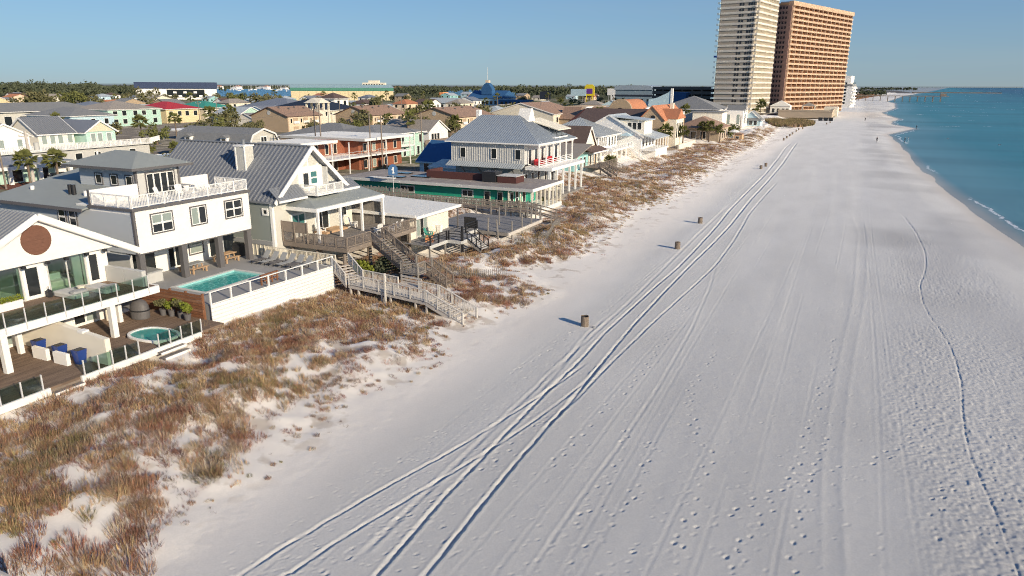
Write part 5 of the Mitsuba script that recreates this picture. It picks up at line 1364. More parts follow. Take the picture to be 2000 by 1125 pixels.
k = thing('parking_garage', 'long brown concrete parking garage behind the blue buildings', 'building')
GX0, GX1, GY = -155, -92, 600
box(k, 'core', GX0, GX1, GY + 8, GY + 50, 1, 16, 'grey_trim')
for i in range(5):
    box(k, 'deck', GX0 - 1, GX1 + 1, GY, GY + 51, 1.5 + 3.6 * i, 3.9 + 3.6 * i, 'garage_concrete')
for x in np.linspace(GX0, GX1, 9):
    box(k, 'column', x - 0.5, x + 0.5, GY - 0.2, GY + 0.6, 1, 18, 'garage_concrete')
plain('slate_blue', (0.2, 0.27, 0.33))
k = thing('aquarium_hall', 'big blue-grey hall with a rounded roof and wavy front band', 'building')
AX0, AX1, AY = -219, -182, 700
walls(k, AX0, AX1, AY, AY + 40, 1, 15, 'slate_blue'); pl = trimesh.creation.extrude_polygon(__import__('shapely').geometry.Polygon([(-19.5, 0), (19.5, 0), (19.5, 1), (17, 3.6), (11, 4.4), (-15, 4.4), (-18.5, 3), (-19.5, 1)]), 42)
v = pl.vertices
mesh(k, 'roof', (np.stack([v[:, 0] - 200.5, AY - 1 + v[:, 2], 15 + v[:, 1]], -1), pl.faces), 'metal_blue')
box(k, 'band', AX0 - 0.4, AX1 + 0.4, AY - 0.6, AY - 0.01, 9, 10.5, 'navy_roof'); wins(k, '-y', (-215, -211, -205, -199, -192, -186), 3, 6.5, AY, 2.4, small=True)
k = thing('wave_billboard', 'pale cyan billboard with a curved top standing behind the tiled house', 'sign')
pl = trimesh.creation.extrude_polygon(__import__('shapely').geometry.Polygon([(0, 0), (13.5, 0), (13.5, 14.5), (12, 12.8), (8.5, 11.2), (5, 9.6), (0, 8.6)]), 1.0)
v = pl.vertices
mesh(k, 'panel', (np.stack([-119 + v[:, 0], 450 + v[:, 2], 2 + v[:, 1]], -1), pl.faces), 'pale_blue'); box(k, 'frame', -105.4, -104, 449.6, 451.4, 1, 17.2, 'white_paint')
k = thing('blue_canopy_building', 'low building with a bright blue tilted canopy before the parking garage', 'building')
walls(k, -150, -118, 560, 580, 1.5, 7, 'pale_blue'); hull(k, 'canopy', [(-146, 558, 7.5), (-120, 558, 7.2), (-130, 560, 14.5), (-119, 560, 13.8), (-146, 575, 8), (-119, 575, 14)], 'royal_blue'); wins(k, '-y', np.arange(-147, -119, 5), 3, 5.5, 560, 2.5, small=True)
k = thing('tan_flat_building', 'long tan flat-roofed building with dark openings on the far side of the road', 'building')
walls(k, -142, -124, 338, 436, 1.5, 5.6, 'tan_flat'); box(k, 'parapet', -143, -122.5, 337, 437, 5.601, 8.0, 'tan_wall'); wins(k, '+x', np.arange(342, 434, 7), 2.2, 5.2, -124, 4.6, small=True)
k = thing('arched_gable_house', 'tan house with a round-headed gable, round window and red barrel roof', 'house')
pl = trimesh.creation.extrude_polygon(__import__('shapely').geometry.box(-4.2, 0, 4.2, 8).union(__import__('shapely').geometry.Point(0, 8).buffer(4.2)), 1.0)
v = pl.vertices
mesh(k, 'arched_wall', (np.stack([-75 + v[:, 0], 246 + v[:, 2], 2 + v[:, 1]], -1), pl.faces), 'tan_wall')
v, ff = lathe([(0, 0), (1.3, 0), (1.3, 0.15), (0, 0.15)], 20)
mesh(k, 'round_window', (np.stack([v[:, 0] - 75, 245.98 - v[:, 2], v[:, 1] + 10], -1), ff), 'glass_dark')
pl = trimesh.creation.extrude_polygon(__import__('shapely').geometry.Point(0, 8).buffer(4.0).intersection(__import__('shapely').geometry.box(-5, 7, 5, 13)), 20)
v = pl.vertices
mesh(k, 'roof', (np.stack([-75 + v[:, 0], 247.1 + v[:, 2], 2 + v[:, 1]], -1), pl.faces), 'terracotta', 30); walls(k, -79, -71, 247.1, 266, 2, 9.2, 'tan_wall')
k = thing('mansard_house', 'house with a big red-brown mansard roof beside the arched gable', 'house')
walls(k, -86, -62, 222, 242, 1.8, 6, 'tan_wall'); hull(k, 'roof', [(-86.5, 221.5, 6), (-61.5, 221.5, 6), (-86.5, 242.5, 6), (-61.5, 242.5, 6), (-82, 229, 11.2), (-64, 229, 11.2), (-82, 238, 11.2), (-64, 238, 11.2)], 'brick_band'); wins(k, '-y', (-80, -74, -68), 3, 5, 222, 1.6)
k = thing('row_townhouses', 'row of dark townhouses with tan roof panels behind the stilt house', 'building')
for i in range(3):
    x = -104 + 11.5 * i
    hull(k, 'wall', [(xx, y, z) for xx in (x, x + 11) for y, z in ((262, 1.8), (276, 1.8), (262, 6.2), (276, 6.2), (268, 10.4), (271, 10.4))], 'tan_wall')
    hull(k, 'roof', [(xx, y, z) for xx in (x - 0.1, x + 7.2) for y, z in ((261.5, 6.3), (268, 10.8), (261.6, 6.1), (268, 10.5))], 'shingle_tan'); hull(k, 'side_roof', [(xx, y, z) for xx in (x + 7.2, x + 11) for y, z in ((261.5, 4.3), (268, 10.2), (261.6, 4.1), (268, 10.0))], 'navy_roof'); box(k, 'party_wall', x + 10.9, x + 11.3, 261.3, 269, 1.8, 11.0, 'white_paint')
# ------------------------------------------------------------------ the town inland
k = thing('white_cottage', 'white gabled cottage at the left edge of the row above the terrace', 'house')
gable(k, -164, -150, 80.5, 90, 5.7, 8.5, 10.9, 'x', 'white_paint', 'shingle_pale', 0.5)
wins(k, '+x', (82.5, 84.5, 88), 6.1, 7.9, -150, 0.9, 'white_paint', 'glass_blind')
k = thing('cream_cottage', 'cream cottage with a dark standing-seam roof in the row above the terrace', 'house')
gable(k, -165, -155, 94.8, 102.6, 5.7, 8.4, 11.5, 'y', 'cream_pale', 'metal_roof_worn', 0.5)
b = MB()
for y in np.arange(94.6, 103, 0.5):
    b.bar((-154.4, y, 8.35), (-160, y, 11.78), 0.06, 0.06)
labels[mesh(k, 'seam', b, 'metal_rib')] = {'kind': 'stuff'}
wins(k, '+x', (96, 97.8, 99.5, 101.6), 6.2, 8.0, -155, 1.0, 'white_paint', 'glass_blind')
k = thing('mint_cottage', 'mint cottage with a yellow gable at the right end of the row', 'house')
gable(k, -166, -152.4, 103.6, 110.6, 5.7, 8.4, 10.6, 'x', 'mint', 'metal_roof_worn', 0.5)
hull(k, 'gable_panel', [(x, y, z) for x in (-152.4, -152.33) for y, z in ((104, 8.45), (110.2, 8.45), (107.1, 10.35))], 'peach')
wins(k, '+x', (105.2, 106.8, 109), 6.1, 8.0, -152.4, 1.0, 'white_paint', 'glass_blind')
k = thing('terrace_block', 'long ground floor block with a white railed terrace under the cottages', 'building')
walls(k, -160, -146, 74, 114, 1.8, 5.5, 'pale_grey'); box(k, 'terrace_floor', -160, -145.2, 74, 114.5, 5.51, 5.7, 'white_roof')
for y0, y1 in ((74.2, 84), (84, 94), (94, 104), (104, 114)):
    rail(k, (-145.4, y0, 5.7), (-145.4, y1, 5.7), 1.1, 4, 0.3, 'white_paint', 0.25, bw=0.12)
rail(k, (-145.4, 114.2, 5.7), (-150, 120, 5.7), 1.1, 3, 0.3, 'white_paint', 0.25, bw=0.12)
wins(k, '+x', np.arange(76, 113, 4.2), 2.6, 4.6, -146, 1.4)
k = thing('mint_portico_house', 'mint green low house with white portico columns behind the leftmost palms', 'house')
walls(k, -142, -128.5, 60, 80.5, 1.8, 5.2, 'mint'); box(k, 'roof', -143, -126.6, 59, 83, 5.21, 5.5, 'metal_roof_worn'); box(k, 'beam', -126.9, -126.5, 59, 83, 4.6, 5.2, 'white_paint')
walls(k, -140, -128.5, 80.5, 82.6, 1.8, 5.2, 'white_paint', 'white_wall')
for y in (62, 67, 72, 77, 82.4):
    box(k, 'column', -127.2, -126.7, y - 0.3, y + 0.3, 1.8, 4.6, 'white_paint')
wins(k, '+x', (64, 69, 74, 78.5), 2.4, 4.4, -128.5, 1.6)
struct('mulch_bed', MB().box(-133, -112, 68, 92, 1.9, GZ + 0.006), worn('mulch', (0.13, 0.05, 0.035), 0.3, 1.0))
k = thing('parked_suv', 'grey parked car under the palms before the mint house', 'car')
frame(-124, 79, GZ, 80)
hull(k, 'body', [(x, y, z) for y in (-0.85, 0.85) for x, z in ((-2.2, 0.4), (2.2, 0.4), (-2.25, 0.95), (2.2, 0.85))], 'mid_grey'); hull(k, 'cabin', [(x, y, z) for y, m in ((-0.78, 1), (0.78, 1)) for x, z in ((-2.0, 0.96), (1.1, 0.96), (-1.7, 1.55), (0.4, 1.55))], 'glass_dark')
for x in (-1.4, 1.4):
    for y in (-0.8, 0.8):
        v, ff = lathe([(0, -0.1), (0.34, -0.1), (0.34, 0.1), (0, 0.1)], 14)
        mesh(k, 'wheel', (np.stack([v[:, 0] + x, v[:, 2] + y, v[:, 1] + 0.34], -1), ff), 'black_metal')
frame()
k = thing('gambrel_house', 'grey-roofed gambrel house with two small dormers and a white front', 'house')
prof = [(116.2, 1.8), (125.8, 1.8), (125.8, 5.4), (124.4, 7.9), (121, 9.1), (117.6, 7.9), (116.2, 5.4)]
hull(k, 'wall', [(x, y, z) for x in (-140, -118.2) for y, z in prof], 'bone_siding')
b = MB()
for (ya, za), (yb, zb) in zip(prof[2:-1], prof[3:]):
    b.hull([(x, y, z + d) for x in (-140.4, -117.7) for y, z in ((ya, za), (yb, zb)) for d in (0.02, 0.25)])
mesh(k, 'roof', b, 'shingle_grey')
f = MB()
for (ya, za), (yb, zb) in zip(prof[2:-1], prof[3:]):
    f.bar((-117.65, ya, za + 0.1), (-117.65, yb, zb + 0.1), 0.1, 0.35)
mesh(k, 'fascia', f, 'white_paint')
win(k, '+x', 120.2, 122.2, 5.8, 7.6, -118.2, 2, 1, 'white_paint', 'glass_dark', 0.15)
rail(k, (-117.4, 120, 5.3), (-117.4, 126, 5.3), 1.0, 3, 0.3, 'white_paint', 0.2)
for x in (-136, -125):
    dq = hull(k, 'dormer', [(xx, y, z) for xx in (x - 0.9, x + 0.9) for y, z in ((116.2, 5.9), (116.2, 7.3), (118, 7.4), (117.5, 5.9))], 'white_paint'); panel(dq, 'pane', '-y', x - 0.5, x + 0.5, 6.1, 7.1, 116.2, -0.02, 0.06, 'glass_dark')
    hull(k, 'dormer_roof', [(x - 1.2, 115.9, 7.3), (x + 1.2, 115.9, 7.3), (x, 115.9, 7.9), (x - 1.2, 118.4, 7.6), (x + 1.2, 118.4, 7.6), (x, 118.4, 8.0)], 'shingle_grey')
k = thing('carport_building', 'low flat-roofed carport block behind the seam roof house', 'building')
flat(k, -126, -112, 98, 110, 1.8, 4.6, 'grey_trim', 'metal_pale', 0.6)
for y in (100, 104, 108):
    box(k, 'post', -111.6, -111.4, y - 0.1, y + 0.1, 1.8, 4.6, 'white_paint')
# brick motel
k = thing('brick_motel', 'two-storey red brick motel with white walkway edge and flat pale roofs', 'motel')
walls(k, -106, -88.6, 116, 131, 1.8, 8.1, 'brick_red'); walls(k, -98, -92, 101, 115.99, 1.8, 8.1, 'brick_red', 'wing_wall')
for a in ((-107, -85.8, 114.5, 131.5), (-98.5, -88.5, 99.5, 109.6)):
    r = box(k, 'roof', *a, 8.15, 8.45, 'white_roof'); box(r, 'edge', a[1], a[1] + 0.08, a[2], a[3], 8.0, 8.5, 'white_paint'); box(r, 'edge', a[0], a[1], a[2] - 0.08, a[2], 8.0, 8.5, 'pale_grey')
box(k, 'walkway', -92, -86, 99.5, 131, 5.0, 5.25, 'white_paint')
for y in (100, 105, 110, 116, 122, 130.8):
    box(k, 'walkway_post', -86.3, -86.1, y - 0.08, y + 0.08, 1.8, 8.1, 'white_paint')
rail(k, (-86.1, 100, 5.25), (-86.1, 122, 5.25), 0.95, 8, None, 'pale_grey', 0.06, 'railing', (1.0, 0.55))
for y in (102, 104.5, 107, 110, 112.5):
    for z in (2.2, 5.5):
        win(k, '+x', y, y + 1.1, z, z + 2.0, -92, 1, 1, 'cream_paint', 'glass_dark', 0.1, None, 'door' if y in (104.5, 110) else 'window')
for y in (117.5, 120.5, 124.5, 128):
    for z in (2.4, 5.6):
        win(k, '+x', y, y + 1.2, z, z + 1.7, -88.6, 1, 1, 'cream_paint', 'glass_blind' if y == 120.5 else 'glass_dark', 0.1)
k = thing('mint_motel', 'two-storey mint green motel wing with white stair and open gallery', 'motel')
walls(k, -112, -96.5, 134, 152.5, 1.8, 7.7, 'mint'); hip(k, -112, -96.5, 134, 152.5, 7.7, 9.4, 'shingle_grey', 0.7)
box(k, 'gallery', -96.5, -94.8, 134, 146, 4.7, 4.9, 'white_paint'); rail(k, (-94.9, 134, 4.9), (-94.9, 146, 4.9), 0.95, 5, 0.3, 'white_paint', 0.1)
for y in (134.2, 140, 146):
    box(k, 'gallery_post', -95, -94.8, y - 0.1, y + 0.1, 1.8, 7.6, 'white_paint')
wins(k, '+x', (136, 138.6, 143.4, 151), 5.2, 7.0, -96.5, 1.0); wins(k, '+x', (141, 144, 150), 2.3, 4.2, -96.5, 1.0); box(k, 'blue_door', -96.55, -96.4, 135, 138.4, 1.9, 4.4, 'royal_blue')
# tan townhouse blocks
for nm, (x1, y0, y1, w), lab in (('a', (-183, 200, 218, 17), 'tan gable-ended townhouse block left of the cream tower, first of the three'), ('b', (-164, 224, 246, 17), 'tan gable-ended townhouse block in the middle of the three'), ('c', (-127.5, 225, 252, 20), 'tan gable-ended townhouse block nearest the stilt house')):
    k = thing('tan_townhouse', lab, 'house', 'tan townhouse blocks')
    gable(k, x1 - w, x1, y0, y1, 1.5, 7.7, 10.7, 'y', 'tan_wall', 'shingle_tan', 0.5, 0.22, 'shingle_brown', 0.5)
    box(k, 'front_wall', x1 - 0.02, x1 + 0.25, y0 + 0.2, y1 - 0.2, 1.5, 7.4, 'peach')
    for j, y in enumerate(np.arange(y0 + 2.5, y1 - 1, 5.2)):
        for z in (2.2, 5.2):
            panel(k, 'loggia', '+x', y, y + 2.6, z, z + 1.9, x1 + 0.25, -0.02, 0.04, 'tan_wall'); box(k, 'balcony', x1 + 0.3, x1 + 0.9, y - 0.1, y + 2.7, z - 0.1, z + 0.8, 'white_paint')
        wins(k, '+x', (y - 0.9,), 5.4, 6.8, x1 + 0.25, 0.6, small=True)
    for j in range(4):
        yy = y0 + 3 + (y1 - y0 - 6) * j / 3
        box(k, 'roof_vent', x1 - w / 2 + 1.6 + (j % 2), x1 - w / 2 + 2.1 + (j % 2), yy, yy + 0.5, 9.6, 10.9 - 0.35 * (j % 2), 'grey_trim')
    v, ff = lathe([(0, 0), (0.8, 0), (0.8, 0.1), (0, 0.1)], 12)
    mesh(k, 'gable_vent', (np.stack([v[:, 0] + x1 - w / 2, y0 - 0.02 - v[:, 2], v[:, 1] + 8.8], -1), ff), 'pale_grey')
k = thing('salmon_roof_block', 'townhouse block with a broad salmon shingle roof behind the three tan blocks', 'house')
gable(k, -131, -104, 256, 284, 1.5, 8.2, 12.0, 'y', 'cream_paint', 'shingle_tan', 0.5, 0.22, 'white_paint'); wins(k, '+x', (260, 266, 272, 278), 5, 7, -104, 1.8)
k = thing('porch_gable_house', 'low house with a tan-brown roof and white front gable beside a palm', 'house')
gable(k, -128, -112, 180, 191, 1.8, 5.6, 8.5, 'x', 'white_paint', 'shingle_pale', 0.6); wins(k, '+x', (182, 183.6, 185.2), 2.4, 4.9, -112, 1.2); box(k, 'fence', -111, -110.7, 176, 200, 1.8, 3.4, 'weathered_wood')
k = thing('dark_roof_house', 'low house with a dark grey hip roof behind the brick motel', 'house')
walls(k, -140, -118, 150, 168, 1.8, 5.5, 'tan_wall'); hip(k, -140, -118, 150, 168, 5.5, 8.6, 'shingle_grey', 0.8); wins(k, '+x', (153, 158, 163), 2.8, 4.6, -118, 1.6)
k = thing('dark_hip_house', 'low brown house with a charcoal hip roof right of the brick motel', 'house')
walls(k, -122, -112, 158, 174, 1.8, 5.0, 'tan_wall'); hip(k, -122, -112, 158, 174, 5.0, 7.4, 'shingle_grey', 0.7); wins(k, '+x', (161, 166, 171), 2.6, 4.4, -112, 1.4)
k = thing('cream_lookout_tower', 'slim cream lookout tower with open arched belvedere top', 'tower')
walls(k, -206, -199, 236, 243, 1.5, 8.6, 'cream_paint'); hull(k, 'roof', [(-206.4, 235.6, 11.4), (-198.6, 235.6, 11.4), (-206.4, 243.4, 11.4), (-198.6, 243.4, 11.4), (-204, 238.5, 13.4), (-201, 240.5, 13.4)], 'cream_paint')
for x in (-205.6, -199.4):
    for y in (236.4, 239.5, 242.6):
        box(k, 'belvedere_post', x - 0.35, x + 0.35, y - 0.35, y + 0.35, 8.6, 11.4, 'cream_paint')
wins(k, '+x', (240.5,), 6.2, 7.8, -199, 0.9); wins(k, '-y', (-202,), 6, 7.8, 236, 0.9); walls(k, -207, -198, 243, 250, 1.5, 6.5, 'cream_paint', 'wing_wall')
k = thing('navy_roof_house', 'house with a broad near-black navy hip roof behind the lookout tower', 'house')
walls(k, -240, -208, 250, 275, 1.8, 8, 'cream_paint'); hip(k, -240, -208, 250, 275, 8, 12.4, 'navy_roof', 1.2); wins(k, '+x', (254, 260, 266, 272), 5, 7, -208, 1.8)
k = thing('white_cupola_house', 'white square house with a brown pyramid roof left of the green warehouse trees', 'house')
walls(k, -246, -236, 292, 303, 1.8, 12.0, 'white_paint'); hip(k, -246, -236, 292, 303, 12.0, 14.8, 'shingle_brown', 1.0); wins(k, '+x', (295, 300), 8.8, 11, -236, 1.8); wins(k, '-y', (-243, -239), 8.8, 11, 292, 1.6)
k = thing('grey_gable_house', 'house with a wide blue-grey hip roof left of the navy roof', 'house')
walls(k, -276, -244, 268, 294, 1.8, 8, 'white_paint'); hip(k, -276, -244, 268, 294, 8, 12.2, 'metal_roof', 1.0); wins(k, '+x', (271, 277, 283, 290), 5, 7, -244, 2.0)
k = thing('aqua_cottage', 'aqua cottage with a pale gable between the green roof and the tan block', 'house')
gable(k, -262, -246, 240, 252, 1.8, 6.2, 8.8, 'x', 'mint', 'metal_pale', 0.5); wins(k, '+x', (243, 247, 250), 3, 5.4, -246, 1.4)
k = thing('pale_blue_cottage', 'pale blue cottage with a grey roof beside the aqua cottage', 'house')
gable(k, -258, -244, 254, 266, 1.8, 6.4, 8.9, 'y', 'pale_blue', 'metal_roof', 0.5); wins(k, '+x', (256, 259, 262, 264.6), 3, 5.6, -244, 1.3)
k = thing('cream_low_house', 'cream low house with a grey roof behind the pair of palms', 'house')
gable(k, -216, -203, 206, 220, 1.8, 5.4, 8.0, 'y', 'cream_pale', 'shingle_grey', 0.6); wins(k, '+x', (208, 212, 216), 2.6, 4.6, -203, 1.4)
# apartment row with mint, yellow, red and green roofs
k = thing('mint_apartments', 'mint and pale blue apartment block with a grey hip roof beyond the palms', 'building')
walls(k, -266, -242, 160, 176, 1.8, 8.0, 'pale_blue'); hip(k, -266, -242, 160, 176, 8.0, 10.6, 'shingle_grey', 0.8); walls(k, -290, -267, 192, 216, 1.8, 8.8, 'mint', 'tall_wall'); hip(k, -290, -267, 192, 216, 8.8, 12.0, 'shingle_pale', 0.6, name='tall_roof')
for z in (3.2, 6.4):
    wins(k, '+x', (195, 199, 204, 208, 213), z, z + 1.8, -267, 1.8)
wins(k, '+x', (163, 168, 173), 5.0, 6.8, -242, 1.4)
k = thing('red_roof_house', 'yellow house with a bright red hip roof', 'house')
walls(k, -292, -271, 222, 240, 1.8, 8.2, 'yellow_wall'); hip(k, -292, -271, 222, 240, 8.2, 11.2, 'red_roof', 0.9); wins(k, '+x', (224.5, 229, 233, 237.5), 5.2, 7.2, -271, 1.8)
k = thing('green_roof_house', 'cream house with a teal green hip roof beside the red roof house', 'house')
walls(k, -292, -271, 243, 259, 1.8, 8.2, 'cream_paint'); hip(k, -292, -271, 243, 259, 8.2, 11.0, 'teal_roof', 0.9); wins(k, '+x', (245.5, 249, 253, 257), 5.2, 7.2, -271, 2.0)
k = thing('white_porch_house', 'white two-level porch house among the trees near the navy hangar', 'house')
walls(k, -330, -312, 214, 232, 1.8, 8.5, 'white_paint'); hip(k, -330, -312, 214, 232, 8.5, 11, 'metal_roof', 0.8); wins(k, '+x', np.arange(216, 232, 3.2), 5.4, 7.6, -312, 2.0)
k = thing('grey_apartments', 'long pale apartment building with a broad grey hip roof at the left', 'building')
walls(k, -300, -284, 150, 200, 1.8, 8.5, 'bone_siding'); hip(k, -300, -284, 150, 200, 8.5, 11.6, 'shingle_grey', 1.2); wins(k, '+x', np.arange(153, 199, 5.5), 3.0, 6.8, -284, 2.6); walls(k, -330, -300.1, 160, 176, 1.8, 9.5, 'aqua', 'rear_wall'); hip(k, -330, -300.1, 160, 176, 9.5, 13, 'shingle_grey', 1.0, name='rear_roof')
k = thing('yellow_gable_house', 'yellow stucco house with a rounded gable at the far left edge', 'house')
gable(k, -420, -396, 214, 238, 1.8, 7, 12, 'x', 'yellow_wall', 'terracotta', 0.5); wins(k, '+x', (220, 226, 232), 3, 5.5, -396, 2.0)
k = thing('brown_roof_bungalow', 'brown-roofed bungalow behind the mint cottage', 'house')
walls(k, -212, -196, 120, 142, 1.8, 5.6, 'tan_wall'); hip(k, -212, -196, 120, 142, 5.6, 8.8, 'shingle_brown', 1.0); wins(k, '+x', (124, 130, 136), 2.8, 4.8, -196, 1.6)
k = thing('white_awning', 'white flat carport awning on posts among the palms', 'carport')
box(k, 'roof', -194, -184, 156, 168, 4.8, 5.2, 'white_paint')
for x in (-193.5, -184.5):
    for y in (156.5, 167.5):
        box(k, 'post', x - 0.2, x + 0.2, y - 0.2, y + 0.2, 1.8, 4.8, 'white_paint')
# halls far inland
k = thing('navy_hangar', 'large white boat storage hall with a navy blue roof band', 'warehouse')
frame(-721, 555, 0, 52)
walls(k, 0, 83, 0, 60, 1, 14, 'white_paint'); box(k, 'roof', -1, 84, -1, 61, 14.01, 21.0, 'warehouse_navy')
box(k, 'opening', 31, 70, -0.3, -0.01, 4.5, 13, 'glass_dark')
for i in range(7):
    box(k, 'boat', 32 + 5.3 * i, 35.5 + 5.3 * i, -0.9, -0.31, 5 + 4 * (i % 2), 7 + 4 * (i % 2), 'white_paint')
frame()
k = thing('green_cream_warehouse', 'very long cream warehouse with a green eave and pale aqua roof', 'warehouse')
frame(-556, 616, 0, 42)
walls(k, 0, 110, 0, 60, 1, 12.4, 'warehouse_cream'); box(k, 'eave_band', -0.5, 110.5, -0.6, 60, 12.41, 15.6, 'green_metal')
hull(k, 'roof', [(x, y, z) for x in (-1, 111) for y, z in ((-0.8, 15.61), (60.5, 15.61), (25, 18.9), (35, 18.9))], 'aqua_metal')
for i in range(13):
    box(k, 'column', 0.2 + 8.7 * i, 0.5 + 8.7 * i, -0.12, 0.02, 1, 12.4, 'tan_wall')
frame()
k = thing('blue_restaurant', 'bright blue beach restaurant with an arched tower top', 'building')
walls(k, -308, -276, 560, 590, 1, 8, 'pale_blue'); hull(k, 'roof', [(x, y, z) for x in (-309, -275) for y, z in ((559, 8), (591, 8), (575, 14.5))], 'royal_blue')
pl = trimesh.creation.extrude_polygon(__import__('shapely').geometry.Polygon([(-5, 0), (5, 0), (5, 5), (2.5, 8.5), (0, 10), (-2.5, 8.5), (-5, 5)]), 6)
v = pl.vertices
tw_ = mesh(k, 'tower', (np.stack([-292 + v[:, 0], 565 + v[:, 2], 11 + v[:, 1]], -1), pl.faces), 'royal_blue'); box(tw_, 'ornament', -293.5, -290.5, 566, 569, 20.8, 23, 'peach')
wins(k, '-y', np.arange(-305, -277, 4), 3, 6, 560, 2.2, small=True); walls(k, -275.9, -252, 556, 575, 1, 7, 'royal_blue', 'annex_wall'); wins(k, '-y', np.arange(-273, -253, 4), 2.6, 5.5, 556, 2.2, small=True)
k = thing('orange_block', 'small orange rounded block at the edge of the distant water', 'building')
hull(k, 'wall', [(-440 + 5 * a, 742 + 5 * b, z) for a, b in ((1, 0.5), (0.5, 1), (-0.5, 1), (-1, 0.5), (-1, -0.5), (-0.5, -1), (0.5, -1), (1, -0.5)) for z in (1, 11)], 'orange_wall'); box(k, 'base', -446, -434, 736, 748, 1, 4, 'tan_flat'); wins(k, '-y', (-442, -438), 6, 8, 737.0, 1.5, small=True)
k = thing('grey_fishscale_house', 'low building with a pale curved roof left of the blue restaurant', 'building')
walls(k, -292, -262, 470, 488, 1.5, 6, 'white_paint'); hull(k, 'roof', [(x, y, z) for x in (-293, -261) for y, z in ((469, 6), (489, 6), (475, 9.5), (483, 9.5))], 'metal_pale'); wins(k, '-y', (-288, -280, -272), 3, 5, 470, 2)
# scattered smaller houses between the trees
rng = np.random.default_rng(77)
PAL = [('cream_paint', 'shingle_pale', 'cream', 'pale brown'), ('white_paint', 'metal_roof', 'white', 'grey metal'), ('pale_blue', 'metal_pale', 'pale blue', 'light grey'), ('tan_wall', 'shingle_grey', 'tan', 'dark grey'), ('peach', 'terracotta', 'peach', 'red tile'), ('white_paint', 'shingle_brown', 'white', 'brown'), ('aqua', 'metal_pale', 'aqua', 'light grey')]
FAR = []
for az, d in [(a, dd) for a in np.linspace(-60, -7, 34) for dd in (300, 370, 450, 560, 700, 860)]:
    d2, a2 = d * rng.uniform(0.93, 1.1), math.radians(az + rng.uniform(-1, 1))
    x, y = d2 * math.sin(a2), d2 * math.cos(a2)
    if x > -115 or (x > -200 and y < 360) or (-350 < x < -255 and 440 < y < 600) or (-340 < x and 150 < y < 310 and x < -190):
        continue
    if (-800 < x < -600 and 520 < y < 720) or (-640 < x < -420 and 580 < y < 760) or (x > -245 and y > 540) or (-430 < x < -390 and 200 < y < 250) or (-340 < x < -245 and 530 < y < 620):
        continue
    if rng.random() < 0.22:
        continue
    FAR.append((x, y))
for i, (x, y) in enumerate(FAR):
    wl, rf, cw, cr = PAL[i % len(PAL)]
    w, l, h = rng.uniform(9, 13), rng.uniform(11, 18), rng.choice([3.4, 6.2])
    k = thing(f'{cr.split()[-1]}_roof_cottage'.replace('metal', 'grey').replace('tile', 'tile'), f'distant {cw} house with a {cr} roof in the town inland', 'house', f'distant {cw} houses inland')
    if i % 3:
        gable(k, x - w / 2, x + w / 2, y - l / 2, y + l / 2, 1.5, 2 + h, 2 + h + 2.4, 'y' if i % 2 else 'x', wl, rf, 0.5, 0.2, None)
    else:
        walls(k, x - w / 2, x + w / 2, y - l / 2, y + l / 2, 1.5, 2 + h, wl); hip(k, x - w / 2, x + w / 2, y - l / 2, y + l / 2, 2 + h, 2 + h + 2.4, rf, 0.6, None, None)
    wins(k, '+x', (y - l / 4, y + l / 4), h - 0.2, h + 1.4, x + w / 2, 1.6, small=True); wins(k, '-y', (x - w / 4, x + w / 4), h - 0.2, h + 1.4, y - l / 2, 1.4, small=True)
# billboards and signs near the garage
for nm, x, y, w, h, z, cols, lab in (('b', -262, 690, 16, 6.5, 9, ('pale_blue',), 'pale cyan roadside billboard among dark trees'), ('c', -300, 700, 12, 8, 5, ('navy_roof',), 'dark navy billboard left of the cyan one'), ('d', -250, 770, 9, 7, 9, ('white_paint',), 'white and purple roadside sign left of the aquarium hall')):
    k = thing('billboard', lab, 'sign')
    box(k, 'panel', x, x + w, y, y + 0.6, z, z + h, cols[0])
    for e in (0.2, 0.8):
        box(k, 'post', x + w * e - 0.2, x + w * e + 0.2, y + 0.1, y + 0.5, 1, z, 'mid_grey')
plain('sign_yellow', (0.75, 0.6, 0.04)); plain('sign_purple', (0.15, 0.05, 0.3))
k = thing('pylon_sign', 'tall yellow rounded pylon sign with a purple centre', 'sign')
hull(k, 'panel', [(-246 + a, 700 + b, z) for b in (0, 1) for a, z in ((-5, 9), (5, 9), (-5.4, 13), (5.4, 13), (-5, 18), (5, 18), (-3, 20), (3, 20))], 'sign_yellow'); box(k, 'centre', -249.3, -242.7, 699.8, 699.99, 11, 16, 'sign_purple')
for x in (-249, -243):
    box(k, 'post', x - 0.4, x + 0.4, 700.2, 700.8, 1, 9, 'sign_yellow')
# utility poles
def pole(x, y, h, lab, arm=True, bs='weathered_wood', r=0.16):
    k = thing('utility_pole', lab, 'pole')
    v, ff = lathe([(r, 0), (r * 0.7, h), (0, h)], 9)
    mesh(k, 'pole', (v + [x, y, 1.9], ff), bs, 40)
    if arm:
        box(k, 'crossarm', x - 0.06, x + 0.06, y - 1.1, y + 1.1, 1.9 + h - 0.9, 1.9 + h - 0.75, bs)
        for e in (-1, 0, 1):
            box(k, 'insulator', x - 0.06, x + 0.06, y + e - 0.06, y + e + 0.06, 1.9 + h - 0.75, 1.9 + h - 0.5, 'pale_grey')
    return k
k = pole(-119.5, 71.2, 9.4, 'thick grey utility pole with a transformer before the mint house', True, 'pale_wood', 0.28); v, ff = lathe([(0, 0), (0.42, 0), (0.42, 1.1), (0, 1.1)], 14); mesh(k, 'transformer', (v + [-119.0, 72.3, 8.3], ff), 'pale_grey', 40)
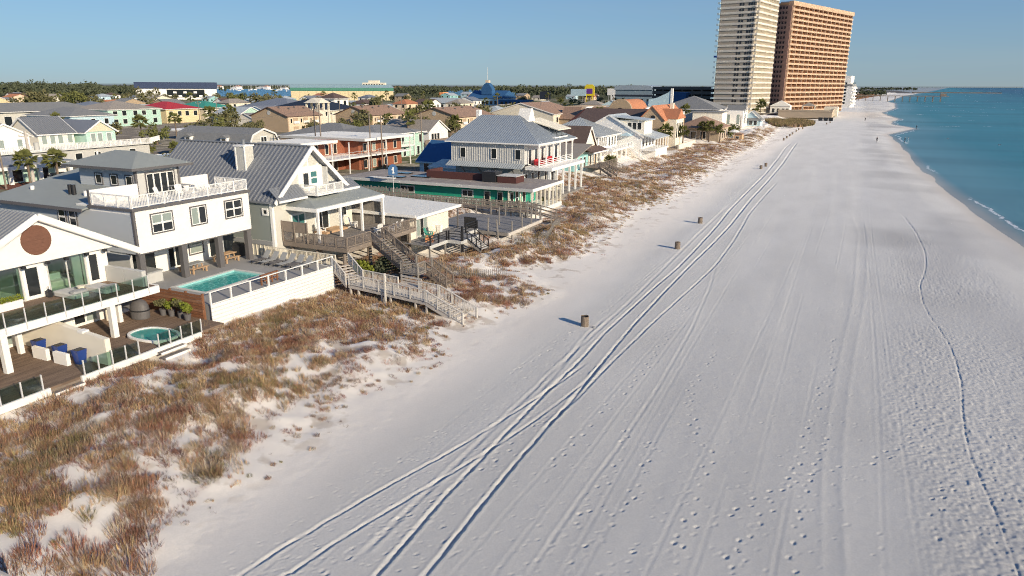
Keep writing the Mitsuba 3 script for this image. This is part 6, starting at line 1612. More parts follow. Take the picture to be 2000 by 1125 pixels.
for x, y, h, lab, arm in ((-122.5, 68.5, 8.0, 'thin dark utility pole at the left edge before the mint house', False), (-100, 117, 12.5, 'weathered utility pole left of the brick motel stair', True), (-97.8, 116, 12.8, 'second weathered utility pole close beside the brick motel', True), (-86.0, 116.5, 11.5, 'thin utility pole before the brick motel walkway', False), (-84.0, 117.5, 11.0, 'pale utility pole at the corner of the brick motel', True), (-93.5, 147, 10.5, 'slanting dark pole beside the mint motel', False), (-36.5, 262, 7, 'thin pole among palms by the tan hip house', False), (-232, 214, 12, 'utility pole in front of the red roof house', True), (-215, 190, 11, 'utility pole in front of the mint apartments', True), (-168, 250, 12, 'utility pole behind the middle tan block', True), (-190, 238, 12, 'utility pole by the cream lookout tower', True), (-112, 262, 11, 'utility pole behind the stilt house', False), (-104, 330, 12, 'utility pole near the tan flat building', True)):
    pole(x, y, h, lab, arm)
k = thing('radio_mast', 'very thin tall white radio mast on the horizon', 'mast')
bar(k, 'shaft', (-520, 1010, 1), (-520, 1010, 45), 0.5, 0.5, 'white_paint'); box(k, 'base', -521.5, -518.5, 1008.5, 1011.5, 0.5, 2, 'concrete')
for i, (p, q) in enumerate((((-119.5, 71.2, 10.7), (-100, 117, 13.6)), ((-97.8, 116, 13.9), (-84, 117.5, 12.2)), ((-84, 117.5, 12.2), (-93.5, 147, 12.0)), ((-215, 190, 12.4), (-232, 214, 13.2)))):
    k = thing('power_line', ['thin power line from the thick pole to the brick motel', 'thin power line across the brick motel roof', 'thin power line towards the mint motel', 'thin power line before the red roof house'][i], 'wire')
    t = np.linspace(0, 1, 12)[:, None]
    scene[k] = mikit.ply(tubev(np.array(p) * (1 - t) + np.array(q) * t - [0, 0, 1.0] * (4 * t * (1 - t)) * 0.8, 0.02, 4), 'grey_trim')
# ------------------------------------------------------------------ dune plants
rng = np.random.default_rng(11)
KEEP = [(-90, -40.0, 0, 30.2), (-90, -38.7, 29.4, 32.6), (-90, -42.4, 30, 36.4), (-90, -41.1, 36, 50), (-90, -45.5, 50, 63), (-90, -38.9, 63, 73.4), (-47, -35.1, 73.3, 83.8), (-90, -33, 84.2, 86.6), (-90, -37.8, 86.6, 99.6), (-90, -41.2, 99, 118), (-90, -44.5, 134, 150), (-90, -44.3, 150, 186), (-90, -43.3, 186, 226), (-90, -38, 226, 262), (-90, -36, 262, 460), (-39.4, -37.8, 22.6, 24.9), (-38.6, -37.1, 29.7, 31.7)]


def edge_d(x, y):
    return np.interp(y, EDGE[:, 1], EDGE[:, 0]) + coast(y) - x


def cover(x, y):
    """how thickly the dune is grown over, 0 to 1"""
    d = edge_d(x, y)
    n = 0.5 * npf(x, y, 0.22, 41, 3) + 0.5 * npf(x, y, 0.8, 42, 3)
    n = n + 0.035 * sst(6, 10, d) + 0.1 * sst(55, 85, y) + 0.06 * sst(90, 140, y) - 0.05 * sst(30, 20, y) * sst(9, 5, d)
    c = sst(0.47 - 0.12 * sst(4, 13, d), 0.56 - 0.09 * sst(4, 13, d), n) * sst(0.8, 4.5, d)
    c = np.maximum(c, 0.13 * sst(0.2, 2, d))
    # the bare lane of sand that runs up into the dunes beyond the white stairs
    g = np.exp(-(((y - 61.5 + 0.25 * (x + 27)) / 1.9) ** 2)) * sst(-39, -33, x)
    c = c * (1 - 0.95 * g)
    for x0, x1, y0, y1 in KEEP:
        c = np.where((x > x0) & (x < x1) & (y > y0) & (y < y1), 0, c)
    return c


PALETTE = np.array([(0.42, 0.3, 0.17), (0.32, 0.2, 0.125), (0.32, 0.155, 0.1), (0.24, 0.12, 0.085), (0.22, 0.185, 0.09), (0.42, 0.33, 0.23), (0.25, 0.18, 0.14)])


def tufts(x, y, z, r, h, blades, width, kind, spread):
    """blades: thin triangles springing from tufts; returns vertices, faces, colours"""
    n = len(x)
    i = np.repeat(np.arange(n), blades)
    m = len(i)
    a, q = rng.uniform(0, 2 * np.pi, m), np.sqrt(rng.random(m))
    bx, by = x[i] + np.cos(a) * q * r[i], y[i] + np.sin(a) * q * r[i]
    bz = ground_z(bx, by) - 0.03
    L = h[i] * rng.uniform(0.55, 1.15, m) * (1 - 0.35 * q ** 2)
    lean = spread[i] * (0.25 + 0.9 * q) * rng.uniform(0.4, 1.3, m)
    a2 = a + rng.normal(0, 0.6, m)
    tx, ty, tz = bx + np.cos(a2) * L * lean - 0.12 * L, by + np.sin(a2) * L * lean, bz + L
    b = rng.uniform(0, np.pi, m)
    w = width * rng.uniform(0.6, 1.3, m)
    v = np.empty((m, 3, 3))
    v[:, 0] = np.stack([bx - np.cos(b) * w, by - np.sin(b) * w, bz], -1)
    v[:, 1] = np.stack([bx + np.cos(b) * w, by + np.sin(b) * w, bz], -1)
    v[:, 2] = np.stack([tx, ty, tz], -1)
    c = PALETTE[kind[i]] * rng.uniform(0.55, 1.35, (m, 1)) * rng.uniform(0.75, 1.25, n)[i][:, None] * rng.uniform(0.9, 1.1, (m, 3))
    return v.reshape(-1, 3), np.arange(3 * m).reshape(-1, 3), np.repeat(c, 3, 0)


def grow(y0, y1, per, blades, width, rmin, rmax, wide=28.0, key='dune_grass'):
    n = int((y1 - y0) * wide * per)
    y = rng.uniform(y0, y1, n)
    x = np.interp(y, EDGE[:, 1], EDGE[:, 0]) + coast(y) - rng.uniform(-0.5, wide, n)
    keep = rng.random(n) < cover(x, y)
    x, y = x[keep], y[keep]
    tone = 0.65 * npf(x, y, 0.13, 51, 2) + 0.35 * npf(x, y, 0.5, 52, 2) + rng.normal(0, 0.05, len(x))
    # nearest dunes: tan plumes and red-brown mats; towards the houses more olive
    kind = np.where(tone < 0.52, rng.choice([2, 3, 2, 6, 1, 5], len(x)), np.where(tone < 0.6, rng.choice([1, 2, 6, 5, 0, 3], len(x)), np.where(tone < 0.7, rng.choice([0, 1, 5, 1, 6], len(x)), rng.choice([4, 0, 1], len(x)))))
    low = (kind == 2) | (kind == 3) | (kind == 6)
    r = rng.uniform(rmin, rmax, len(x)) * np.where(low, 1.2, 0.8) * (0.5 + 0.5 * sst(1, 6, edge_d(x, y)))
    h = np.where(low, rng.uniform(0.16, 0.38, len(x)), rng.uniform(0.25, 0.6, len(x))) * (0.45 + 0.55 * sst(1, 7, edge_d(x, y)))
    return tufts(x, y, 0, r, h, blades, width, kind, np.where(low, 0.9, 0.55))


def stuff(name, parts, bs, label, cat):
    off, V, F, C = 0, [], [], []
    for v, f, c in parts:
        V.append(v); F.append(f + off); C.append(c); off += len(v)
    k = numbered(name)
    scene[k] = mikit.ply((np.vstack(V), np.vstack(F)), bs, color=np.vstack(C))
    labels[k] = {'label': label, 'category': cat, 'kind': 'stuff'}


MOUNDS = [(-34.0, 17.8, 4), (-34.3, 20.2, 4), (-36.9, 20.9, 3), (-30.5, 22.7, 2), (-31.6, 23.6, 3), (-30, 25.6, 1), (-27.2, 23.6, 2), (-28.2, 24.6, 1), (-29.9, 15.2, 2), (-31.2, 16.4, 3), (-25.4, 15.6, 2), (-24.9, 16.3, 3), (-24.6, 14.5, 1), (-26.8, 13.0, 2), (-27.6, 18.1, 2), (-28.6, 18.6, 3), (-25.9, 17.8, 1), (-27.7, 22.2, 0), (-26.2, 21.6, 4), (-33.9, 35.2, 2), (-33.5, 37, 3), (-33.5, 39, 2), (-33.7, 42.9, 1), (-32.4, 41.6, 3), (-30.0, 43.3, 2), (-28.9, 46.0, 1), (-34.4, 32.8, 2), (-38.5, 36.4, 0), (-38.2, 40, 1), (-38, 43.1, 0), (-39, 28.6, 0), (-38.9, 27.2, 2), (-38.6, 31.9, 2), (-34.7, 28, 0), (-37.9, 19.0, 0), (-36.5, 24.4, 1), (-27.1, 53.2, 3), (-28.4, 52.6, 3), (-29.2, 51.4, 2), (-25.5, 54.0, 2), (-31, 57, 2), (-30.0, 68.0, 3), (-29.2, 70.2, 3), (-31.6, 66.0, 2), (-27.8, 73, 2)]
mx, my, mk = (np.repeat(np.array(q), 9) for q in zip(*MOUNDS))
mx, my = mx + rng.normal(0, 0.75, len(mx)) - 0.2, my + rng.normal(0, 0.6, len(mx))
mk = np.where(rng.random(len(mx)) < 0.55, mk, rng.choice([1, 6, 3, 5, 0], len(mx)))
ok = cover(mx, my) > 0
mx, my, mk = mx[ok], my[ok], mk[ok]
stuff('dune_grass', [tufts(mx, my, 0, rng.uniform(0.3, 0.7, len(mx)), rng.uniform(0.28, 0.62, len(mx)), 100, 0.016, mk.astype(int), rng.uniform(0.35, 0.8, len(mx))), grow(4, 70, 6.5, 42, 0.02, 0.2, 0.5), grow(4, 60, 5.0, 14, 0.016, 0.06, 0.2), grow(70, 130, 4.0, 34, 0.03, 0.3, 0.7, 24), grow(130, 230, 2.2, 28, 0.04, 0.4, 1.0, 24), grow(230, 410, 1.2, 22, 0.08, 0.6, 1.5, 20)], 'blade', 'dry tan and red-brown dune grass and low brush covering the dunes', 'grass')
# far dunes: brown band before the far houses, and the green dune by the towers
n = 2600
y = rng.uniform(820, 1900, n); x = np.interp(y, SHORE[:, 1], SHORE[:, 0]) - rng.uniform(48, 100, n)
stuff('far_dune_grass', [tufts(x, y, 0, np.full(n, 3.0), np.full(n, 1.6), 14, 0.5, rng.choice([1, 2, 2, 6], n), np.full(n, 0.8))], 'blade', 'brown dune brush in the distance below the far shore houses', 'grass')
n = 1500
x, y = rng.uniform(-42, -20, n), rng.uniform(366, 440, n)
keep = ((x + 31) / 11) ** 2 + ((y - 400) / 36) ** 2 < 1
x, y = x[keep], y[keep]
v, f, c = tufts(x, y, 0, np.full(len(x), 0.9), np.full(len(x), 2.2), 26, 0.12, rng.choice([4, 4, 4, 0, 6], len(x)), np.full(len(x), 0.7))
stuff('green_dune_brush', [(v, f, c)], 'blade', 'olive green mound of dune brush at the foot of the beige tower', 'brush')


# ------------------------------------------------------------------ trees and shrubs
def leaves(blobs, n, size, seed, flat=1.0):
    g = np.random.default_rng(seed)
    w = np.array([b[3] ** 2 for b in blobs]); i = g.choice(len(blobs), n, p=w / w.sum())
    b = np.array(blobs)[i]
    d = g.normal(size=(n, 3)); d /= np.linalg.norm(d, axis=1, keepdims=True)
    r = b[:, 3] * g.uniform(0.55, 1.06, n)
    c = b[:, :3] + d * r[:, None] * [1, 1, flat]
    u = g.normal(size=(n, 3)); u /= np.linalg.norm(u, axis=1, keepdims=True)
    t = np.cross(u, g.normal(size=(n, 3))); t /= np.linalg.norm(t, axis=1, keepdims=True)
    s = size * g.uniform(0.6, 1.4, n)[:, None]
    v = np.stack([c - u * s, c + t * s * 0.6, c + u * s, c - t * s * 0.6], 1).reshape(-1, 3)
    q = np.arange(n)[:, None] * 4
    return v, np.vstack([q + [0, 1, 2], q + [0, 2, 3]])


def fronds(h, r, n, seed, droop=0.9):
    """fan palm crown: ribs with leaflets spread at the end"""
    g = np.random.default_rng(seed)
    V, F, o = [], [], 0
    for i in range(n):
        a, e = g.uniform(0, 2 * np.pi), g.uniform(-0.75, 1.35)
        L = r * g.uniform(0.75, 1.1)
        d = np.array([np.cos(a) * np.cos(e), np.sin(a) * np.cos(e), np.sin(e)])
        side_ = np.array([-np.sin(a), np.cos(a), 0])
        base, mid = np.array([0, 0, h]), np.array([0, 0, h]) + d * L * 0.5
        V += [base - side_ * 0.03, base + side_ * 0.03, mid]; F.append([o, o + 1, o + 2]); o += 3
        for t in np.linspace(-1.1, 1.1, 9):
            q = d * np.cos(t) + side_ * np.sin(t)
            tip = mid + q * L * 0.5 * (1 - 0.2 * abs(t)) - np.array([0, 0, 1]) * L * 0.14 * droop * (0.6 + abs(t))
            s2 = np.cross(q, [0, 0, 1.0]); s2 /= np.linalg.norm(s2) + 1e-6
            w = mid + q * L * 0.25
            V += [mid, w + s2 * 0.06 * r / 1.6, tip, w - s2 * 0.06 * r / 1.6]; F += [[o, o + 1, o + 2], [o, o + 2, o + 3]]; o += 4
    return np.array(V), np.array(F)


def proto(name, label, cat, trunk, crown, tb, cb, group):
    frame()
    k = thing(name, label, cat, group)
    PLACE[k] = np.eye(4)
    mesh(k, 'trunk', trunk, tb, 50); mesh(k, 'crown', crown, cb)
    return k


def palm_proto(x, y, h, r, seed, label, z=GZ - 0.2):
    k = proto('palm_tree', label, 'palm', tubev([(0, 0, 0), (0.1, 0, h * 0.5), (0.05, 0.1, h)], [0.24, 0.18, 0.2], 8), fronds(h, r, 46, seed), 'bark', 'leaf_palm', 'palms between the houses')
    return move(k, x, y, z)


def move(k, x, y, z, s=1.0, rot=0):
    c, n = math.cos(rot) * s, math.sin(rot) * s
    m = np.array([[c, -n, 0, x], [n, c, 0, y], [0, 0, s, z], [0, 0, 0, 1.0]])
    for q in [q for q in scene if q.startswith(k + '__')]:
        scene[q] = {**scene[q], 'to_world': T(m)}
    PLACE[k] = m
    return k


PALMS = [(-118.5, 70.0, 5.0, 2.2, 'palm with a ragged crown just left of the thick utility pole'), (-119.5, 75.2, 4.6, 2.3, 'bushy palm just right of the thick utility pole'), (-125.5, 67.0, 4.4, 2.0, 'palm at the left edge before the mint house'), (-150, 117, 2.6, 2.3, 'short round palm beyond the dark tower roof'), (-128, 106, 4.0, 1.7, 'small palm with a bare trunk left of the seam roof ridge'),
         (-112, 196, 6.0, 2.6, 'dense palm beside the porch gable house'), (-182, 140, 6.5, 2.6, 'palm before the mint apartments, left one'), (-180, 150, 7.0, 2.4, 'palm before the mint apartments, right one'), (-185, 176, 8.5, 2.8, 'tall palm left of the tan block, nearest it'), (-190, 172, 8.0, 2.8, 'tall palm left of the tan block, the farther left one'), (-47, 197, 5.5, 2.8, 'palm cluster crown before the round window house'), (-44.5, 208, 5.0, 2.2, 'thin palm at the round window house terrace'), (-41, 229.5, 5.0, 2.3, 'palm at the near corner of the tan hip house'), (-38, 231, 4.5, 2.0, 'palm at the sea-side corner of the tan hip house'), (-43.5, 231, 4.2, 2.2, 'leaning palm before the tan hip house wall'),
         (-64, 300, 7.5, 3.0, 'palm before the big grey hip roof'), (-44, 380, 8.5, 3.2, 'tall palm at the foot of the beige tower'), (-47, 386, 5.5, 3.0, 'lower palm at the foot of the beige tower'), (-88, 262, 7, 3, 'palm behind the stilt house roof'), (-148, 228, 6, 2.8, 'palm between the tan blocks, left one'), (-150, 214, 5.5, 2.6, 'palm between the tan blocks, right one')]
prot = None
for i, (x, y, h, r, lab) in enumerate(PALMS):
    palm_proto(x, y, h, r, 100 + i, lab, GZ - 0.3 if x < -60 else float(ground_z(x, y)) - 0.2)


def shrub(x, y, z, r, h, label, bs='leaf_oak', n=500, size=0.12, group=None, name='shrub'):
    frame()
    k = thing(name, label, 'shrub', group)
    g = np.random.default_rng(int(abs(x * 31 + y * 17)))
    blobs = [(x + g.normal(0, r * 0.4), y + g.normal(0, r * 0.4), z + h * g.uniform(0.35, 0.75), r * g.uniform(0.4, 0.6)) for _ in range(7)]
    mesh(k, 'trunk', tubev([(x, y, z - 0.1), (x + 0.03, y, z + h * 0.3), (x, y + 0.03, z + h * 0.6)], [0.05, 0.04, 0.02], 6), 'bark')
    mesh(k, 'foliage', leaves(blobs, n, size, int(abs(x * 7 + y)), 1.1), bs)
    return k


for x, y, lab, bs in ((-46.0, 35.2, 'potted shrub by the brown fence nearest the covered grill', 'leaf_oak'), (-45.2, 35.3, 'potted shrub by the brown fence, second from the grill', 'leaf_bright'), (-44.2, 35.3, 'potted shrub by the brown fence, third from the grill', 'leaf_oak'), (-43.3, 35.1, 'bright yellow-green potted shrub at the open end of the brown fence', 'leaf_bright')):
    k = shrub(x, y, LD + 0.45, 0.42, 1.0, lab, bs, 420, 0.09, 'potted shrubs along the brown fence', 'potted_shrub')
    v, ff = lathe([(0.2, 0), (0.28, 0.5), (0.22, 0.5), (0, 0.45)], 14)
    mesh(k, 'pot', (v + [x, y, LD], ff), 'grey_trim', 40)
k = thing('window_planter', 'white trough planter with a clipped green hedge on the upper deck', 'planter')
box(k, 'trough', -48.7, -48.1, 23.4, 26.6, UP, UP + 0.5, 'white_paint'); mesh(k, 'hedge', leaves([(-48.4, y, UP + 0.62, 0.3) for y in np.arange(23.7, 26.5, 0.35)], 900, 0.07, 3, 0.7), 'leaf_bright')
shrub(-41.5, 54.0, 0.7, 1.0, 1.5, 'bright green leafy shrub under the raised deck beside the white stairs', 'leaf_bright', 700, 0.14)
shrub(-39.6, 55.4, 0.7, 1.4, 1.7, 'dark green bushy shrub in the shade below the long brown stair', 'leaf_pine', 900, 0.14)
shrub(-73, 34.5, 4.5, 2.2, 3.5, 'green shrub behind the low roof at the left edge', 'leaf_palm', 900, 0.2)
shrub(-112, 86, GZ, 3.2, 4.2, 'wide olive bush left of the dark tower roof', 'leaf_oak', 1500, 0.25)
shrub(-94, 153.5, GZ, 1.8, 2.2, 'rounded green bush before the mint motel', 'leaf_oak', 700, 0.2)
shrub(-92.8, 156.5, GZ, 1.0, 1.4, 'small round bush beside the mint motel bush', 'leaf_oak', 400, 0.16)
shrub(-47.3, 151.5, 1.6, 1.6, 2.2, 'green bush between the brown roof house and the white deck', 'leaf_palm', 700, 0.2)
shrub(-40, 262, 1.6, 3.5, 4.5, 'wide green bush beyond the tan hip house', 'leaf_palm', 1200, 0.3)


def oak(x, y, s, seed, label, bs='leaf_oak', name='live_oak', z=GZ - 0.2, cat='tree'):
    frame()
    k = thing(name, label, cat, 'trees among the inland houses')
    g = np.random.default_rng(seed)
    H = 6.0 * s
    mesh(k, 'trunk', tubev([(x, y, z), (x + 0.2 * s, y, z + H * 0.3), (x, y + 0.2 * s, z + H * 0.6)], [0.35 * s, 0.28 * s, 0.12 * s], 7), 'bark')
    bl = [(x + g.normal(0, 1.7 * s), y + g.normal(0, 1.7 * s), z + H * g.uniform(0.38, 0.9), s * g.uniform(0.8, 1.5)) for _ in range(11)]
    mesh(k, 'crown', leaves(bl, 900, 0.3 * s, seed), bs)


TREES = [(-165, 150, 1.15, 'round live oak left of the tan block behind the gambrel roof'), (-172, 160, 1.2, 'broad live oak before the red roof house'), (-178, 168, 1.3, 'broad live oak before the green roof house'), (-160, 160, 1.0, 'lower live oak near the white carport awning'), (-176, 140, 1.0, 'live oak beside the white carport awning'), (-120, 206, 1.1, 'live oak between the tan block and the porch gable house'), (-135, 206, 1.1, 'live oak behind the dark roof house'), (-138, 196, 0.9, 'small live oak behind the brick motel roof'), (-146, 190, 0.9, 'small live oak near the middle tan block'), (-155, 196, 0.9, 'low live oak at the foot of the middle tan block'), (-168, 196, 0.9, 'low live oak at the foot of the first tan block'),
         (-80, 250, 1.3, 'green live oak right of the stilt house chimney'), (-66, 246, 1.2, 'green live oak left of the arched gable'), (-92, 300, 1.4, 'live oak in front of the row townhouses'), (-330, 340, 2.0, 'big olive tree before the navy hangar'), (-300, 320, 1.6, 'tree beside the big olive tree'), (-262, 330, 1.5, 'tree right of the green roof house'), (-352, 250, 1.8, 'brownish tree at the left between the grey apartments and the porch house'), (-370, 225, 2.2, 'large dark tree behind the grey apartments'), (-388, 240, 2.0, 'dark tree behind the grey apartments, farther one'), (-345, 330, 2.0, 'tree in front of the navy hangar opening'), (-240, 330, 1.6, 'tree right of the white cupola house'), (-232, 322, 1.4, 'round tree at the end of the cupola house'), (-420, 330, 2.2, 'broad tree in the left distance'), (-450, 300, 2.2, 'broad tree at the far left distance')]
for i, (x, y, s, lab) in enumerate(TREES):
    oak(x, y, s, 300 + i, lab, 'leaf_oak' if i % 4 else 'leaf_palm')
# trees too alike and too far to tell apart
base = thing('town_tree', 'small distant tree between the inland houses', 'tree', 'distant trees between the inland houses')
PLACE[base] = np.eye(4)
mesh(base, 'trunk', tubev([(0, 0, 0), (0.1, 0, 2.5)], [0.25, 0.15], 5), 'bark'); g_ = np.random.default_rng(8)
mesh(base, 'crown', leaves([(g_.normal(0, 1.5), g_.normal(0, 1.5), g_.uniform(2.4, 5.2), g_.uniform(1.0, 1.7)) for _ in range(9)], 420, 0.42, 8), 'leaf_oak')
pt = thing('town_palm', 'small distant palm between the inland houses', 'palm', 'distant palms between the inland houses')
PLACE[pt] = np.eye(4)
mesh(pt, 'trunk', tubev([(0, 0, 0), (0.2, 0, 6)], [0.25, 0.2], 5), 'bark'); mesh(pt, 'crown', fronds(6, 2.6, 26, 5), 'leaf_palm')
g_ = np.random.default_rng(19)
spots = []
while len(spots) < 120:
    az, d = math.radians(g_.uniform(-60, -5)), g_.uniform(210, 900)
    x, y = d * math.sin(az), d * math.cos(az)
    if x > -90 - 0.1 * d or (-330 < x < -180 and 150 < y < 300 and g_.random() < 0.85):
        continue
    if any(abs(x - fx) < 9 and abs(y - fy) < 11 for fx, fy in FAR):
        continue
    spots.append((x, y))
for i, (x, y) in enumerate(spots):
    src = pt if i % 4 == 0 else base
    s = g_.uniform(0.8, 1.5)
    k = src if i in (0, 1) else None
    if i == 0:
        move(pt, x, y, GZ - 0.3, s)
        continue
    if i == 1:
        move(base, x, y, GZ - 0.3, s)
        continue
    nm = src
    k = thing(nm, labels[nm]['label'], labels[nm]['category'], labels[nm]['group'])
    r = g_.uniform(0, 6.28)
    m = np.array([[math.cos(r) * s, -math.sin(r) * s, 0, x], [math.sin(r) * s, math.cos(r) * s, 0, y], [0, 0, s, GZ - 0.3], [0, 0, 0, 1]])
    for q in ('trunk', 'crown'):
        scene[f'{k}__{q}'] = {**scene[f'{nm}__{q}'], 'to_world': T(m)}


# far pine woods: one mass of trunks and leaf clusters
def woods(key, label, spec, seed, bs='leaf_pine', per=60):
    g = np.random.default_rng(seed)
    V, F, o = [], [], 0
    for p0, p1, d0, d1, n, h0, h1 in spec:
        for _ in range(n):
            px = g.uniform(p0, p1); d = g.uniform(d0, d1)
            az = -HEAD + math.atan((px - 1000) / 1442)
            x, y, h = d * math.sin(az), d * math.cos(az), g.uniform(h0, h1) * g.uniform(0.8, 1.1)
            w = h * 0.19
            bl = [(x + g.normal(0, w * 0.6), y + g.normal(0, w * 0.6), GZ + h * g.uniform(0.45, 0.95), w * g.uniform(0.5, 1.0)) for _ in range(5)]
            v, f = leaves(bl, per, 0.6 + d * 0.0006, g.integers(1 << 30))
            V.append(v); F.append(f + o); o += len(v)
            t = np.array([[x - 0.4, y, 1.5], [x + 0.4, y, 1.5], [x, y, GZ + h * 0.7]])
            V.append(t); F.append(np.array([[o, o + 1, o + 2]])); o += 3
    k = numbered(key)
    scene[k] = mikit.ply((np.vstack(V), np.vstack(F)), bs)
    labels[k] = {'label': label, 'category': 'woods', 'kind': 'stuff'}


woods('pine_woods', 'band of dark green pine woods along the inland horizon', [(-140, 200, 900, 1400, 420, 13, 18), (150, 270, 1100, 1500, 120, 11, 15), (250, 440, 1500, 1900, 60, 10, 14), (770, 870, 900, 1300, 110, 11, 16), (860, 1010, 1500, 2100, 60, 8, 12), (960, 1300, 950, 1500, 420, 12, 17), (1250, 1420, 950, 1400, 170, 11, 15), (370, 1000, 3200, 3900, 420, 9, 13), (600, 800, 1600, 2200, 60, 8, 12)], 4)
woods('far_shore_trees', 'low dark trees on the far spit along the shore', [(1640, 1730, 1500, 2300, 130, 6, 10), (1680, 1790, 4200, 5200, 120, 8, 14)], 6)


def sector(p0, p1, d0, d1, z):
    a = [-HEAD + math.atan((p - 1000) / 1442) for p in np.linspace(p0, p1, 6)]
    b = MB()
    for a0, a1 in zip(a[:-1], a[1:]):
        b.quad((d0 * math.sin(a0), d0 * math.cos(a0), z), (d0 * math.sin(a1), d0 * math.cos(a1), z), (d1 * math.sin(a1), d1 * math.cos(a1), z), (d1 * math.sin(a0), d1 * math.cos(a0), z))
    return b


textured('bay_surface', lambda p, n, uv: mix((0.015, 0.1, 0.2), (0.03, 0.14, 0.24), fbm(p.x * 0.01, p.y * 0.01, 1.0)), 0.25, 0.3)
struct('bay_water', sector(360, 590, 1150, 3100, GZ + 0.05), 'bay_surface')
struct('bay_water', sector(860, 1010, 1250, 3100, GZ + 0.06), 'bay_surface')
struct('bay_water', sector(165, 262, 640, 760, GZ + 0.05), 'bay_surface')
g_ = np.random.default_rng(23)
for i in range(22):
    px, d = g_.uniform(440, 565), g_.uniform(1900, 2900)
    az = -HEAD + math.atan((px - 1000) / 1442)
    frame(d * math.sin(az), d * math.cos(az), GZ, g_.uniform(0, 360))
    k = thing('sailboat', 'tiny white sailboat moored on the distant bay', 'boat', 'sailboats moored on the bay')
    hull(k, 'hull', [(-5, 0, 2.0), (6.5, 0, 2.2), (-5, -1.5, 2), (-5, 1.5, 2), (2, -1.7, 2.1), (2, 1.7, 2.1), (-4, 0, 0.1), (4, 0, 0.1)], 'white_paint'); box(k, 'cabin', -2.5, 2.0, -1.0, 1.0, 2.1, 3.0, 'white_paint'); bar(k, 'mast', (1, 0, 2), (1, 0, 15), 0.35, 0.35, 'white_paint')
frame()
for i in range(16):
    px, d = g_.uniform(372, 560), g_.uniform(3000, 3150)
    if i > 10:
        px, d = g_.uniform(660, 800), g_.uniform(1800, 2100)
    az = -HEAD + math.atan((px - 1000) / 1442)
    x, y = d * math.sin(az), d * math.cos(az)
    k = thing('bayside_house', 'tiny pale house on the far shore of the bay', 'house', 'houses on the far shore of the bay')
    walls(k, x - 12, x + 12, y - 9, y + 9, 1, 8 + 4 * (i % 3 == 0), 'white_paint'); hip(k, x - 12, x + 12, y - 9, y + 9, 8 + 4 * (i % 3 == 0), 12 + 4 * (i % 3 == 0), ['terracotta', 'white_roof', 'shingle_pale'][i % 3], 1, None, None)
k = thing('bay_hotel', 'pale cream hotel block rising above the green warehouse roof in the distance', 'building')
az = -HEAD + math.atan((728 - 1000) / 1442)
frame(1700 * math.sin(az), 1700 * math.cos(az), 0, 20)
walls(k, -26, 26, 0, 14, 1, 24, 'cream_paint'); walls(k, -12, 12, 2, 12, 24.01, 29, 'cream_paint', 'upper_wall'); wins(k, '-y', np.arange(-22, 24, 6), 10, 21, 0, 3, small=True)
frame()
# far spit: houses, pier and jetty
for i in range(16):
    y = 900 + 75 * i
    x = np.interp(y, SHORE[:, 1], SHORE[:, 0]) - 88 - 14 * (i % 3)
    k = thing('shore_cottage', 'tiny distant shore house beyond the white tower', 'house', 'distant shore houses')
    walls(k, x - 9, x + 9, y - 10, y + 10, 1, 7 + 3 * (i % 2), ['cream_paint', 'white_paint', 'pale_blue', 'tan_wall'][i % 4]); hip(k, x - 9, x + 9, y - 10, y + 10, 7 + 3 * (i % 2), 11 + 3 * (i % 2), ['shingle_grey', 'metal_roof', 'shingle_brown'][i % 3], 1, None, None); wins(k, '-y', (x - 4, x + 4), 4, 6, y - 10, 2, small=True)
k = thing('fishing_pier', 'long thin fishing pier on piles reaching into the sea in the distance', 'pier')
box(k, 'deck', -40, 106, 1128, 1136, 6.6, 7.4, 'weathered_wood')
for x in np.arange(-38, 106, 9):
    for y in (1129, 1135):
        box(k, 'pile', x - 0.4, x + 0.4, y - 0.4, y + 0.4, -1.5, 6.6, 'weathered_wood')
box(k, 'deck_house', 96, 103, 1129, 1135, 7.4, 10.4, 'weathered_wood')
k = thing('rock_jetty', 'low dark rock jetty far out along the horizon', 'jetty')
v = trimesh.creation.box((260, 14, 3)).subdivide().subdivide().subdivide(); v.vertices += (meshkit.noise(v.vertices * 0.3)[:, None] - 0.5) * [2, 4, 2.4]
mesh(k, 'rocks', (v.vertices + [290, 2900, 0.4], v.faces), 'garage_concrete')

# ------------------------------------------------------------------ barrels, people, fences, small things on the sand
BAR = [(-17.75, 51.2, 'slatted wooden trash barrel nearest the camera, beside the tyre tracks'), (-17.4, 82.5, 'slatted trash barrel beside the tracks, second from the camera'), (-18.2, 100.2, 'slatted trash barrel beside the tracks, third from the camera'), (-19, 176, 'left barrel of the pair beyond the third barrel'), (-18.6, 182, 'right barrel of the pair beyond the third barrel'), (-23, 276, 'nearest barrel of the far diagonal row'), (-23, 288, 'second barrel of the far diagonal row'), (-23, 301, 'third barrel of the far diagonal row'), (-23, 313, 'fourth barrel of the far diagonal row'), (-23, 332, 'fifth barrel of the far diagonal row'), (-23, 346, 'sixth barrel of the far diagonal row'), (-22, 355, 'last barrel of the far diagonal row'), (-14, 406, 'barrel below the three black boxes, left one'), (-13, 424, 'barrel below the three black boxes, right one')]
worn('barrel_wood', (0.24, 0.19, 0.15), 0.35, 5)
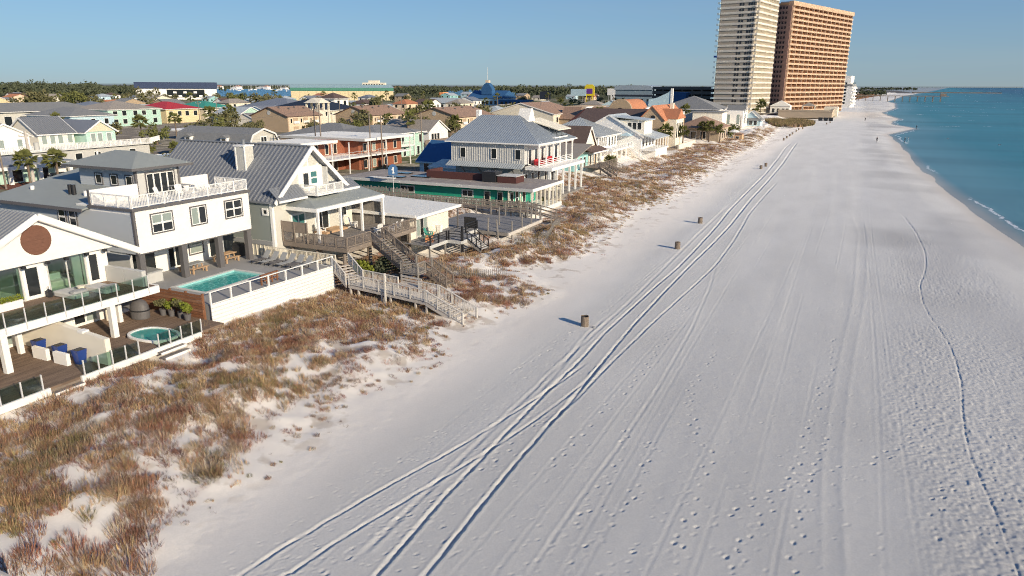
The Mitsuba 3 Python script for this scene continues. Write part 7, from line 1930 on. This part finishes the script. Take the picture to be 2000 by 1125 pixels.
for i, (x, y, lab) in enumerate(BAR):
    z = float(ground_z(x, y))
    frame(x, y, z - 0.03, i * 37)
    k = thing('trash_barrel', lab, 'barrel', 'trash barrels along the beach')
    v, ff = lathe([(0, 0.02), (0.27, 0.02), (0.28, 0.84), (0.25, 0.84), (0.24, 0.5), (0, 0.5)], 18)
    mesh(k, 'drum', (v, ff), 'black_metal', 30)
    if i < 5:
        for j in range(18):
            t = j * 2 * np.pi / 18
            c, s = math.cos(t), math.sin(t)
            hull(k, 'slat', [(c * r - s * w, s * r + c * w, zz) for r in (0.285, 0.315) for w in (-0.044, 0.044) for zz in (0.0, 0.88 + 0.015 * math.sin(j * 5))], 'barrel_wood')
    else:
        v, ff = lathe([(0.285, 0), (0.32, 0), (0.32, 0.88), (0.285, 0.88)], 18)
        mesh(k, 'slats', (v, ff), 'barrel_wood', 30)
frame()
k = thing('sand_litter', 'small dark lump lying on the sand right of the nearest barrel', 'debris')
m = trimesh.creation.icosphere(2, 0.14); m.vertices *= [1.2, 0.8, 0.6]
mesh(k, 'lump', (m.vertices + [-16.95, 51.1, float(ground_z(-16.95, 51.1)) + 0.05], m.faces), 'mid_grey', True)
import manifold3d


def person(x, y, rot, label, stride=0.25, shirt='dark_cloth', legs='dark_cloth', s=1.0, z=None):
    frame(x, y, float(ground_z(x, y)) if z is None else z, rot)
    k = thing('person', label, 'person')

    def limb(js):
        b = []
        for (p, r), (q, u) in zip(js[:-1], js[1:]):
            sp = [trimesh.creation.icosphere(1, rr) for rr in (r, u)]
            b.append(manifold3d.Manifold.hull_points(np.vstack([sp[0].vertices + p, sp[1].vertices + q])))
        return manifold3d.Manifold.batch_boolean(b, manifold3d.OpType.Add)
    P = np.array
    st = stride
    body = [limb([(P([0, 0, 0.95]), 0.15), (P([0, 0, 1.2]), 0.15), (P([0, 0, 1.42]), 0.16), (P([0, 0, 1.53]), 0.06), (P([0.02, 0, 1.6]), 0.06)])]
    for e in (-1, 1):
        body.append(limb([(P([0, e * 0.2, 1.4]), 0.06), (P([-e * st * 0.4, e * 0.26, 1.13]), 0.045), (P([-e * st * 0.3 + 0.1, e * 0.25, 0.9]), 0.035), (P([-e * st * 0.3 + 0.14, e * 0.24, 0.8]), 0.035)]))
    for e in (-1, 1):
        body.append(limb([(P([0, e * 0.09, 0.93]), 0.1), (P([e * st * 0.6 + 0.04, e * 0.1, 0.5]), 0.07), (P([e * st - 0.04, e * 0.1, 0.09]), 0.045), (P([e * st + 0.12, e * 0.1, 0.04]), 0.035)]))
    m = manifold3d.Manifold.batch_boolean(body, manifold3d.OpType.Add)
    mesh(k, 'body', m, shirt, 50)
    h = trimesh.creation.icosphere(2, 0.11); h.vertices *= [1.05, 0.85, 1.2]; h.vertices[:, 0] += 0.03 * (np.abs(h.vertices[:, 2]) < 0.03) * (h.vertices[:, 0] > 0.08)
    mesh(k, 'head', (h.vertices + [0.03, 0, 1.7], h.faces), 'skin', True)
    hr = trimesh.creation.icosphere(2, 0.118); hr.vertices *= [1, 0.88, 1.05]; hr.vertices[:, 2] = np.maximum(hr.vertices[:, 2], -0.02)
    mesh(k, 'hair', (hr.vertices + [0.0, 0, 1.73], hr.faces), 'black_metal', True)
    frame()


person(7.0, 282, 70, 'person in dark clothes walking along the wet sand, nearest of the walkers', 0.3)
person(16.2, 294, 10, 'person in dark clothes wading at the water edge, left of the pair', 0.12)
person(17.4, 296, 200, 'person in pale top wading at the water edge, right of the pair', 0.12, 'pale_blue')
person(4, 461, 90, 'person in dark clothes standing far up the beach before the tower', 0.1)
person(25.5, 389, 40, 'person in dark clothes at the tip of the sand spit', 0.15)
for i, (x, lab) in enumerate(((-19.0, 'left black beach box of the three stacked by the terrace'), (-16.2, 'middle black beach box of the three'), (-13.6, 'right black beach box of the three'))):
    k = thing('beach_box', lab, 'box', 'black beach boxes')
    box(k, 'body', x - 1.1, x + 1.1, 448, 449.6, 0, 1.7, 'black_metal'); box(k, 'lid', x - 1.2, x + 1.2, 447.9, 449.7, 1.71, 1.85, 'grey_trim')
k = thing('lifeguard_skid', 'low dark wooden skid lying on the sand below the green dune', 'skid')
bar(k, 'beam', (-31, 352, 0.9), (-27, 355, 0.5), 0.3, 0.5, 'grey_trim'); bar(k, 'beam', (-30.6, 353.4, 0.9), (-26.6, 356.4, 0.5), 0.3, 0.5, 'grey_trim'); bar(k, 'plank', (-29, 352.5, 1.05), (-28, 355.6, 1.0), 1.2, 0.15, 'weathered_wood')
# sand fences
for nm, pts, n, lab in (('a', [(-37.5, 59.4), (-33.4, 58.9), (-29, 60.0)], 46, 'thin wire-bound picket sand fence across the dune below the long brown stair'), ('b', [(-33.6, 73), (-31.9, 77), (-32.4, 82.6)], 44, 'thin wire-bound picket sand fence beside the deck platform'), ('c', [(-37, 320), (-33, 345), (-28.5, 352)], 40, 'white picket sand fence at the end of the brown dunes')):
    k = thing('sand_fence', lab, 'fence')
    a = np.array(pts)
    L = np.concatenate([[0], np.cumsum(np.linalg.norm(np.diff(a, axis=0), axis=1))])
    prev = None
    for t in np.linspace(0, L[-1], n):
        x, y = np.interp(t, L, a[:, 0]), np.interp(t, L, a[:, 1])
        z = float(ground_z(x, y))
        w = 0.022 if nm != 'c' else 0.08
        box(k, 'picket', x - w, x + w, y - w, y + w, z - 0.1, z + 0.95, 'white_paint' if nm == 'c' else 'grey_wood')
        if prev is not None:
            bar(k, 'wire', prev, (x, y, z + 0.7), 0.015, 0.015, 'grey_wood')
        prev = (x, y, z + 0.7)
k = thing('corner_boardwalk', 'pale wooden boardwalk railing cut off at the bottom left corner', 'boardwalk')
box(k, 'deck', -40, -24.6, 10.3, 11.5, 0.95, 1.1, 'pale_wood')
rail(k, (-40, 11.6, 1.1), (-24.4, 11.45, 1.1), 1.0, 8, 0.14, 'pale_wood', 0.12)
# gulls on the water and in the air above it
for x, y, z, lab in ((41, 269, 1.2, 'dark gull flying low over the water at the right'), (30, 300, 0.9, 'small gull skimming the shallow water')):
    frame(x, y, z, 40)
    k = thing('gull', lab, 'bird')
    m = trimesh.creation.icosphere(2, 0.16); m.vertices *= [1.6, 0.6, 0.6]
    mesh(k, 'body', m, 'mid_grey', True)
    for e in (-1, 1):
        hull(k, 'wing', [(0.1, 0, 0.05), (-0.1, 0, 0.05), (0.12, e * 0.35, 0.2), (-0.08, e * 0.35, 0.2), (-0.05, e * 0.75, 0.1), (0, 0, 0.02)], 'grey_trim')
frame()
